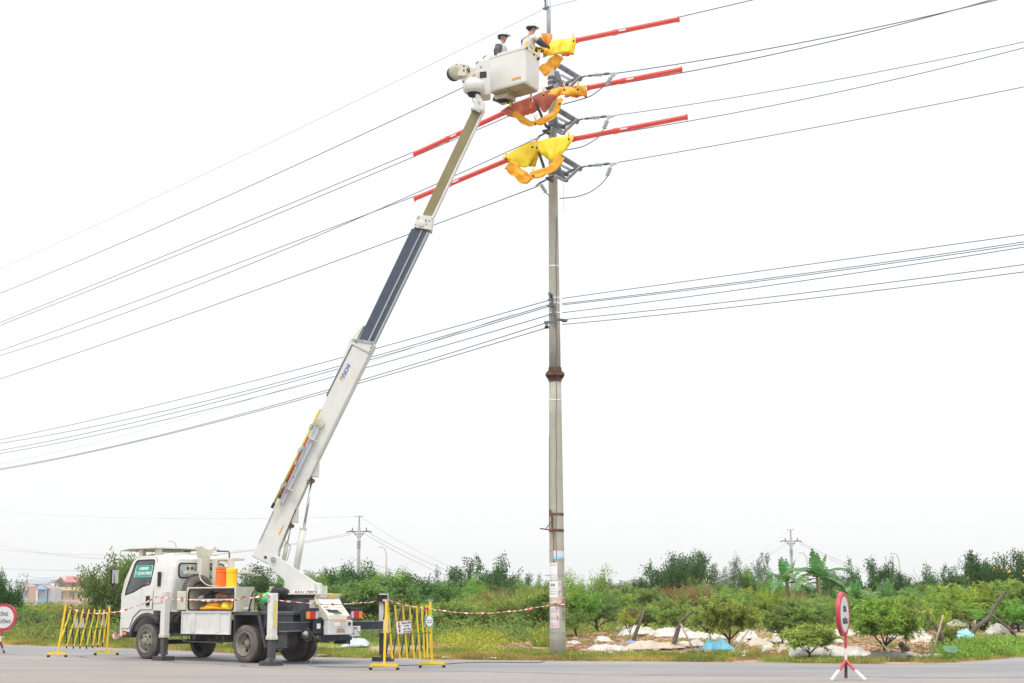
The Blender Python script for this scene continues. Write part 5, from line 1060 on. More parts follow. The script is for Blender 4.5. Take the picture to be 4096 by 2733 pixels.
def person(label, head, D, face, lean, rhand=None, lhand=None, tilt=0, nape=M_rub):
    """head: pixel of the head centre; face: horizontal direction looked at; lean: shift of the neck relative to the hips"""
    hc = P(*head, D); f = Vector((face[0], face[1], 0)).normalized(); s_ = Vector((-f.y, f.x, 0))   # s_ to the person's left
    up = Vector((0, 0, 1)); floor = nb.z+.07
    neck = hc-up*.13-f*.03; chest = neck-up*.22-Vector((lean[0], lean[1], 0))*.4; hip = neck-up*.50-Vector((lean[0], lean[1], 0)); 
    t = thing('person', label, 'person', (hip.x, hip.y, floor)); 
    B = []
    B.append([(hip, (.13, .11)), (chest, (.15, .11)), (neck-up*.06, (.075, .07)), (neck, .05), (hc-up*.05+f*.01, (.062, .07)), (hc+up*.02, (.075, .085)), (hc+up*.075, (.06, .07))])
    for sg, hand in ((-1, rhand), (1, lhand)):
        sh_ = neck-up*.09+s_*(.17*sg)
        if hand is None: el_ = sh_-up*.24+s_*(.05*sg)-f*.02; ha = el_-up*.16+f*.16-s_*(.03*sg)
        else: ha = hand; mid = (sh_+ha)/2; el_ = mid-up*.06+s_*(.04*sg)
        B.append([(chest, (.15, .11)), (sh_, .062), (el_, .042), (ha, .026)])
        kn = hip-up*((hip.z-floor)*.5)+f*.10+s_*(.09*sg); B.append([(hip, (.13, .11)), (hip-up*.06+s_*(.08*sg), .085), (kn, .06), (Vector((kn.x, kn.y, floor+.06))-f*.12, .04), (Vector((kn.x, kn.y, floor+.03))+f*.06, .035)])
    body('body', B, None, M_skin, t)
    # ears, nose, eyes, mouth belong to the head
    mb = MB(); mb.ball(hc+f*.094+up*-.01, .016, 8, (1, 1, 1.4))
    for sg in (-1, 1): mb.ball(hc+s_*(.078*sg)-f*.0-up*.005, .024, 8, (1, .6, 1.3))
    mb.build('nose_and_ears', M_skin, t, smooth=True)['kind'] = 'stuff'
    mb = MB()
    for sg in (-1, 1): mb.ball(hc+f*.082+s_*(.032*sg)+up*.018, .009, 6)
    mb.bar(hc+f*.086-s_*.022-up*.055, hc+f*.086+s_*.022-up*.055, .006); mb.build('eyes_and_mouth', M_ink, t)['kind'] = 'stuff'
    mb = MB(); mb.ball(hc-f*.034+up*.025, .078, 12, (1, 1, .95)); hair = mb.build('hair', M_rub, t, smooth=True)
    # hair shows only below the shell at the back
    # shirt and trousers
    S = [[(hip+up*.0, (.15, .13)), (chest, (.175, .13)), (neck-up*.05, (.09, .085)), (neck+up*.0, (.062, .06))]]
    for sg, hand in ((-1, rhand), (1, lhand)):
        sh_ = neck-up*.09+s_*(.17*sg)
        if hand is None: el_ = sh_-up*.24+s_*(.05*sg)-f*.02; ha = el_-up*.16+f*.16-s_*(.03*sg)
        else: ha = hand; mid = (sh_+ha)/2; el_ = mid-up*.06+s_*(.04*sg)
        S.append([(chest, (.175, .13)), (sh_, .078), (el_, .055)] + ([(lerp(el_, ha, .7), .040)]))
    body('shirt', S, None, M_shirt, t)
    Tr = [[(hip+up*.03, (.155, .13)), (hip-up*.04, (.15, .13))]]
    for sg in (-1, 1):
        kn = hip-up*((hip.z-floor)*.5)+f*.10+s_*(.09*sg); Tr.append([(hip-up*.04, (.15, .13)), (hip-up*.08+s_*(.08*sg), .095), (kn, .072), (Vector((kn.x, kn.y, floor+.1))-f*.10, .052)])
    body('trousers', Tr, None, M_trou, t)
    # rubber sleeves with gloves
    for sg, hand in ((-1, rhand), (1, lhand)):
        sh_ = neck-up*.09+s_*(.17*sg)
        if hand is None: el_ = sh_-up*.24+s_*(.05*sg)-f*.02; ha = el_-up*.16+f*.16-s_*(.03*sg)
        else: ha = hand; mid = (sh_+ha)/2; el_ = mid-up*.06+s_*(.04*sg)
        mb = MB(); a = lerp(sh_, el_, .1 if hand is None else .45); mb.tube([a, lerp(a, el_, .5), el_, lerp(el_, ha, .5), lerp(el_, ha, .92)], [.088 if hand is None else .088, .082, .074, .06, .046], 16); SL = mb.build('rubber_sleeve', M_glove, t, smooth=True)
        mb = MB(); mb.tube([a-(el_-a).normalized()*.012, a+(el_-a).normalized()*.004], .091, 16); mb.build('sleeve_edge', mat('yellow_piping', (.45, .45, .12), .6, var=.1), SL, smooth=True)
        d = (ha-el_).normalized(); u = d.cross(Vector((0, 1, 0))).normalized(); w_ = d.cross(u)
        H = [[(ha-d*.03, .03), (ha+d*.02, (.034, .022)), (ha+d*.045, (.034, .02))]]
        for q, (o_, ln) in enumerate(((-.027, .055), (-.009, .068), (.009, .064), (.027, .05))):
            b_ = ha+d*.05+u*o_; H.append([(ha+d*.045, (.034, .02)), (b_, .0095), (b_+d*ln*.55-w_*.008, .009), (b_+d*ln*.9-w_*.03, .008)])
        b_ = ha+u*.03+d*.005; H.append([(ha+d*.02, (.034, .022)), (b_, .011), (b_+u*.02+d*.03, .010), (b_+u*.018+d*.055-w_*.012, .009)])
        body('glove', H, None, mat('brown_glove', (.10, .045, .03), .6, var=.1), SL, 1)
    # harness
    mb = MB(); bk_ = chest-f*.15+up*.02
    for sg in (-1, 1): mb.tube([neck-up*.02+s_*(.09*sg)+f*.02, neck-up*.05+s_*(.11*sg)-f*.09, bk_+up*.06+s_*.03*sg, chest-f*.155-up*.12-s_*(.04*sg)], .014, 6, flat=.6)
    mb.build('harness', M_dgrey, t, smooth=True)
    # helmet: shell, brim, inner band, chin strap
    ht = hc+up*.055; tl = (up-f*tilt).normalized(); mb = MB(); prof = [(-.012, .122), (-.008, .134), (0, .134), (.006, .122), (.05, .118), (.09, .098), (.12, .062), (.132, 0)]
    mb.lathe(prof, ht, tl, 28, cap=False); HE = mb.build('helmet', M_hat, t, smooth=True)
    mb = MB(); fwd = (f+up*tilt).normalized(); mb.prism([ht+fwd*.12+s_*.10-tl*.008, ht+fwd*.185+s_*.045-tl*.022, ht+fwd*.185-s_*.045-tl*.022, ht+fwd*.12-s_*.10-tl*.008], tl*.008); mb.build('brim', M_hat, HE, bevel=.003)
    mb = MB(); mb.lathe([(-.035, .098), (-.01, .102), (.0, .102)], ht, tl, 20, cap=False); mb.build('inner_band', M_dgrey, HE)
    mb = MB(); mb.lathe([(0, .03), (.02, .03)], ht-f*.105-tl*.03, -f, 10); mb.box(tuple(ht-f*.105-tl*.035), (.05, .09, .05)); mb.build('ratchet', nape, HE, bevel=.01)
    mb = MB()
    for sg in (-1, 1): mb.tube([ht+s_*.10*sg, hc+s_*.085*sg-up*.04+f*.02, hc+f*.06-up*.09], .006, 5)
    mb.build('chin_strap', M_dgrey, HE, smooth=True); return t, hc, neck, chest
p2 = person('worker in pale shirt reaching a black sleeved arm to the yellow blanket', zA(1178, 372), 32.68, (.85, .5), (.15, -.02), rhand=P(*zA(1378, 585), 32.72), lhand=P(*zA(1330, 640), 32.95), tilt=.05)
p1 = person('worker with a blue strap on his white helmet standing in the bucket', zA(822, 478), 32.75, (.93, -.36), (.06, 0), tilt=-.02, nape=mat('blue_strap', (.10, .16, .6), .4, var=.05))
# ---------------------------------------------------------------- construction signs
def round_sign(label, c, r, ax, th, foot, words, back=False):
    t = thing('construction_sign', label, 'road sign', foot, 0, 'round CÔNG TRƯỜNG signs'); c = Vector(c); ax = Vector(ax).normalized(); foot = Vector(foot)
    mb = MB(); mb.lathe([(-th, r*.985), (-th, r), (0, r), (0, r*.80), (-.004, r*.80), (-.004, 0)], c, ax, 56, cap=False); mb.lathe([(-th, r), (-th, 0)], c, ax, 56); D_ = mb.build('disc', M_redp, t)
    mb = MB(); mb.lathe([(-.002, r*.80), (.001, r*.80), (.001, 0)], c, ax, 48); mb.build('face', mat('sign_white', (.60, .61, .61), .5, var=.05, dirt=(.35, .33, .3), dscale=10, damt=.4), D_)
    rt = Vector((0, 0, 1)).cross(ax).normalized()
    for (s_, w, h), dz in zip(words, (.27, -.27)): text(s_, 'lettering', t, frame(c+ax*.004+Vector((0, 0, dz*r)), rt, (0, 0, 1)), w*r, h*r, M_ink, bold=.01)
    top = c-Vector((0, 0, r)); hub = Vector((foot.x, foot.y, foot.z+.29)); mid = lerp(top, hub, .5); p_ = MB(); p_.bar(top+Vector((0, 0, .05)), mid, .035); p_.build('post', M_redp, t); p_ = MB(); p_.bar(mid, hub, .036); p_.build('lower_post', M_white, t)
    return t, hub
ft = G(*zS(657, 1530)); c = P(*zS(640, 935), ft.y+.02)
rs1, hub = round_sign('round CÔNG TRƯỜNG sign turned edge on, standing on the road by the shrubs', c, .352, (.907, -.42, 0), .065, ft, (('CÔNG', .62, .34), ('TRƯỜNG', 1.0, .34)))
for q, nm in (((520, 1550), 0), ((832, 1550), 0), ((660, 1533), 1)):
    e_ = G(*zS(*q)) if not nm else G(*zS(*q))+Vector((.02, .16, 0)); m_ = lerp(hub, e_, .5)
    mb = MB(); mb.bar(hub, m_, .045, .03); mb.build('leg', M_redp if not nm else M_rust, rs1); mb = MB(); mb.bar(m_, e_+Vector((0, 0, .015)), .046, .031); mb.build('leg_tip', M_white if not nm else M_rust, rs1)
ft = G(*zL(-4, 1262)); c = P(*zL(32, 883), ft.y)
rs2, hub = round_sign('round CÔNG TRƯỜNG sign cut by the edge, near the mango tree', c, .325, (-.03, -1, 0), .06, ft, (('CÔNG', .74, .34), ('TRƯỜNG', 1.2, .34)))
for q in ((45, 1256), (-60, 1256)):
    e_ = G(*zL(*q)); m_ = lerp(hub, e_, .5); mb = MB(); mb.bar(hub, m_, .045, .03); mb.build('leg', M_redp, rs2); mb = MB(); mb.bar(m_, lerp(hub, e_, .8), .046, .031); mb.build('leg_band', M_white, rs2); mb = MB(); mb.bar(lerp(hub, e_, .8), e_+Vector((0, 0, .02)), .047, .032); mb.build('leg_tip', M_rust, rs2)
# ---------------------------------------------------------------- folding barriers
def barrier(label, z, pA, pB, yel, blk, hoff):
    """pA/pB: (top, base, foot ends, foot bottom y) in pixels"""
    fA, fB = G(*z(pA[2][0], pA[3])), G(*z(pB[2][0], pB[3])); DA = G(*z(pA[1][0], pA[3])).y; DB = G(*z(pB[1][0], pB[3])).y
    t = thing('folding_barrier', label, 'barrier', G(*z((pA[1][0]+pB[1][0])/2, (pA[3]+pB[3])/2)), 0, 'yellow and black folding barriers')
    xa, xb = pA[1][0], pB[1][0]
    def at(x, y): return P(*z(x, y), lerp(DA, DB, (x-xa)/(xb-xa)))
    for p_, D in ((pA, DA), (pB, DB)):
        mb = MB(); mb.bar(P(*z(*p_[0]), D), P(*z(*p_[1]), D), .042); mb.build('end_post', M_yel, t)
        mb = MB(); mb.box(tuple(P(*z(*p_[0]), D)+Vector((0, 0, .02))), (.13, .06, .015)); mb.build('post_cap', M_steel, t)
        a, b_ = P(*z(p_[2][0], p_[1][1]+8), D), P(*z(p_[2][1], p_[1][1]+8), D); b_.z = a.z; a.z = b_.z = max(.08, a.z)
        a.x += .02; b_.x -= .02
        a.y -= .02; b_.y += .02
        mb = MB(); mb.bar(a, b_, .05); mb.build('foot_bar', M_yel, t)
        for e_ in (a, b_):
            mb = MB(); mb.bar(e_-Vector((0, 0, .02)), Vector((e_.x, e_.y, .02)), .05); L_ = mb.build('foot', M_yel, t); mb = MB(); mb.bar(Vector((e_.x, e_.y, .05)), Vector((e_.x, e_.y, 0.0)), .056); mb.build('rubber_tip', M_rub, L_)
    for a, b_ in yel: mb = MB(); mb.bar(at(*a)-Vector((0, .02, 0)), at(*b_)-Vector((0, .02, 0)), .030, .02); mb.build('slat', M_yel, t)
    for a, b_ in blk: mb = MB(); mb.bar(at(*a)+Vector((0, .015, 0)), at(*b_)+Vector((0, .015, 0)), .026, .018); mb.build('slat', M_blk, t)['label'] = 'black painted slat'
    mb = MB()
    for a, b_ in yel: mb.ball(lerp(at(*a), at(*b_), .52)-Vector((0, .035, 0)), .012, 6)
    mb.build('pivot_bolt', M_rust, t)['kind'] = 'stuff'
    return at
atL = barrier('stretched yellow and black folding barrier left of the truck cab', zL, ((688, 748), (600, 1250), (498, 692), 1298), ((1140, 768), (1110, 1236), (985, 1228), 1277),
    [((740, 800), (622, 1160)), ((808, 800), (695, 1180)), ((872, 800), (768, 1180)), ((932, 800), (836, 1180)), ((990, 805), (903, 1175)), ((1042, 805), (965, 1175)), ((1086, 805), (1021, 1170)), ((1120, 830), (1072, 1145))],
    [((686, 780), (690, 1205)), ((745, 800), (762, 1210)), ((815, 805), (830, 1210)), ((876, 820), (898, 1215)), ((940, 830), (960, 1205)), ((996, 830), (1016, 1195)), ((1050, 840), (1065, 1190)), ((1094, 840), (1112, 1190))], 0)
atR = barrier('stretched yellow and black folding barrier carrying a danger sign behind the truck', zR, ((527, 372), (495, 1298), (285, 707), 1378), ((1163, 382), (1188, 1270), (1005, 1375), 1345),
    [((553, 435), (615, 1215)), ((652, 442), (728, 1220)), ((765, 445), (833, 1216)), ((865, 450), (935, 1215)), ((962, 450), (1018, 1215)), ((1038, 450), (1085, 1208)), ((1105, 445), (1125, 1203)), ((1138, 440), (1180, 1203))],
    [((648, 450), (524, 1130)), ((752, 452), (622, 1165)), ((858, 452), (736, 1160)), ((952, 455), (842, 1130)), ((1032, 460), (944, 1115)), ((1094, 455), (1024, 1112)), ((1130, 450), (1090, 1100))], 0)
def flat_sign(name, label, cat, at, corners, m, edge_m, off=-.05):
    cs = [at(*c_)+Vector((0, off, 0)) for c_ in corners]; t = thing(name, label, cat, (cs[2]+cs[3])/2); mb = MB(); mb.prism(cs, (0, .006, 0)); mb.build('panel', m, t)
    c = sum(cs, Vector())/4; rt = (cs[1]-cs[0]).normalized(); up = (cs[0]-cs[3]).normalized()
    if edge_m:
        for i in range(4): mb = MB(); a, b_ = lerp(cs[i], c, .03), lerp(cs[(i+1) % 4], c, .03); mb.bar(a-Vector((0, .003, 0)), b_-Vector((0, .003, 0)), .008, .008); mb.build('red_border', edge_m, t)
    return t, c, rt, up, (cs[1]-cs[0]).length, (cs[0]-cs[3]).length
t, c, rt, up, w, h = flat_sign('danger_sign', 'white danger sign with a red lightning bolt tied to the right barrier', 'warning sign', atR, [(660, 672), (885, 646), (903, 836), (682, 864)], M_paper, M_redp)
nrm = rt.cross(up).normalized()
F_ = lambda a, b_: frame(c+rt*(a*w)+up*(b_*h)+nrm*.006, rt, up)
text('CẤM LẠI GẦN !', 'lettering', t, F_(.17, .30), w*.62, h*.19, M_ink, bold=.01)
for s_, yy, ww in (('CÓ ĐIỆN', .07, .36), ('NGUY HIỂM', -.14, .48), ('CHẾT NGƯỜI', -.34, .52)): text(s_, 'lettering', t, F_(.16, yy), w*ww, h*.14, M_ink)
mb = MB(); bolt = [(-.32, .38), (-.38, .02), (-.28, .06), (-.33, -.22), (-.38, -.20), (-.30, -.42), (-.24, -.16), (-.285, -.19), (-.22, .16), (-.31, .12), (-.24, .36)]
mb.prism([c+rt*(a*w)+up*(b_*h)+nrm*.004 for a, b_ in bolt], nrm*.005); mb.build('lightning_bolt', M_redp, t)
curve('thin string tying the danger sign to the barrier', [atR(672, 680), atR(700, 580), atR(752, 440), atR(790, 480), atR(852, 560), atR(845, 640)], .004, 'string', 'sign_string')
t, c, rt, up, w, h = flat_sign('safety_sign', 'green and white safety sign with a round panel on the right barrier post', 'sign', atR, [(1088, 592), (1210, 592), (1208, 754), (1080, 750)], M_paper, None, -.045)
nrm = rt.cross(up).normalized(); mb = MB(); cs = [c+rt*(a*w*.46)+up*(b_*h*.46)+nrm*.006 for a, b_ in ((-1, 1), (1, 1), (1, -1), (-1, -1))]; mb.prism(cs, nrm*.003); mb.build('green_field', mat('sign_green', (.02, .32, .18), .5, var=.05), t)
mb = MB(); mb.lathe([(0, w*.41), (.004, w*.41)], c+nrm*.010, nrm, 32); mb.build('round_panel', M_paper, t)
F_ = lambda a, b_: frame(c+rt*(a*w)+up*(b_*h)+nrm*.016, rt, up)
text('LÀM VIỆC', 'lettering', t, F_(0, .10), w*.66, h*.11, M_ink); text('TẠI ĐÂY', 'lettering', t, F_(0, -.10), w*.6, h*.11, M_ink)
for cr_, lb in (([(762, 893), (893, 893), (888, 993), (770, 996)], 'blank back of a pale sign hanging on the left barrier'), ([(1035, 860), (1090, 855), (1092, 962), (1028, 962)], 'narrow pale sign back at the right end of the left barrier')):
    flat_sign('blank_sign', lb, 'sign', atL, cr_, mat('sign_back', (.66, .66, .62), .6, var=.06), None, .04)
# ---------------------------------------------------------------- barrier tape
def tape(label, pts, seg=.11, w=.045, seed=0):
    pts = [Vector(p) for p in pts]; path = []
    for i in range(len(pts)-1):
        p0, p1, p2, p3 = pts[max(i-1, 0)], pts[i], pts[i+1], pts[min(i+2, len(pts)-1)]
        m = max(2, int((p2-p1).length/.03))
        for t in np.linspace(0, 1, m, endpoint=False): path.append(.5*((2*p1)+(p2-p0)*t+(2*p0-5*p1+4*p2-p3)*t*t+(3*p1-p0-3*p2+p3)*t**3))
    path.append(pts[-1]); mb = MB(); L_ = 0
    for i, p in enumerate(path):
        if i: L_ += (p-path[i-1]).length
        d = (path[min(i+1, len(path)-1)]-path[max(i-1, 0)]).normalized(); a = Vector((0, 0, 1)); b_ = d.cross(a).normalized(); ang = L_*5+seed+.8*math.sin(L_*3)
        u = (a*math.cos(ang)+b_*math.sin(ang))*(w/2*(.55+.35*math.sin(L_*7+seed))); mb.v += [tuple(p+u), tuple(p-u)]
        if i: mb.f.append((2*i-2, 2*i-1, 2*i+1, 2*i)); mb.m.append(int(L_/seg) % 2)
    o = bpy.data.objects.new('barrier_tape', mb.mesh('barrier_tape', [mat('tape_red', (.70, .05, .03), .35, var=.05), mat('tape_white', (.78, .78, .76), .35, var=.03)])); sc.collection.objects.link(o)
    s_ = o.modifiers.new('thickness', 'SOLIDIFY'); s_.thickness = .008; return tag(o, label, 'tape', 'red and white barrier tape')
aL = lambda x, y: atL(x, y)-Vector((0, .06, 0))
tape('red and white tape sagging across the left barrier', [aL(685, 755), aL(740, 785), aL(830, 825), aL(920, 838), aL(1000, 842), aL(1090, 840), aL(1135, 765), aL(1140, 835)])
wz1 = lambda q, v: TW(*onv(z1(*q), v))
tape('red and white tape from the left barrier across the cab door', [atL(1140, 835), wz1((0, 890), -.8), wz1((220, 868), -.45), wz1((430, 802), -.42), wz1((640, 705), -.40), wz1((735, 684), -.38)], seed=1)
tape('red and white tape passing in front of the open side locker', [wz1((690, 712), -.38), wz1((850, 738), -.40), wz1((1050, 750), -.45), wz1((1250, 752), -.5), wz1((1480, 742), -.6), wz1((1680, 718), -.68), wz1((1850, 688), -.72)], seed=2)
wz2 = lambda q, D: P(*z2(*q), D)
yo2 = TW(4.84, -.60, 0).y-.12; yo3 = TW(4.84, 2.49, 0).y-.12
tape('red and white tape crossing behind the truck over its tail lights', [wz2((462, 690), yo2), wz2((560, 738), yo2+.1), wz2((750, 768), lerp(yo2, yo3, .2)), wz2((1000, 785), lerp(yo2, yo3, .4)-.5), wz2((1180, 790), 29.6), wz2((1400, 783), 30.0), wz2((1600, 768), yo3-.1), wz2((1740, 750), yo3)], seed=3)
tape('red and white tape over the top of the right barrier', [wz2((1740, 752), yo3), atR(545, 372)-Vector((0, .06, 0)), atR(640, 392)-Vector((0, .06, 0)), atR(760, 428)-Vector((0, .06, 0)), atR(900, 455)-Vector((0, .06, 0)), atR(1050, 480)-Vector((0, .06, 0)), atR(1165, 495)-Vector((0, .06, 0))], seed=4)
yb = atR(1165, 495).y
def zT(x, y): return (1300+x/2.474, 2000+y/2.474)
tape('red and white tape sagging from the right barrier to the concrete pole', [P(*zT(1060, 1085), yb), P(*zT(1200, 1103), lerp(yb, 33.7, .15)), P(*zT(1350, 1116), lerp(yb, 33.7, .28)), P(*zT(1500, 1122), lerp(yb, 33.7, .4)), P(*zT(1700, 1117), lerp(yb, 33.7, .58)), P(*zT(1900, 1097), lerp(yb, 33.7, .74)), P(*zT(2100, 1065), lerp(yb, 33.7, .9)), P(*zT(2225, 1042), 33.75)], seed=5)
tape('red and white tape knotted round the concrete pole with a dangling end', [surf(1262, 1388, .03), surf(1268, 1385, .03), surf(1280, 1387, .035), surf(1292, 1386, .03), surf(1286, 1385, .04), surf(1277, 1390, .045), surf(1277.5, 1405, .03), surf(1279, 1420, .02), surf(1278, 1432, .02)], w=.07, seed=6)
# ---------------------------------------------------------------- things carried on the truck
pl = lambda q, v: TW(*onv(q, v))
b0 = TW(2.12, .33, 1.54)
t = thing('insulating_tube', 'orange tall tube standing on the side locker beside the boom rest', 'tube case', b0); mb = MB()
for z0, z1_, r_ in ((0, .37, .128), (.375, .42, .134)):
    mb.lathe([(z0, r_), (z1_, r_)], b0, (0, 0, 1), 8)
mb.build('tube_case', mat('orange_plastic', (.85, .16, .02), .45, var=.06), t)
mb = MB(); mb.lathe([(.30, .131), (.315, .131)], b0, (0, 0, 1), 8); mb.build('lid_seam', mat('orange_seam', (.5, .09, .01), .5, var=.05), t)
b1 = b0+TU*.31+TV*.02
t = thing('yellow_tube', 'yellow round tube standing on the side locker right of the orange one', 'tube case', b1); mb = MB(); mb.lathe([(0, .118), (.30, .118), (.305, .126), (.385, .126), (.395, .11)], b1, (0, 0, 1), 26); mb.build('tube_case', mat('yellow_plastic', (.82, .55, .01), .45, var=.06), t, smooth=False)
curve('pale rope looped from the boom rest to the orange tube', [TW(1.55, .2, 1.85), TW(1.7, .1, 1.72), TW(1.95, .05, 1.60), TW(2.15, .04, 1.565), TW(2.3, .08, 1.56)], .012, 'rope', 'rope', mat('rope', (.55, .42, .30), .9, var=.1))
def lump(name, label, cat, c, size, m, seed=0, sharp=.35, group=None, n=14, parent=None):
    mb = MB(); mb.ball((0, 0, 0), 1, n)
    for i, v in enumerate(mb.v):
        q = Vector(v); k_ = 1+sharp*(noise.noise(q*1.7+Vector((seed, 0, 0)))+.6*noise.noise(q*4+Vector((seed, 3, 0)))); mb.v[i] = (q.x*size[0]*k_, q.y*size[1]*k_, max(-.75, q.z)*size[2]*k_)
    o = mb.build(name, m, parent, smooth=True); o.location = c
    if label: tag(o, label, cat, group)
    return o
def lay(name, label, u, v, z, size, m, seed=0, cat='bag', **k): o = lump(name, label, cat, TW(u, v, z), size, m, seed, **k); o.rotation_euler.z = -AL; return o
lay('folded_blanket', 'folded orange blankets on the floor of the open side locker', 2.02, .2, 1.10, (.42, .14, .055), M_blor, 1, 'blanket', sharp=.3)
lay('folded_blanket', 'orange blanket heaped on the folded ones in the open side locker', 2.10, .22, 1.16, (.33, .12, .06), M_blor, 2, 'blanket', sharp=.5)
lay('yellow_bag', 'yellow plastic bag in the lower right of the open side locker', 2.52, .18, 1.14, (.15, .12, .10), M_blyel, 3, sharp=.3)
lay('yellow_bag', 'orange yellow bag at the right end of the open side locker', 2.75, .22, 1.15, (.13, .12, .12), M_blor, 4, sharp=.3)
sp = TW(2.84, .10, 1.06); t = thing('spray_can', 'red and white spray can at the right end of the open locker', 'spray can', sp); mb = MB(); mb.lathe([(0, .034), (.19, .034), (.21, .015), (.235, .015)], sp, (0, 0, 1), 14); mb.build('can', M_paper, t); mb = MB(); mb.lathe([(.05, .035), (.13, .035)], sp, (0, 0, 1), 14, cap=False); mb.build('red_band', M_redp, t)
lay('dark_bag', 'dark bundle on the left of the locker shelf', 1.95, .25, 1.36, (.22, .14, .07), M_black, 5, sharp=.6)
lay('clear_bag', 'crumpled clear plastic bag on the left of the locker shelf', 1.70, .2, 1.335, (.10, .1, .045), mat('clear_plastic', (.42, .44, .46), .3, var=.3), 6, sharp=.6)
lay('green_bag', 'olive green sack standing behind the dark bundle on the shelf', 1.83, .30, 1.38, (.07, .07, .10), mat('olive_cloth', (.14, .17, .08), .8, var=.2), 7, sharp=.3)
for k, (u, s_) in enumerate(((2.33, 'left'), (2.52, 'middle'), (2.82, 'right'))):
    pts = []
    for j in range(60): a = j*.55; pts.append(TW(u+.15*math.cos(a)*(1-.3*math.sin(j)), .2+.1*math.sin(a), 1.32+.0012*j+.02*math.sin(a*1.7+k)))
    curve(f'{s_} heap of orange brown rope on the locker shelf', pts[:34] if k else pts, .014, 'rope', 'rope', mat('brown_rope', (.34, .16, .09), .9, var=.2), group='ropes on the locker shelf')
lay('black_jacket', 'black jacket heaped behind the near rear outrigger', 4.05, .28, 1.42, (.22, .16, .13), M_rub, 9, 'jacket', sharp=.7)
lay('green_helmet', 'bright green helmet lying on the truck deck', 3.62, .34, 1.30, (.16, .13, .13), mat('bright_green', (.03, .62, .18), .4, var=.05), 10, 'helmet', sharp=.06)
pr_ = lay('grey_shoe', 'worn grey shoe lying on the deck beside the locker', 3.18, .15, 1.075, (.13, .06, .05), mat('shoe_grey', (.35, .31, .30), .8, var=.2), 11, 'shoe', sharp=.2)
mb = MB()
for k in range(9):
    u = 3.55+k*.055; mb.tube([TW(u+.02*math.sin(a_), .12+.1*a_/6, 1.09+.05*math.sin(a_*1.3+k)) for a_ in np.linspace(0, 6, 12)], .02, 6)
tag(mb.build('hose_coil', M_dgrey, None, smooth=True), 'grey corrugated hose coiled on the deck beside the green helmet', 'hose')
mb = MB(); mb.tube([TW(3.30, .10, 1.04), TW(3.42, .10, 1.42), TW(3.47, .10, 1.46), TW(3.52, .10, 1.42), TW(3.62, .10, 1.04)], .018, 8); tag(mb.build('folding_stand', M_dgrey, None, smooth=True), 'dark metal A-shaped stand on the truck deck by the green helmet', 'stand')
# placard in the cab window
c = [TW(*side(u, z, .022)) for u, z in ((-.50, 2.03), (.115, 2.03), (.10, 1.77), (-.53, 1.77))]
t = thing('window_placard', 'green placard with white lettering behind the driver window of the truck', 'placard', c[3]); mb = MB(); mb.prism(c, TV*.003); mb.build('board', M_green, t)
cc = sum(c, Vector())/4-TV*.004; rt = (c[1]-c[0]).normalized(); up = (c[0]-c[3]).normalized()
for i in range(4): mb = MB(); a, b_ = lerp(c[i], cc, .04), lerp(c[(i+1) % 4], cc, .04); mb.bar(a-TV*.002, b_-TV*.002, .008, .004); mb.build('white_border', M_paper, t)
text('UBND', 'lettering', t, frame(cc+up*.062, rt, up), .34, .065, M_paper, bold=.03); text('TT QUANG MINH', 'lettering', t, frame(cc-up*.05, rt, up), .58, .085, M_paper, bold=.012)
# hot sticks strapped along the boom
for lb, a, b_, m_, r_ in (('long yellow insulating stick strapped along the boom', (400, 480), (124, 1045), mat('stick_yellow', (.50, .38, .06), .5, var=.1), .026), ('thin dark red stick beside the yellow one on the boom', (332, 640), (166, 990), mat('stick_red', (.35, .02, .04), .5, var=.1), .02)):
    A_, B_ = P(*z3(*a), BD-.15), P(*z3(*b_), BD-.15); t = thing('hot_stick', lb, 'insulating stick', B_); mb = MB(); mb.tube([A_, B_], r_, 10); mb.build('stick', m_, t, smooth=True)
    for tt in (.18, .42, .78): mb = MB(); q = lerp(A_, B_, tt); d = (B_-A_).normalized(); mb.tube([q-d*.05, q+d*.05], r_*1.7, 10); mb.build('clip', M_steel, t)
    mb = MB(); mb.tube([lerp(A_, B_, .95), B_], r_*1.25, 10); mb.build('end_sleeve', M_rub if 'yellow' in lb else mat('orange_tip', (.8, .08, .02), .5, var=.05), t)
# grey cable from the truck down and across the road
cable = [TW(4.98, .18, .72), TW(5.02, .34, .55), TW(5.04, .42, .25)]+[G(x*K, y*K, .012) for x, y in ((712, 1527), (740, 1530), (790, 1531), (850, 1530.5), (930, 1527), (1010, 1524.5))]+[G(x*K, y*K, .012) for x, y in ((1080, 1520.5), (1160, 1520), (1225, 1520.5), (1245, 1518.5))]+[g_of(1258, 1508)+Vector((0, 0, .02)), Vector((pb.x-.05, PD-.24, .2))]
curve('thin dark cable trailing from the rear work lamp across the road', cable, .009, 'cable', 'ground_cable', M_cable)
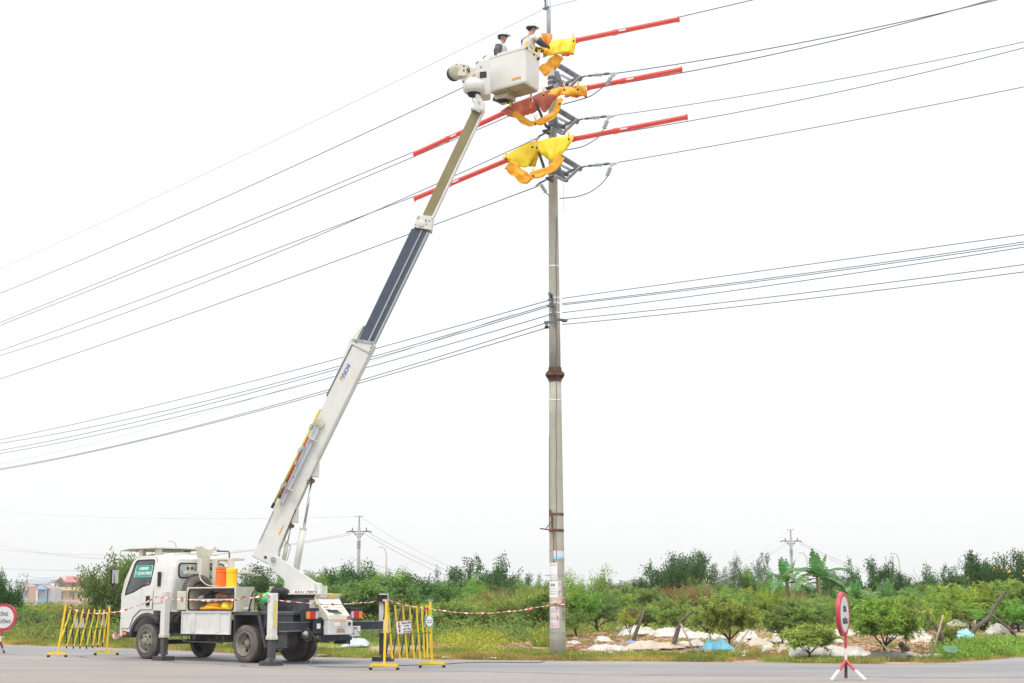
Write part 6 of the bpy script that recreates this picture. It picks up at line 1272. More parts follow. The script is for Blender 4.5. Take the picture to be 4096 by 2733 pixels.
# ---------------------------------------------------------------- vegetation
rng = np.random.default_rng(7)
def leafmesh(name, pos, dirs, L, Wd, m, droop=.0, fold=True):
    """leaves as narrow diamonds: pos (n,3), dirs (n,3) unit, L/Wd arrays"""
    n = len(pos); r = rng.normal(size=(n, 3)); side_ = np.cross(dirs, r); side_ /= np.linalg.norm(side_, axis=1)[:, None]+1e-9
    L = np.broadcast_to(L, n)[:, None]; Wd = np.broadcast_to(Wd, n)[:, None]
    mid = pos+dirs*L*.45; tip = pos+dirs*L; tip[:, 2] -= droop*L[:, 0]
    v = np.stack([pos, mid+side_*Wd*.5, tip, mid-side_*Wd*.5], 1).reshape(-1, 3)
    me = bpy.data.meshes.new(name); me.vertices.add(4*n); me.vertices.foreach_set('co', v.astype(np.float32).ravel())
    me.loops.add(4*n); me.loops.foreach_set('vertex_index', np.arange(4*n, dtype=np.int32)); me.polygons.add(n)
    me.polygons.foreach_set('loop_start', np.arange(0, 4*n, 4, dtype=np.int32)); me.polygons.foreach_set('loop_total', np.full(n, 4, dtype=np.int32))
    me.materials.append(m); me.update(); return me
def unit(v): return v/(np.linalg.norm(v, axis=-1, keepdims=True)+1e-9)
def branch_tree(seed, trunk_h, lean, nl, spread, top, r0, levels=2, gnarl=.15):
    """trunk and limbs as tubes; returns (MB, tips [(point, direction)])"""
    rg = random.Random(seed); mb = MB(); tips = []
    def grow(p, d, ln, r, lev):
        pts = [p]; rr = [r]; q = Vector(p); dd = Vector(d)
        n = 5
        for i in range(n):
            dd = (dd+Vector((rg.uniform(-1, 1), rg.uniform(-1, 1), rg.uniform(-.3, .6)))*gnarl).normalized(); q = q+dd*ln/n; pts.append(q.copy()); rr.append(r*(1-.6*(i+1)/n))
            if lev < levels and i >= 2 or lev == levels: tips.append((q.copy(), dd.copy()))
        mb.tube(pts, rr, 6 if lev < 2 else 4)
        if lev < levels:
            for k in range(rg.randint(2, 3)+(1 if lev == 0 else 0)):
                i = rg.randint(2, n); a = rg.uniform(0, 6.28); s_ = Vector((math.cos(a), math.sin(a), rg.uniform(.2, .9))); nd = (dd*.6+s_*.8).normalized(); grow(pts[i], nd, ln*rg.uniform(.55, .8), rr[i]*.7, lev+1)
    t0 = Vector((0, 0, -.08)); tp = Vector((lean[0], lean[1], trunk_h)); mb.tube([t0, t0.lerp(tp, .5)+Vector((rg.uniform(-.04, .04), rg.uniform(-.04, .04), 0)), tp], [r0*1.3, r0, r0*.8], 9)
    for k in range(nl):
        a = 6.28*(k+rg.uniform(-.3, .3))/nl; d = Vector((math.cos(a)*spread, math.sin(a)*spread, 1)).normalized(); grow(tp, d, (top-trunk_h)*rg.uniform(.5, .8), r0*.6, 1)
    return mb, tips
def shoots(tips, n, L, up, sp, rg):
    """long thin shoots leaving the limb ends; returns sampled points and directions"""
    P_, D_ = [], []
    T_ = [t[0] for t in tips]; 
    for k in range(n):
        p, d = tips[rg.integers(len(tips))]; p = np.array(p); d = unit(np.array(d)*.5+rg.normal(size=3)*sp+np.array([0, 0, up])); ln = L*rg.uniform(.5, 1.15); m = int(9*ln/L)+4
        t = np.linspace(.1, 1, m)[:, None]; g_ = np.array([0, 0, -1])*(t**2)*ln*rg.uniform(.05, .45); pts = p+d*ln*t+g_
        P_.append(pts); D_.append(np.repeat(d[None], m, 0))
    return np.vstack(P_), np.vstack(D_)
PROTO = {}
def proto(name, builder):
    if name not in PROTO: PROTO[name] = builder()
    return PROTO[name]
def feathery(seed, m, h=2.0, n=230, Ls=.70, ll=.13, lw=.028, th=.32, dens=1.15):
    def f():
        rg = np.random.default_rng(seed); mb, tips = branch_tree(seed, th, (rg.uniform(-.08, .08), rg.uniform(-.08, .08)), 5, .95, h*.72, .045)
        P_, D_ = shoots([t_ for t_ in tips if t_[0].z > h*.36], int(n*dens), Ls, .8, .62, rg); k = 3
        pos = np.repeat(P_, k, 0)+rg.normal(size=(len(P_)*k, 3))*.012; dr_ = unit(np.repeat(D_, k, 0)*.7+rg.normal(size=pos.shape)*.75+np.array([0, 0, -.25]))
        cr_ = leafmesh('crown', pos, dr_, ll*rg.uniform(.6, 1.2, len(pos)), lw, m, droop=.25)
        return mb.mesh('trunk', M_barkd), cr_, pos[:, 2].max(), np.percentile(np.abs(pos[:, 0]), 98)
    return f
def broad(seed, m, h=5.0, w=1.0, n=240, cl=26, ll=.17, lw=.085, th=1.0, levels=2, spiky=.35, r0=.12, cr=.34, nl=5):
    def f():
        rg = np.random.default_rng(seed); mb, tips = branch_tree(seed, th, (rg.uniform(-.2, .2), rg.uniform(-.1, .1)), nl, w, h*.80, r0, levels)
        pos, dr_ = [], []
        for k in range(n):
            p, d = tips[rg.integers(len(tips))]; c = np.array(p)+rg.normal(size=3)*np.array([.25, .25, .2])*h/5; m_ = int(cl*rg.uniform(.5, 1.3)); s_ = cr*rg.uniform(.5, 1.2)*h/5
            el_ = 1+spiky*rg.uniform(0, 2.2); q = rg.normal(size=(m_, 3)); q = unit(q)*rg.uniform(.3, 1, (m_, 1)); off = q*s_*np.array([1/el_**.5, 1/el_**.5, el_]); pos.append(c+off); dr_.append(unit(q+np.array([0, 0, .3])+rg.normal(size=q.shape)*.5))
        pos = np.vstack(pos); dr_ = np.vstack(dr_); cr_ = leafmesh('crown', pos, dr_, ll*rg.uniform(.6, 1.2, len(pos)), lw, m, droop=.2)
        return mb.mesh('trunk', M_bark), cr_, pos[:, 2].max(), np.percentile(np.abs(pos[:, 0]), 98)
    return f
def place(pname, builder, x, top, D, label=None, cat='tree', name='tree', width=None, group=None, rot=None, base=None, lean=0):
    """x, top: display pixel of the tree's middle and of its highest leaf"""
    tm, cm, hh, ww = proto(pname, builder); X = P(x*K, 1400*K, D).x; z0 = gz(X, D) if base is None else base
    h = P(x*K, top*K, D).z-z0; s_ = h/hh; sx_ = s_ if width is None else max((width*K*D/F/2)/ww, s_*.62)
    root = thing(name, label, cat, (X, D, z0), random.uniform(0, 6.28) if rot is None else rot, group, world=False); root.scale = (sx_, sx_, s_); root.rotation_euler.y = lean
    for me, nm in ((tm, 'trunk'), (cm, 'crown')): o = bpy.data.objects.new(nm, me); sc.collection.objects.link(o); o.parent = root
    return root
random.seed(11)
B = {
 'pe0': feathery(1, L_pe, n=300), 'pe1': feathery(2, L_pe2, n=280), 'pe2': feathery(3, L_pe, n=260, Ls=.9), 'pe3': feathery(4, L_br, n=260), 'pe4': feathery(5, L_pe2, n=320, Ls=.6), 'pe5': feathery(6, L_yg, n=200, Ls=.8),
 'near0': feathery(21, L_pe, n=260, ll=.17, lw=.046, Ls=.55), 'near1': feathery(22, L_br, n=260, ll=.17, lw=.046, Ls=.6), 'near2': feathery(23, L_pe, n=260, ll=.17, lw=.046, Ls=.5),
 'sp0': feathery(31, L_yg, n=60, ll=.11, lw=.035, Ls=.5), 'dry': feathery(32, L_dry, n=150, ll=.05, lw=.012, Ls=.55),
 'dk0': broad(41, L_dk, n=440, th=.7), 'dk1': broad(42, L_dk, w=.9, n=380, spiky=.4, th=.7), 'dk2': broad(43, L_dk, w=1.0, n=380, th=.7), 'dk3': broad(44, L_dk, w=.55, n=300, spiky=.5, h=5.5), 'big': broad(45, L_dk, n=1000, cl=26, w=1.25, th=.6, ll=.15, lw=.08, cr=.32, nl=8),
 'br0': broad(51, L_br, n=320, ll=.14, lw=.06), 'br1': broad(52, L_br, w=.8, n=280, ll=.14, lw=.06, spiky=.6), 'md0': broad(53, L_md, w=1.1, n=320, ll=.14, lw=.06), 'yg0': broad(54, L_yg, n=220, ll=.13, lw=.05),
 'left': broad(55, L_md, n=900, cl=26, ll=.16, lw=.075, w=1.35, th=.5, cr=.34, nl=7), 'mango': broad(56, L_dk, n=620, cl=26, ll=.26, lw=.065, w=1.3, th=.5, cr=.38, nl=7), 'thin': broad(57, L_yg, n=110, cl=14, ll=.11, lw=.045, w=.6, cr=.3), 'far0': broad(58, L_far, n=200, ll=.2, lw=.12, w=.6, h=6), 'far1': broad(59, L_far, n=260, ll=.2, lw=.12, w=1.1), 'dry1': broad(60, L_dry, n=90, cl=14, ll=.1, lw=.04, w=.4),
 'shr0': broad(61, L_md, n=160, cl=28, ll=.13, lw=.05, h=2.5, th=.15, w=1.6, cr=.5, r0=.04, nl=6), 'shr1': broad(62, L_br, n=160, cl=28, ll=.12, lw=.05, h=2.5, th=.12, w=1.5, cr=.5, r0=.04, nl=6), 'shr2': broad(63, L_yg, n=130, cl=24, ll=.10, lw=.045, h=2.5, th=.12, w=1.2, cr=.5, r0=.035, nl=6), 'shr3': broad(64, L_dk, n=160, cl=28, ll=.14, lw=.07, h=2.5, th=.12, w=1.3, cr=.5, r0=.04, nl=6)}
def pl_(pn, *a, **k): return place(pn, B[pn], *a, **k)
# trees one can single out: prototype, x, top y, distance, width, label
NAMED = [
 ('mango', 2, 1308, 52, 115, 'mango tree with long drooping leaves at the left edge of the photo', 'mango_tree'),
 ('left', 286, 1256, 48, 152, 'bushy green tree rising behind the truck cab', 'leafy_tree'),
 ('shr1', 200, 1388, 46, 70, 'small shrub between the houses and the cab', 'shrub'),
 ('dk1', 590, 1290, 62, 130, 'dark green tree seen between the yellow tube and the turret', 'leafy_tree'),
 ('dk2', 628, 1310, 70, 90, 'dark tree just left of the turret', 'leafy_tree'),
 ('thin', 702, 1292, 56, 70, 'thin pale tree with see-through crown right of the lift cylinder', 'leafy_tree'),
 ('dk0', 775, 1282, 60, 120, 'dark green tree in front of the left far power pole', 'leafy_tree'),
 ('dk3', 740, 1300, 58, 60, 'narrow dark tree left of the far power pole', 'leafy_tree'),
 ('br1', 882, 1287, 62, 130, 'bright green tree below the street lamp right of the far pole', 'leafy_tree'),
 ('br0', 845, 1312, 55, 110, 'light green bushy tree above the far rear outrigger', 'leafy_tree'),
 ('dk2', 938, 1304, 66, 80, 'mid green tree right of the bright one under the lamp', 'leafy_tree'),
 ('dk3', 1019, 1296, 66, 55, 'slim dark tree standing alone in the skyline gap', 'leafy_tree'),
 ('dk1', 1106, 1268, 70, 115, 'pointed dark tree forming the highest skyline left of the pole', 'leafy_tree'),
 ('br0', 1068, 1312, 60, 100, 'bright yellow green tree below the pointed dark one', 'leafy_tree'),
 ('dk0', 1160, 1312, 68, 100, 'dark tree right of the pointed one', 'leafy_tree'),
 ('dk2', 1225, 1308, 74, 80, 'spiky tree just left of the concrete pole', 'leafy_tree'),
 ('br1', 1338, 1293, 60, 120, 'rounded light green tree just right of the concrete pole', 'leafy_tree'),
 ('md0', 1372, 1340, 52, 110, 'dark leaved bush below the rounded light green tree', 'leafy_tree'),
 ('dk2', 1450, 1322, 80, 90, 'grey green tree between the rounded tree and the big dark one', 'leafy_tree'),
 ('big', 1560, 1260, 75, 150, 'big dark round tree standing highest right of the pole', 'leafy_tree'),
 ('dk1', 1512, 1300, 76, 60, 'dark tree joined to the left of the big round one', 'leafy_tree'),
 ('thin', 1612, 1308, 72, 60, 'sparse yellowish tree right of the big dark tree', 'leafy_tree'),
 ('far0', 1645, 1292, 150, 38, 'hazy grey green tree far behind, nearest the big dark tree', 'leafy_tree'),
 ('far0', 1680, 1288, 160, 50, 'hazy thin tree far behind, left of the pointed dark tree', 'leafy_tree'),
 ('dk3', 1716, 1266, 72, 95, 'pointed dark tree with bare lower trunk left of the bananas', 'leafy_tree'),
 ('md0', 1660, 1330, 70, 80, 'mid green bush between the two dark trees', 'leafy_tree'),
 ('br0', 1765, 1300, 70, 60, 'bright bush left of the first banana plant', 'leafy_tree'),
 ('dk2', 1985, 1270, 78, 80, 'dark open crowned tree right of the tall banana plant', 'leafy_tree'),
 ('dk0', 2082, 1302, 80, 80, 'dark tree under the right street lamp', 'leafy_tree'),
 ('dry1', 2126, 1296, 78, 30, 'reddish half bare tree in the right skyline', 'leafy_tree'),
 ('dk1', 2165, 1290, 74, 90, 'dark tree left of the fruit trees', 'leafy_tree'),
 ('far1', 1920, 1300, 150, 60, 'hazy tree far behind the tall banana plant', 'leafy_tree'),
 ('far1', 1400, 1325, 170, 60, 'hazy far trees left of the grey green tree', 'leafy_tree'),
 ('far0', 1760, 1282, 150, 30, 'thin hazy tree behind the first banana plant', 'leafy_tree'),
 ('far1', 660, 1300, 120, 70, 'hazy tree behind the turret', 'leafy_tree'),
 ('dk2', 100, 1392, 70, 60, 'low dark tree in front of the blue house', 'leafy_tree'),
]
for pn, x, top, D, w, lb, nm in NAMED: pl_(pn, x, top, D, label=lb, width=w, name=nm, group=None)
fr_spots = [('dk0', 2240, 1272, 66, 130, 'first fruit tree with a few yellow pomelos, left of the other one'), ('big', 2322, 1256, 62, 140, 'fruit tree full of yellow pomelos at the right edge')]
for k, (pn, x, top, D, w, lb) in enumerate(fr_spots):
    t = pl_(pn, x, top, D, label=lb, width=w, name='pomelo_tree')
    sx_ = t.scale.x; 
    for j in range(7 if k == 0 else 16):
        me = bpy.data.meshes.get('pomelo') or MB().ball((0, 0, 0), 1, 10).mesh('pomelo', M_fruit, True); o = bpy.data.objects.new('fruit', me); sc.collection.objects.link(o); o.parent = t
        M = t.matrix_basis.inverted(); fx = (x+random.uniform(-.38, .38)*w*.9); fy = random.uniform(1312, 1378) if k == 0 else random.uniform(1298, 1372)
        o.location = M @ P(fx*K, fy*K, D-w*K*D/F*random.uniform(.2, .4)); o.scale = (.046/t.scale.x, .046/t.scale.y, .046/t.scale.z)
# near peach trees and shrubs on the broken ground
NEAR = [
 ('near0', 1672, 1362, 1492, 130, 'large near peach tree with drooping leaves left of the round sign', .0),
 ('near1', 1598, 1392, 1440, 90, 'light green peach tree with pale leaning trunk behind the white sheets', 0),
 ('near0', 1852, 1432, 1516, 120, 'low bushy peach shrub close to the road just left of the round sign', 0),
 ('near1', 2022, 1376, 1508, 165, 'near peach tree with a stout trunk rising from a black sheet', 0),
 ('near2', 1795, 1392, 1484, 80, 'peach tree with dark forked trunk left of the low shrub', 0),
 ('near0', 1560, 1385, 1462, 100, 'bushy peach tree behind the pale leaning trunk', 0),
 ('near1', 1322, 1362, 1466, 100, 'peach tree with dark trunk just right of the concrete pole', 0),
 ('near2', 2255, 1330, 1450, 130, 'peach tree with two dark trunks left of the bent gnarled trunk', 0),
 ('near2', 1235, 1360, 1472, 90, 'peach tree just left of the concrete pole above the tape', 0),
 ('sp0', 1445, 1395, 1466, 50, 'sparse young tree behind the bare stump', 0),
 ('dry', 1440, 1388, 1462, 60, 'brown twiggy bush between the two stumps', 0),
 ('dry', 1700, 1390, 1445, 90, 'brown twiggy bush right of the large near peach tree', 0),
 ('dry', 1768, 1395, 1444, 50, 'reddish twiggy bush on a single dark trunk', 0),
 ('sp0', 2150, 1392, 1470, 60, 'sparse yellow green sapling on a leaning stem', 0),
 ('near1', 2168, 1440, 1492, 45, 'small bright green tuft tree beside the blue sheet', 0),
]
for pn, x, top, by, w, lb, ln in NEAR:
    D = min(70, g_of(x, by).y); pl_(pn, x, top, D, label=lb, width=w, name='peach_tree')
# gnarled pruned trunks
def stump(label, pts, r, leaf=None, seed=0, nl=60):
    by = g_of(*pts[0]); D = by.y; pts = [Q(x, y, D) for x, y in pts]; pts[0].z = gz(pts[0].x, D)-.05; t = thing('pruned_tree', label, 'tree', pts[0]); mb = MB(); n = len(pts); mb.tube(pts, [r*(1.25-.6*i/(n-1)) for i in range(n)], 9)
    for i, p in enumerate(pts[1:]): mb.ball(p+Vector((r*.3*(-1)**i, 0, 0)), r*(1.15-.6*i/(n-1)), 8)
    mb.build('trunk', M_bark, t, smooth=True)
    if leaf:
        rg = np.random.default_rng(seed); c = np.array(pts[-1]-pts[0]); pos = c+rg.normal(size=(nl, 3))*.14; me = leafmesh('crown', pos, unit(rg.normal(size=(nl, 3))+np.array([0, 0, -.2])), .13, .035, leaf, .3); o = bpy.data.objects.new('crown', me); sc.collection.objects.link(o); o.parent = t
    return t
stump('bare upright stump with its top cut off left of the propped tree', [(1453, 1478), (1458, 1455), (1468, 1430), (1478, 1402)], .05)
stump('bare forked trunk leaning right, propped with a pole by the white sheets', [(1542, 1492), (1548, 1470), (1556, 1445), (1563, 1425), (1590, 1403)], .05)
stump('short spur stump of the forked trunk behind the white sheets', [(1556, 1448), (1548, 1432), (1543, 1428)], .035)
stump('gnarled leaning trunk with a tuft of leaves reaching up at the right edge', [(2218, 1468), (2240, 1440), (2268, 1420), (2290, 1380), (2315, 1350)], .065, L_br, 3, 140)
stump('dead branch leaning down to the right at the edge of the photo', [(2345, 1475), (2325, 1450), (2300, 1430), (2262, 1400)], .035)
stump('twisted trunk standing right of the round sign among the bushes', [(1995, 1412), (1990, 1400), (1980, 1388), (1970, 1372)], .09)
stump('leaning trunk carrying bright tufts left of the blue sheet', [(2172, 1500), (2166, 1470), (2150, 1440), (2126, 1410)], .055, L_br, 5, 90)
stump('short thick stump right of the tree on the black sheet', [(2078, 1502), (2076, 1492), (2072, 1480)], .09)
for lb, a, b_ in (('thin bare pole propped against the forked trunk', (1595, 1498), (1562, 1432)), ('thin bare pole leaning beside the leaning trunk', (2135, 1515), (2165, 1412)), ('thin stick leaning under the large near peach tree', (1680, 1500), (1715, 1450)), ('pale stick propping the tree on the black sheet', (2055, 1516), (2025, 1478))):
    g1 = g_of(*a); mb = MB(); mb.tube([g1, Q(*b_, g1.y+.2)], .022, 6); tag(mb.build('prop_pole', mat('pale_wood', (.36, .29, .21), .9, var=.2), None, smooth=True), lb, 'pole')
# the rest of the orchard, tree by tree
hid = random.Random(5)
COLN = {'pe0': 'green', 'pe1': 'deep green', 'pe2': 'loose green', 'pe3': 'bright green', 'pe4': 'bluish green', 'pe5': 'yellow green', 'dry': 'brown twiggy', 'shr0': 'mid green', 'shr1': 'light leafy', 'shr2': 'yellowish', 'shr3': 'dark', 'dk0': 'dark', 'dk1': 'dark spiky', 'dk2': 'mid green', 'dk3': 'slim dark', 'md0': 'bushy', 'br0': 'bright', 'br1': 'bright spiky', 'yg0': 'yellowish'}
LMK = [(-99, 60, 'by the mango tree'), (60, 130, 'below the blue house'), (130, 200, 'below the yellow house'), (200, 400, 'next to the truck cab'), (400, 610, 'behind the locker tubes'), (610, 700, 'behind the turret'), (700, 790, 'left of the far pole'), (790, 860, 'below the left far pole'), (860, 930, 'behind the right barrier'), (930, 1010, 'right of the danger sign'), (1010, 1080, 'below the skyline gap'), (1080, 1170, 'below the pointed tree'), (1170, 1300, 'just left of the pole'),
 (1300, 1400, 'just right of the pole'), (1400, 1490, 'behind the bare stump'), (1490, 1640, 'below the big dark tree'), (1640, 1760, 'behind the large near tree'), (1760, 1850, 'below the first banana'), (1850, 1930, 'below the tallest banana'), (1930, 2010, 'beside the round sign'), (2010, 2110, 'below the palm'), (2110, 2210, 'behind the light blue sheet'), (2210, 2290, 'below the first fruit tree'), (2290, 2500, 'at the right edge')]
ORD = ['first', 'second', 'third', 'fourth', 'fifth', 'sixth', 'seventh', 'eighth', 'ninth', 'tenth']
def orchard(x0, x1, D0, D1, n, t0, t1, kinds, what, group, wmul=1.0, name='orchard_tree', row=''):
    L_ = []
    for k in range(n):
        D = D0+(D1-D0)*hid.random()**1.3; x = x0+(x1-x0)*(k+hid.random())/n; X = P(x*K, 1400*K, D).x
        hgt = hid.uniform(t0, t1); top = (YH-(hgt+gz(X, D)-CH)*F/D)/K; pn = hid.choice(kinds); w = hgt*wmul*hid.uniform(.85, 1.25)*F/D/K
        L_.append((x, pn, pl_(pn, x, top, D, width=w, name=name, cat='bush' if name == 'bush' else 'tree', group=group)))
    bk_ = {}
    for x, pn, o in sorted(L_, key=lambda a: a[0]):
        lm = [c for a, b_, c in LMK if a <= x < b_][0]; bk_.setdefault((COLN[pn], lm), []).append(o)
    for (c, lm), os_ in bk_.items():
        for i, o in enumerate(os_): o['label'] = f'{c} {what} {row} {lm}' + ('' if len(os_) == 1 else f', {ORD[i]} from left')
orchard(1300, 2360, 55, 96, 78, .95, 1.85, ['pe0', 'pe1', 'pe2', 'pe3', 'pe4', 'pe5', 'dry', 'pe1'], 'peach tree', 'peach trees of the orchard right of the pole', 1.15, row='in the middle rows')
orchard(1310, 2350, 46, 54, 9, 1.0, 1.5, ['pe0', 'pe1', 'pe3', 'pe5', 'dry'], 'low peach tree', 'low peach trees at the orchard front', 1.15, row='at the front')
orchard(900, 1290, 42, 60, 36, .8, 1.85, ['pe0', 'pe1', 'pe5', 'dry', 'pe2', 'shr0', 'shr3', 'pe4'], 'bush', 'bushes between the truck and the pole', 1.15, 'bush', 'in the thicket')
orchard(690, 960, 46, 60, 24, 1.3, 2.1, ['pe0', 'pe3', 'pe2', 'shr1', 'shr0', 'shr3', 'pe4'], 'bush', 'bushes behind the rear outriggers', 1.25, 'bush', 'in the near thicket')
orchard(-20, 300, 48, 62, 34, .65, 1.15, ['pe0', 'pe1', 'pe4', 'shr0', 'shr3', 'pe5', 'dry'], 'bush', 'bushes left of the truck', 1.9, 'bush', 'in the overgrown strip')
orchard(540, 700, 60, 80, 12, 1.6, 2.2, ['dk2', 'md0', 'shr3', 'pe1'], 'tall bush', 'dark bushes behind the truck deck', 1.2, 'bush', 'far back')
orchard(960, 1300, 62, 85, 20, 1.2, 2.3, ['dk2', 'br0', 'md0', 'br1', 'dk0', 'yg0'], 'leafy tree', 'second row of trees between truck and pole', 1.2, 'leafy_tree', 'in the second row')
orchard(700, 980, 62, 85, 16, 1.5, 2.6, ['dk2', 'br0', 'md0', 'dk0'], 'leafy tree', 'second row of trees behind the outriggers', 1.2, 'leafy_tree', 'in the far thicket')
orchard(1400, 2340, 88, 120, 34, 1.5, 2.3, ['dk2', 'md0', 'dk0', 'br0', 'yg0', 'dk1'], 'leafy tree', 'trees closing the orchard at the back', 1.5, 'leafy_tree', 'in the back row')
# banana plants and palms
def banana(label, x, top, D, seed, n=9, size=1.0):
    n += 4
    rg = random.Random(seed); X = P(x*K, 1400*K, D).x; z0 = gz(X, D); h = P(x*K, top*K, D).z-z0; t = thing('banana_plant', label, 'banana plant', (X, D, z0), 0, None, world=False)
    mb = MB(); mb.tube([(0, 0, -.1), (.03, 0, h*.25), (0, 0, h*.60)], [.13*size, .11*size, .07*size], 10); mb.build('stem', mat('banana_stem', (.22, .20, .08), .7, var=.3), t, smooth=True)
    for k in range(n):
        a = rg.uniform(0, 6.28); up_ = rg.uniform(.1, 1.0) if k > 3 else 1.5; L_ = h*(rg.uniform(.31, .38) if k < 4 else rg.uniform(.42, .6)); w = .40*size*rg.uniform(.8, 1.2); az = Vector((math.cos(a), math.sin(a)*.6, 0)); p = Vector((0, 0, h*.58)); mb = MB(); m = 12; d = (az*(.62 if k < 4 else 1)+Vector((0, 0, up_*1.3))).normalized(); wv = Vector((-math.sin(a), math.cos(a), 0)); ctr = []
        for i in range(m+1):
            t_ = i/m; ctr.append(p.copy()); d = (d+Vector((0, 0, -1))*(.12 if k > 3 else .02)*(1+t_)).normalized(); p = p+d*L_/m
        for sg in (-1, 1):
            for i in range(1, m):
                ws = w*math.sin(math.pi*min(1, (i/m)**.8))*.55; c0, c1 = ctr[i], ctr[i].lerp(ctr[i+1], rg.uniform(.88, 1)); dr = rg.uniform(.05, .35)
                o0 = wv*sg*ws-Vector((0, 0, ws*dr)); mb.add([c0, c1, c1+o0, c0+o0+(c1-c0)*.15], [(0, 1, 2, 3)])
        mb.tube(ctr, [.022*(1-.7*i/m) for i in range(m+1)], 5); mb.build('leaf', L_ban if True else mat('dry_banana_leaf', (.30, .20, .08), .8, var=.3), t)
    return t
banana('first banana plant right of the far power pole with torn leaves', 1808, 1268, 62, 3)
banana('tallest banana plant with upright torn leaves in the skyline', 1880, 1246, 60, 4, 11, 1.1)
banana('banana plant leaning right beside the tallest one', 1905, 1290, 61, 5, 9)
banana('low banana plant with arching leaves right of the tall one', 1962, 1322, 58, 7, 8, .9)
banana('low bright banana plant near the palms', 2040, 1320, 62, 8, 7, .8)
def palm(label, x, top, D, seed):
    rg = random.Random(seed); X = P(x*K, 1400*K, D).x; z0 = gz(X, D); h = P(x*K, top*K, D).z-z0; t = thing('palm_tree', label, 'palm', (X, D, z0), 0, None, world=False); c = Vector((0, 0, h*.68)); mb = MB(); mb.tube([(0, 0, -.1), (.05, 0, h*.4), tuple(c)], [.22, .16, .12], 10); mb.build('trunk', M_bark, t, smooth=True)
    for k in range(12):
        a = 6.28*k/12+rg.uniform(-.2, .2); d = Vector((math.cos(a), math.sin(a), rg.uniform(.3, 1.6))).normalized(); p = c.copy(); L_ = h*.36; m = 14; ctr = []
        for i in range(m+1): ctr.append(p.copy()); d = (d+Vector((0, 0, -.16))).normalized(); p = p+d*L_/m
        mb = MB(); mb.tube(ctr, .02, 4)
        for i in range(2, m+1):
            tg = (ctr[i]-ctr[i-1]).normalized(); s_ = tg.cross(Vector((0, 0, 1))).normalized()
            for sg in (-1, 1):
                for j in (0, .5):
                    q = ctr[i]-tg*j*L_/m; e_ = q+s_*sg*L_*.22*math.sin(math.pi*i/(m+1.5))+tg*.12-Vector((0, 0, L_*.08)); mb.add([q-tg*.06, q+tg*.06, e_], [(0, 1, 2)])
        mb.build('frond', mat('palm_frond', (.13, .19, .13), .6, var=.2, leaf=.4), t)
    return t
palm('hazy coconut palm with drooping fronds right of the bananas', 2030, 1278, 110, 1); palm('hazier palm just left of the coconut palm', 1945, 1298, 120, 2)
# ---------------------------------------------------------------- undergrowth, grass, clods
def scatter(name, label, cat, region, n, h, m, blades, L, Wd, upw, kind='stuff', clump=.05, seed=0):
    rg = np.random.default_rng(seed); pos, dr_, LL = [], [], []
    while len(pos) < n:
        x, D = region(rg)
        if x is None: continue
        z = gz(x, D); hh = h*rg.uniform(.4, 1.2)*(1+.5*noise.noise(Vector((x*.6, D*.6, seed)))); k = blades
        b = np.array([x, D, z])+rg.normal(size=(k, 3))*np.array([clump, clump, 0]); 
        if upw > .8: pos.append(b); dr_.append(unit(rg.normal(size=(k, 3))*(1.15-upw)+np.array([0, 0, 1]))); LL.append(hh*rg.uniform(.6, 1.1, k))
        else:
            t = rg.uniform(0, 1, (k, 1)); d = unit(rg.normal(size=3)*.35+np.array([0, 0, 1])); pos.append(b+d*hh*t); dr_.append(unit(rg.normal(size=(k, 3))+np.array([0, 0, upw]))); LL.append(L*rg.uniform(.6, 1.2, k))
    me = leafmesh(name, np.vstack(pos), np.vstack(dr_), np.concatenate(LL), Wd, m, droop=.15); o = bpy.data.objects.new(name, me); sc.collection.objects.link(o); return tag(o, label, cat, None, kind)
def reg(x0, x1, e0, e1, pw=1.0, nz=None, thr=0):
    def f(rg):
        x = rg.uniform(x0, x1); X0 = P(x*K, 1480*K, 40).x; D = yedge(X0)+e0+(e1-e0)*rg.random()**pw; X = P(x*K, 1450*K, D).x; D = D+yedge(X)-yedge(X0)
        if nz is not None and noise.noise(Vector((X*nz, D*nz, 7))) < thr: return None, None
        return X, D
    return f
scatter('verge_grass', 'green grass along the edge of the road', 'grass', reg(-40, 2400, .03, 2.0, 1.3, .9, -.1), 6000, .16, L_gr, 7, .1, .013, .9, seed=1)
scatter('dry_verge_grass', 'dry yellow grass along the edge of the road', 'grass', reg(-40, 2400, 0, 2.0, 1.4, .7, -.25), 11000, .12, L_grd, 7, .1, .011, .88, seed=2)
scatter('field_grass', 'patchy grass between the clods of earth', 'grass', reg(-40, 2400, 1.5, 22, 1.2, .5, .22), 5000, .16, L_gr, 6, .1, .018, .85, seed=3)
scatter('dry_field_grass', 'patchy dry grass on the broken ground', 'grass', reg(-40, 2400, 1.2, 24, 1.1, .4, .05), 6500, .16, L_grd, 6, .1, .016, .85, seed=4)
scatter('tall_weeds', 'tall leafy weeds filling the strip left of the truck', 'weeds', reg(-60, 560, 1.2, 12, .9), 2600, .8, L_pe2, 20, .10, .035, .2, clump=.10, seed=5)
scatter('light_weeds', 'light green weeds mixed in the strip left of the truck', 'weeds', reg(-60, 700, .6, 7, .9), 1500, .5, L_pe, 18, .09, .03, .2, clump=.10, seed=6)
scatter('brown_weeds', 'dry brownish weeds in the strip left of the truck', 'weeds', reg(-60, 420, 1, 9, 1, .8, .05), 1200, .9, L_dry, 14, .07, .015, .4, clump=.06, seed=7)
scatter('thicket_weeds', 'leafy weeds behind the truck and the right barrier', 'weeds', reg(690, 1275, 4.5, 14, 1), 2200, .7, L_pe2, 18, .09, .03, .2, clump=.12, seed=8)
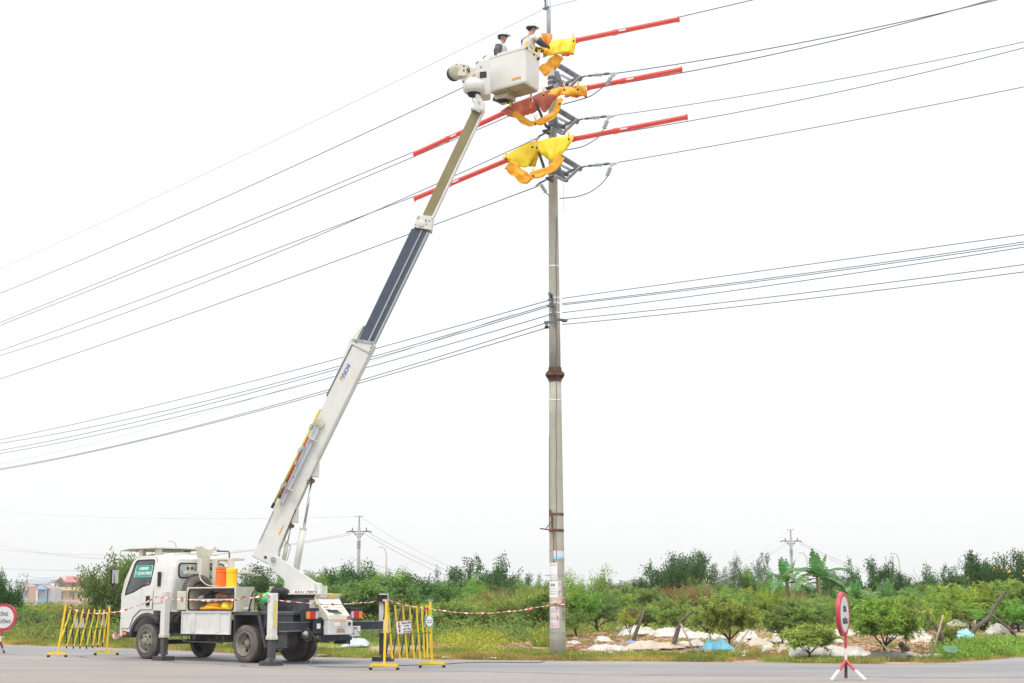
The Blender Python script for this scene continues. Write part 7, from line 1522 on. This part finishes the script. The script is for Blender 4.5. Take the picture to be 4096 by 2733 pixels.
scatter('yellow_weeds', 'yellow green weeds in front of the thicket', 'weeds', reg(1000, 1275, 1.4, 7, 1, .6, .05), 500, .45, L_yg, 16, .06, .025, .2, clump=.08, seed=9)
scatter('orchard_weeds', 'low weeds under the orchard trees', 'weeds', reg(1300, 2400, 16, 34, 1, .4, 0), 3000, .35, L_pe, 14, .09, .03, .3, clump=.12, seed=10)
scatter('bright_weeds', 'bright green weeds at the road edge on the right', 'weeds', reg(2110, 2400, .2, 2.6, 1), 1000, .28, L_br, 14, .10, .03, .4, clump=.1, seed=11)
def clods(name, label, region, n, s0, s1, m, seed):
    rg = np.random.default_rng(seed); base = MB().ball((0, 0, 0), 1, 5); bv = np.array(base.v); bf = base.f; V_, F__ = [], []; k = 0
    while k < n:
        x, D = region(rg)
        if x is None: continue
        s_ = s0+(s1-s0)*rg.random()**2.5; v = bv*s_*rg.uniform(.55, 1.25, (len(bv), 1))*np.array([1, 1, .75]); a = rg.uniform(0, 6.28); c_, d_ = math.cos(a), math.sin(a); v = v@np.array([[c_, -d_, 0], [d_, c_, 0], [0, 0, 1]]); v += np.array([x, D, gz(x, D)+s_*.2]); o_ = len(V_)*len(bv); V_.append(v); F__ += [tuple(i+o_ for i in f_) for f_ in bf]; k += 1
    me = bpy.data.meshes.new(name); me.from_pydata(np.vstack(V_).tolist(), [], F__); me.materials.append(m); o = bpy.data.objects.new(name, me); sc.collection.objects.link(o); tag(o, label, 'earth', None, 'stuff')
M_clod = mat('red_earth', (.42, .25, .165), .95, var=.3, scale=3, bump=.6)
clods('earth_clods', 'clods of reddish turned earth on the ground right of the pole', reg(1290, 2300, 1.4, 17, 1, .5, -.2), 9500, .02, .13, M_clod, 1)
clods('earth_heap', 'heaped reddish clods behind the right barrier', reg(985, 1215, 2.2, 4.2, 1), 900, .03, .13, M_clod, 2)
clods('plastic_scraps', 'small torn scraps of pale plastic strewn over the broken ground', reg(1290, 2300, .8, 12, 1, .8, -.05), 330, .02, .11, M_tarp, 4)
clods('pebbles', 'small stones scattered along the road edge', reg(-40, 2400, -.5, .5, 1), 500, .006, .022, mat('pebble', (.34, .32, .29), .9, var=.3), 3)
# ---------------------------------------------------------------- sheets of cloth and plastic on the ground
M_tarpb = mat('beige_sheet', (.48, .40, .31), .85, var=.12, dirt=(.34, .24, .16), dscale=3, damt=.6)
M_tblue = mat('blue_sheet', (.10, .33, .42), .6, var=.15, dirt=(.3, .35, .35), dscale=4, damt=.5)
M_tgrey = mat('grey_black_sheet', (.09, .085, .08), .8, var=.3)
M_tblk = mat('dark_sheet', (.14, .13, .12), .8, var=.3)
def sheet(label, x, y, wpx, dm, h, m, seed, name='ground_sheet', cat='sheet'):
    c = g_of(x, y); D = c.y; w = wpx*K*D/F; n, q = 34, 20; mb = MB(); rg = random.Random(seed)
    for j in range(q+1):
        for i in range(n+1):
            u, v = i/n-.5, j/q-.5; e_ = 1+.35*noise.noise(Vector((u*3+seed, v*3, 1))); px_, py_ = c.x+u*w*e_, D+v*dm*e_+.15*noise.noise(Vector((u*4, seed, 2)))
            f = max(0, 1-(2*abs(v))**2.2)*max(0, 1-(2*abs(u))**3); rip = .5+.6*noise.noise(Vector((px_*1.8, py_*2.2, seed)))+.9*(.35-abs(noise.noise(Vector((px_*3.2, py_*4, seed)))))+.45*(.3-abs(noise.noise(Vector((px_*8, py_*9, seed)))))
            mb.v.append((px_, py_, gz(px_, py_)+.025+h*.95*(f*.6+.12)*(.25+rip)))
    for j in range(q):
        for i in range(n): a = j*(n+1)+i; mb.f.append((a, a+1, a+n+2, a+n+1)); mb.m.append(0)
    o = mb.build(name, m, None, smooth=True, origin=tuple(c)); s_ = o.modifiers.new('thickness', 'SOLIDIFY'); s_.thickness = .006; return tag(o, label, cat, 'sheets lying on the broken ground')
SH = [('white sheet bulging in a mound left of the forked trunk', 1465, 1462, 85, 1.2, .42, M_tarp), ('beige sheet lying along the verge below the white mound', 1500, 1493, 150, .7, .22, M_tarpb), ('white crumpled sheet around the foot of the forked trunk', 1545, 1466, 110, 1.3, .35, M_tarp), ('long pale sheet under the pale leaning trunk', 1600, 1470, 120, 1.4, .28, M_tarp),
 ('white sheet folded beside the verge in front of the clods', 1395, 1497, 100, .7, .22, M_tarp), ('white and beige sheet right beside the pole foot', 1318, 1486, 46, .8, .16, M_tarp), ('black plastic edging lying behind the pole foot', 1322, 1468, 60, .8, .10, M_tblk), ('blue strip of plastic among the clods', 1448, 1480, 50, .5, .08, mat('blue_strip_plastic', (.16, .25, .5), .6, var=.2)),
 ('turquoise sheet under the large near peach tree', 1648, 1496, 72, .8, .34, M_tblue), ('beige folded sheet right of the turquoise one', 1745, 1488, 60, .8, .25, M_tarpb), ('white sheet beneath the bushy shrub by the round sign', 1850, 1507, 90, .9, .25, M_tarp), ('beige white sheet piled around the round sign foot line', 1935, 1508, 130, .9, .3, M_tarp),
 ('dark grey net sheet spread under the stout near peach tree', 2045, 1514, 125, .9, .18, M_tgrey), ('white sheet folded like a tent on the clods right of the sign', 1950, 1463, 80, 1.0, .30, M_tarp), ('white sheet peak behind the stout near peach tree', 2085, 1470, 95, 1.0, .45, M_tarp), ('light blue sheet beside the leaning trunk with tufts', 2210, 1470, 62, 1.1, .35, mat('light_blue_sheet', (.22, .48, .62), .6, var=.12, dirt=(.4, .4, .4), damt=.4)),
 ('long white sheet lying right of the light blue one', 2290, 1478, 120, 1.3, .12, M_tarp), ('white sheet standing up in a point near the right edge', 2290, 1462, 55, .8, .5, M_tarp), ('grey dome of sheet at the right edge of the photo', 2325, 1442, 90, 1.8, .35, mat('grey_sheet', (.30, .27, .25), .8, var=.2)), ('white sacks piled far back under the orchard trees', 1990, 1420, 60, 2.0, .7, M_tarp),
 ('small white sheet far back left of the round sign', 1780, 1450, 40, 1.2, .25, M_tarp), ('pale strip of sheet on the verge by the taro plant', 2130, 1512, 90, .5, .12, M_tarp), ('white sheet between the twiggy bush and the dark trunk', 1715, 1468, 50, .9, .3, M_tarp), ('pale sheet with an orange edge left of the stout tree', 1905, 1428, 46, 1.4, .3, M_tarpb), ('white heap of plastic film behind the truck tail', 1395-625, 1478, 75, 1.1, .5, M_tarp),
 ('white plastic lying behind the far rear outrigger', 850, 1465, 70, 1.0, .18, M_tarp), ('grey blue plastic film beside the white heap behind the truck', 820, 1486, 60, .8, .25, mat('grey_blue_film', (.42, .48, .52), .5, var=.2)), ('white film caught in the weeds left of the concrete pole', 1190, 1470, 40, .9, .2, M_tarp), ('small beige sheet lying behind the rear wheel', 527, 1483, 30, .5, .12, M_tarpb)]
SH += [('small white sheet folded between the clods below the twiggy bushes', 1790, 1478, 46, .7, .25, M_tarp), ('beige sheet scrap beside the bushy shrub near the road', 1800, 1500, 40, .6, .2, M_tarpb), ('narrow white scrap left of the low shrub', 1762, 1500, 34, .5, .18, M_tarp), ('white sheet corner rising left of the round sign post', 1912, 1480, 44, .7, .3, M_tarp),
 ('white sheet crumple right of the turquoise sheet far side', 1702, 1478, 34, .6, .22, M_tarp), ('cream sheet roll under the pale leaning trunk', 1585, 1488, 70, .6, .25, M_tarp), ('beige sheet heap between the white mound and the stump', 1440, 1452, 60, .9, .3, M_tarpb), ('white scrap of sheet behind the black plastic edging', 1385, 1476, 44, .7, .2, M_tarp),
 ('long beige fold of sheet right of the stout tree', 2120, 1482, 70, .7, .2, M_tarpb), ('white scrap sheet right of the black net sheet', 2098, 1512, 44, .5, .16, M_tarp), ('white sheet among the far trunks at the right', 2100, 1436, 40, 1.4, .3, M_tarp), ('pale far sheet in front of the two dark trunks', 2200, 1440, 50, 1.5, .3, M_tarp)]
for k, (lb, x, y, w, dm, h, m_) in enumerate(SH): sheet(lb, x, y, w, dm, h, m_, k+1)
LIT = [('crumpled white litter in the road edge left of the big sheet', 1255-120, 1524, (.10, .05, .02), M_paper), ('white litter on the road behind the barrier foot', 1022, 1516, (.09, .04, .02), M_paper), ('blue plastic scrap at the road edge right of the barrier', 1058, 1511, (.13, .05, .03), mat('blue_scrap', (.05, .25, .75), .5, var=.2)), ('white cup lying in the grass by the right barrier', 1018, 1490, (.08, .04, .04), M_paper), ('white scrap lying on the road behind the truck', 745, 1508, (.16, .05, .02), M_paper), ('white litter under the left barrier', 357, 1476, (.06, .05, .04), M_paper), ('white cup lying on the verge left of the round sign', 1706, 1510, (.07, .05, .04), M_paper), ('pale bag in the grass at the left edge', 16, 1457, (.12, .08, .07), M_paper)]
for k, (lb, x, y, sz, m_) in enumerate(LIT): g0 = g_of(x, y); lump('litter', lb, 'litter', (g0.x, g0.y, max(0, g0.z)+.03), sz, m_, k, .6)
g0 = g_of(262, 1452); lump('purple_bundle', 'purple blue bundle of cloth lying in the weeds left of the cab', 'bundle', (g0.x, g0.y-1.5, .45), (.30, .25, .40), mat('purple_cloth', (.10, .07, .30), .8, var=.4, scale=5), 3, .5)
g0 = g_of(285, 1476); 
tape('red and white tape crumpled on the ground in front of the cab', [G(262*K, 1455*K, .7), G(268*K, 1463*K, .5), g_of(290, 1472)+Vector((0, 0, .25)), g_of(300, 1474)+Vector((0, 0, .05)), g_of(278, 1477)+Vector((0, 0, .03)), g_of(312, 1474)+Vector((0, 0, .1))], w=.08, seed=9)
# taro plant
g0 = g_of(2184, 1520); t = thing('taro_plant', 'taro plant with one broad heart-shaped leaf at the road edge', 'plant', g0)
mb = MB(); pts = [Vector((.0, 0, 0)), Vector((.16, -.02, .05)), Vector((.26, -.1, -.02)), Vector((.20, -.2, -.14)), Vector((0, -.3, -.22)), Vector((-.2, -.2, -.14)), Vector((-.27, -.1, -.02)), Vector((-.15, -.02, .05))]
mb.add([g0+Vector((0, .1, .30))+p*.62 for p in pts]+[g0+Vector((0, .02, .28))], [(i, (i+1) % 8, 8) for i in range(8)]); o = mb.build('leaf', mat('taro_leaf', (.06, .17, .08), .4, var=.15), t); o.modifiers.new('thickness', 'SOLIDIFY').thickness = .004
mb = MB(); mb.tube([g0, g0+Vector((.03, .05, .15)), g0+Vector((0, .08, .29))], .012, 6); mb.build('stem', L_br, t)
# bicycle lying behind the truck
def bike():
    c = g_of(470, 1483); D = c.y; t = thing('bicycle', 'bicycle standing on the verge seen under the truck between the wheels', 'bicycle', c)
    w1, w2 = Q(428, 1465, D+.2), Q(500, 1466, D+.2)
    for w_ in (w1, w2):
        mb = MB(); w_.z = c.z+.31; mb.tube([w_+Vector((.31*math.cos(a), .02, .31*math.sin(a))) for a in np.linspace(0, 2*math.pi, 33)], .017, 6, cap=False); W_ = mb.build('wheel', M_rub, t, smooth=True); mb = MB(); mb.tube([w_+Vector((.29*math.cos(a), .02, .29*math.sin(a))) for a in np.linspace(0, 2*math.pi, 33)], .009, 6, cap=False)
        for k in range(12): a = k*math.pi/6; mb.bar(w_, w_+Vector((.29*math.cos(a), .02, .29*math.sin(a))), .003)
        mb.build('rim', M_steel, W_)
    bb = lerp(w1, w2, .45)-Vector((0, 0, .04)); st = lerp(w1, w2, .36)+Vector((0, 0, .42)); hd_ = lerp(w1, w2, .82)+Vector((0, 0, .42)); mb = MB()
    for a, b_ in ((w1, bb), (w1, st), (bb, st), (bb, hd_), (st, hd_), (hd_, w2), (hd_, hd_+Vector((-.03, 0, .15)))): mb.bar(a, b_, .025)
    mb.build('frame', M_dgrey, t); mb = MB(); mb.box(tuple(st+Vector((0, 0, .06))), (.22, .12, .05), 0, .03); mb.build('saddle', M_rub, t); mb = MB(); mb.bar(hd_+Vector((-.03, -.22, .15)), hd_+Vector((-.03, .22, .15)), .02); mb.build('handlebar', M_steel, t); mb = MB(); mb.lathe([(0, .08), (.01, .08)], bb, (0, -1, 0), 14); mb.bar(bb, bb+Vector((.1, -.05, -.12)), .02); mb.build('crank', M_steeld, t)
bike()
# ---------------------------------------------------------------- far poles, lamps, wires
M_fp = mat('far_concrete', (.30, .31, .31), .85, var=.05)
def far_pole(label, x, top, D, arm_y, low_y, s=1):
    X = P(x*K, 1400*K, D).x; z0 = gz(X, D); zt = P(x*K, top*K, D).z; t = thing('far_power_pole', label, 'power pole', (X, D, z0)); mb = MB(); za = P(x*K, arm_y*K, D).z
    b_ = Vector((X, D, z0)); mb.tube([b_, Vector((X, D, za+.3))], [.15, .11], 12); mb.build('shaft', M_fp, t, smooth=True); mb = MB(); mb.tube([Vector((X, D, za+.3)), Vector((X, D, zt))], .06, 8); mb.bar(Vector((X-.3, D, zt)), Vector((X+.3, D, zt)), .05); mb.build('top_pipe', M_fp, t)
    for dz, w in ((0, .62), (-.18, .36)): mb = MB(); mb.bar(Vector((X-w, D, za+dz)), Vector((X+w, D, za+dz)), .07); mb.build('crossarm', M_steeld, t)
    mb = MB(); mb.bar(Vector((X-.45, D, za)), Vector((X-.05, D, za-.5)), .05); mb.bar(Vector((X+.45, D, za)), Vector((X+.05, D, za-.5)), .05); mb.build('brace', M_steeld, t)['kind'] = 'stuff'
    for dx in (-.5, .55, -.95, .95): mb = MB(); mb.tube([Vector((X+dx, D, za-.05 if abs(dx) < .8 else za-.04)), Vector((X+dx*(.6 if abs(dx) > .8 else 1), D, za+(.05 if abs(dx) > .8 else .28)))], .045, 6); mb.build('insulator', M_steeld, t)
    for dz in (-.75, -.95, -1.15): mb = MB(); mb.lathe([(-.03, .17), (.03, .17)], Vector((X, D, za+dz)), (0, 0, 1), 10); mb.build('band', M_fp, t)
    return za, zt
far_pole('far concrete power pole left of the big pole, standing over the bushes', 821, 1185, 115, 1220, 1280); far_pole('far concrete power pole behind the first banana plant', 1820, 1216, 135, 1242, 1290)
def far_lamp(label, x, top, D):
    X = P(x*K, 1400*K, D).x; z0 = gz(X, D); h = P(x*K, top*K, D).z; t = thing('street_lamp', label, 'street lamp', (X, D, z0), 0, 'street lamps along the far road'); s_ = D*K/F
    b_ = Vector((X+14*s_, D, z0)); mb = MB(); mb.tube([b_, Vector((X+14*s_, D, h-22*s_)), Vector((X+12.5*s_, D, h-12*s_)), Vector((X+9*s_, D, h-4*s_)), Vector((X+4*s_, D, h-1*s_)), Vector((X, D, h))], [.13, .09, .08, .07, .06, .06], 8); mb.build('post', mat('lamp_post_grey', (.5, .52, .53), .6, var=.05), t, smooth=True); mb = MB(); mb.ball((X-1.5*s_, D, h), 3.4*s_, 12, (1.3, .6, .75)); mb.build('lamp_head', mat('lamp_head_grey', (.62, .64, .65), .4, var=.05), t, smooth=True)
for k, (x, y, D, lb) in enumerate(((386, 1241, 170, 'curved street lamp seen above the truck roof platform'), (871, 1254, 165, 'curved street lamp just right of the left far power pole'), (1592, 1267, 175, 'curved street lamp over the big dark round tree'), (1842, 1268, 175, 'curved street lamp half hidden by the tallest banana plant'), (2054, 1269, 170, 'curved street lamp over the palms'), (2242, 1272, 185, 'faint curved street lamp over the fruit trees'))): far_lamp(lb, x, y, D)
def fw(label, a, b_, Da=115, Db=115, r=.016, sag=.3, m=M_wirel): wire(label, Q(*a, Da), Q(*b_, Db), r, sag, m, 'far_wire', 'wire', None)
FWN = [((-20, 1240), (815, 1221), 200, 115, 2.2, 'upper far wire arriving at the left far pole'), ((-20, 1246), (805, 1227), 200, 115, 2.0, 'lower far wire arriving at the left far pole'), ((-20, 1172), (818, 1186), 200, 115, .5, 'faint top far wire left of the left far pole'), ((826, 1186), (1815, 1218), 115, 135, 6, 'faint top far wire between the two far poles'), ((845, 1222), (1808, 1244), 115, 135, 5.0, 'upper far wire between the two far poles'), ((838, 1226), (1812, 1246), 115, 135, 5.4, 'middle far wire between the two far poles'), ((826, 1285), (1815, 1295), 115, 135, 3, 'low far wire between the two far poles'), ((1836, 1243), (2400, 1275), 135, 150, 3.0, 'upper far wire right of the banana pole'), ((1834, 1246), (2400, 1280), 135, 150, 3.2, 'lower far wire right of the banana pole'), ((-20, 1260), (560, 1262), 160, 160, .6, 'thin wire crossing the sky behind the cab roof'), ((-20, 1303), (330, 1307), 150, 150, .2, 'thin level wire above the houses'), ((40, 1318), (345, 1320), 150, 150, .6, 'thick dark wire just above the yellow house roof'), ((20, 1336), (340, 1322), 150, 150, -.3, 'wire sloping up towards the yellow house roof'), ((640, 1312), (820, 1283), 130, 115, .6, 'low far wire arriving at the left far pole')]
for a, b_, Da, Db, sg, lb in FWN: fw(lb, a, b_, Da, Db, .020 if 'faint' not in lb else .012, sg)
# ---------------------------------------------------------------- houses far behind on the left
HD = 420.0
def hp(x, y, D=HD): return P(*zH(x, y), D)
M_hy = mat('house_yellow', (.62, .56, .30), .8, var=.05); M_hp = mat('house_pink_trim', (.55, .36, .30), .8, var=.05); M_hr = mat('roof_red', (.40, .10, .12), .7, var=.1); M_hw = mat('house_white', (.68, .68, .68), .8, var=.04); M_hb = mat('house_blue', (.30, .47, .70), .8, var=.06); M_hg = mat('house_grey', (.40, .43, .45), .85, var=.06); M_hroof = mat('roof_blue_grey', (.22, .27, .30), .6, var=.05); M_hdark = mat('roof_dark', (.11, .14, .19), .7, var=.1); M_hw_dark = mat('dark_window', (.10, .10, .13), .3, var=.2); M_hbr = mat('roof_brown', (.33, .23, .20), .8, var=.1)
def hbox(name, x0, x1, y0, y1, m, t, D=HD, th=6.0, off=0): a, b_ = hp(x0, y1, D), hp(x1, y0, D); mb = MB(); mb.b6(a.x, b_.x, D+off, D+off+th, a.z, b_.z); return mb.build(name, m, t)
def house(name, label, x, D=HD): return thing(name, label, 'house', (hp(x, 900, D).x, D, .8))
t = house('yellow_house', 'two-storey yellow house with pink columns and a red tiled roof', 1240)
hbox('wall', 985, 1480, 580, 1100, M_hy, t, off=1.5, th=8); hbox('floor_band', 975, 1500, 706, 732, M_hy, t, off=-.4, th=2); hbox('base', 980, 1480, 905, 1100, M_hp, t, off=-.3, th=2)
for x0, x1 in ((985, 1000), (1192, 1216), (1445, 1470)): hbox('column', x0, x1, 585, 905, M_hp, t, off=-.2, th=.8)
for x0, x1, y0, y1, nm in ((1040, 1165, 605, 700, 'balcony_opening'), (1265, 1345, 600, 705, 'balcony_opening'), (1062, 1115, 760, 890, 'door'), (1150, 1175, 765, 860, 'window'), (1225, 1245, 755, 860, 'window'), (1255, 1275, 755, 860, 'window'), (1280, 1320, 755, 893, 'door'), (1378, 1415, 760, 865, 'window')): w_ = hbox(nm, x0, x1, y0, y1, mat('house_opening', (.30, .29, .26), .7, var=.1) if 'balcony' in nm else mat('house_shutter', (.20, .15, .17), .6, var=.1), t, off=1.42, th=.05)
for x0, x1 in ((1000, 1190), (1218, 1445)): hbox('balustrade', x0, x1, 672, 706, M_hy, t, off=-.3, th=.3)
mb = MB(); mb.prism([hp(980, 580), hp(1110, 490), hp(1205, 578)], (0, 9, 0)); mb.build('gable', M_hy, t); mb = MB(); mb.prism([hp(975, 582)+Vector((0, -.8, 0)), hp(1112, 488)+Vector((0, -.8, 0)), hp(1212, 578)+Vector((0, -.8, 0)), hp(1200, 580)+Vector((0, -.8, 0)), hp(1112, 500)+Vector((0, -.8, 0)), hp(990, 582)+Vector((0, -.8, 0))], (0, 9, 0)); mb.build('roof_edge', M_hp, t)
mb = MB(); a, b_, c, d = hp(1190, 580)+Vector((0, -1, 0)), hp(1505, 580)+Vector((0, -1, 0)), hp(1495, 500)+Vector((0, 5, .3)), hp(1115, 490)+Vector((0, 5, .3)); mb.prism([a, b_, c, d], (0, 0, -.2)); mb.build('roof', M_hr, t)
mb = MB(); c = hp(1088, 560); mb.lathe([(0, .75), (.06, .75)], c+Vector((0, -.1, 0)), (0, -1, 0), 14); mb.build('attic_window', mat('attic_opening', (.2, .13, .1), .7), t)
t = house('long_house', 'long white house under a blue-grey metal roof with a dark hipped end', 650, 470); D = 470
hbox('wall', 360, 960, 605, 1100, M_hw, t, D, 8, 1); mb = MB(); mb.prism([hp(345, 612, D), hp(840, 612, D), hp(875, 535, D)+Vector((0, 6, 0)), hp(385, 533, D)+Vector((0, 6, 0))], (0, 0, -.3)); mb.build('roof', M_hroof, t); mb = MB(); mb.prism([hp(842, 630, D), hp(980, 690, D), hp(960, 545, D)+Vector((0, 5, 0)), hp(877, 535, D)+Vector((0, 6, 0))], (0, .6, -.3)); mb.build('hip_roof', M_hdark, t)
for x in (540, 578, 645, 690): hbox('window', x, x+26, 625, 662, M_hw_dark, t, D, .05, .93)
t = house('blue_house', 'small blue house with an arched porch and a brown gable roof', 740, 400); D = 400
hbox('wall', 655, 830, 690, 1100, M_hb, t, D, 6, .5); hbox('side_wall', 830, 975, 690, 1100, M_hg, t, D, 6, 1.0); mb = MB(); mb.prism([hp(622, 692, D), hp(740, 628, D), hp(860, 692, D)], (0, .8, 0)); mb.build('gable', M_hb, t); mb = MB(); mb.prism([hp(745, 622, D), hp(870, 692, D), hp(960, 690, D)+Vector((0, 5, 0)), hp(835, 635, D)+Vector((0, 5, 0))], (0, 0, -.2)); mb.build('roof', M_hbr, t)
hbox('porch_beam', 622, 850, 692, 716, M_hb, t, D, 1.2, -.6)
for x in (640, 830): hbox('porch_column', x, x+18, 716, 900, M_hb, t, D, .5, -.5)
hbox('porch_opening', 668, 815, 740, 880, mat('porch_inside', (.36, .42, .48), .8), t, D, .05, .42); hbox('window', 672, 690, 790, 850, M_hw_dark, t, D, .05, .36)
t = house('grey_house', 'grey house with a pink edge and a sloping roof right of the mango tree', 430, 390); D = 390
mb = MB(); mb.prism([hp(300, 1100, D), hp(300, 600, D), hp(375, 588, D), hp(500, 668, D), hp(500, 1100, D)], (0, 6, 0)); mb.build('wall', M_hg, t); hbox('pink_pier', 500, 530, 668, 1100, M_hp, t, D, 6, -.1); mb = MB(); mb.prism([hp(330, 598, D), hp(372, 582, D), hp(530, 665, D), hp(530, 680, D), hp(375, 598, D)], (0, 7, 0)); mb.build('roof_edge', M_hbr, t)
mb = MB(); mb.prism([hp(400, 700, D)+Vector((0, -1, 0)), hp(420, 700, D)+Vector((0, -1, 0)), hp(500, 745, D)+Vector((0, -1, 0)), hp(480, 750, D)+Vector((0, -1, 0))], (0, 1, -.2)); mb.build('porch_roof', M_hbr, t)
for x0, x1 in ((355, 410), (445, 480)): hbox('door', x0, x1, 765, 860, mat('door_blue', (.10, .14, .20), .6), t, D, .05, -.06)
t = house('plain_grey_house', 'plain grey rendered house right of the yellow one, half behind the tree', 1580, 440); hbox('wall', 1485, 1800, 720, 1100, M_hg, t, 440, 6, 0); hbox('upper_wall', 1492, 1560, 600, 720, M_hg, t, 440, 6, .3); hbox('window', 1570, 1605, 780, 800, M_hw_dark, t, 440, .05, -.06)

# ---------------------------------------------------------------- the hazy air
hz_ = MB(); hz_.b6(-330, 330, -8, 640, -1.3, 32); hzo = hz_.build('haze', None) if False else None
me = hz_.mesh('haze', bpy.data.materials.new('haze_air')); m = me.materials[0]; m.use_nodes = True; n = m.node_tree; n.nodes.clear(); o_ = n.nodes.new('ShaderNodeOutputMaterial'); v_ = n.nodes.new('ShaderNodeVolumePrincipled'); v_.inputs['Color'].default_value = (.93, .96, 1, 1); v_.inputs['Density'].default_value = .00028; v_.inputs['Anisotropy'].default_value = 0.2
n.links.new(v_.outputs[0], o_.inputs['Volume']); o = bpy.data.objects.new('haze', me); sc.collection.objects.link(o); o['kind'] = 'stuff'; o['label'] = 'pale haze in the air'
sc.cycles.volume_bounces = 1
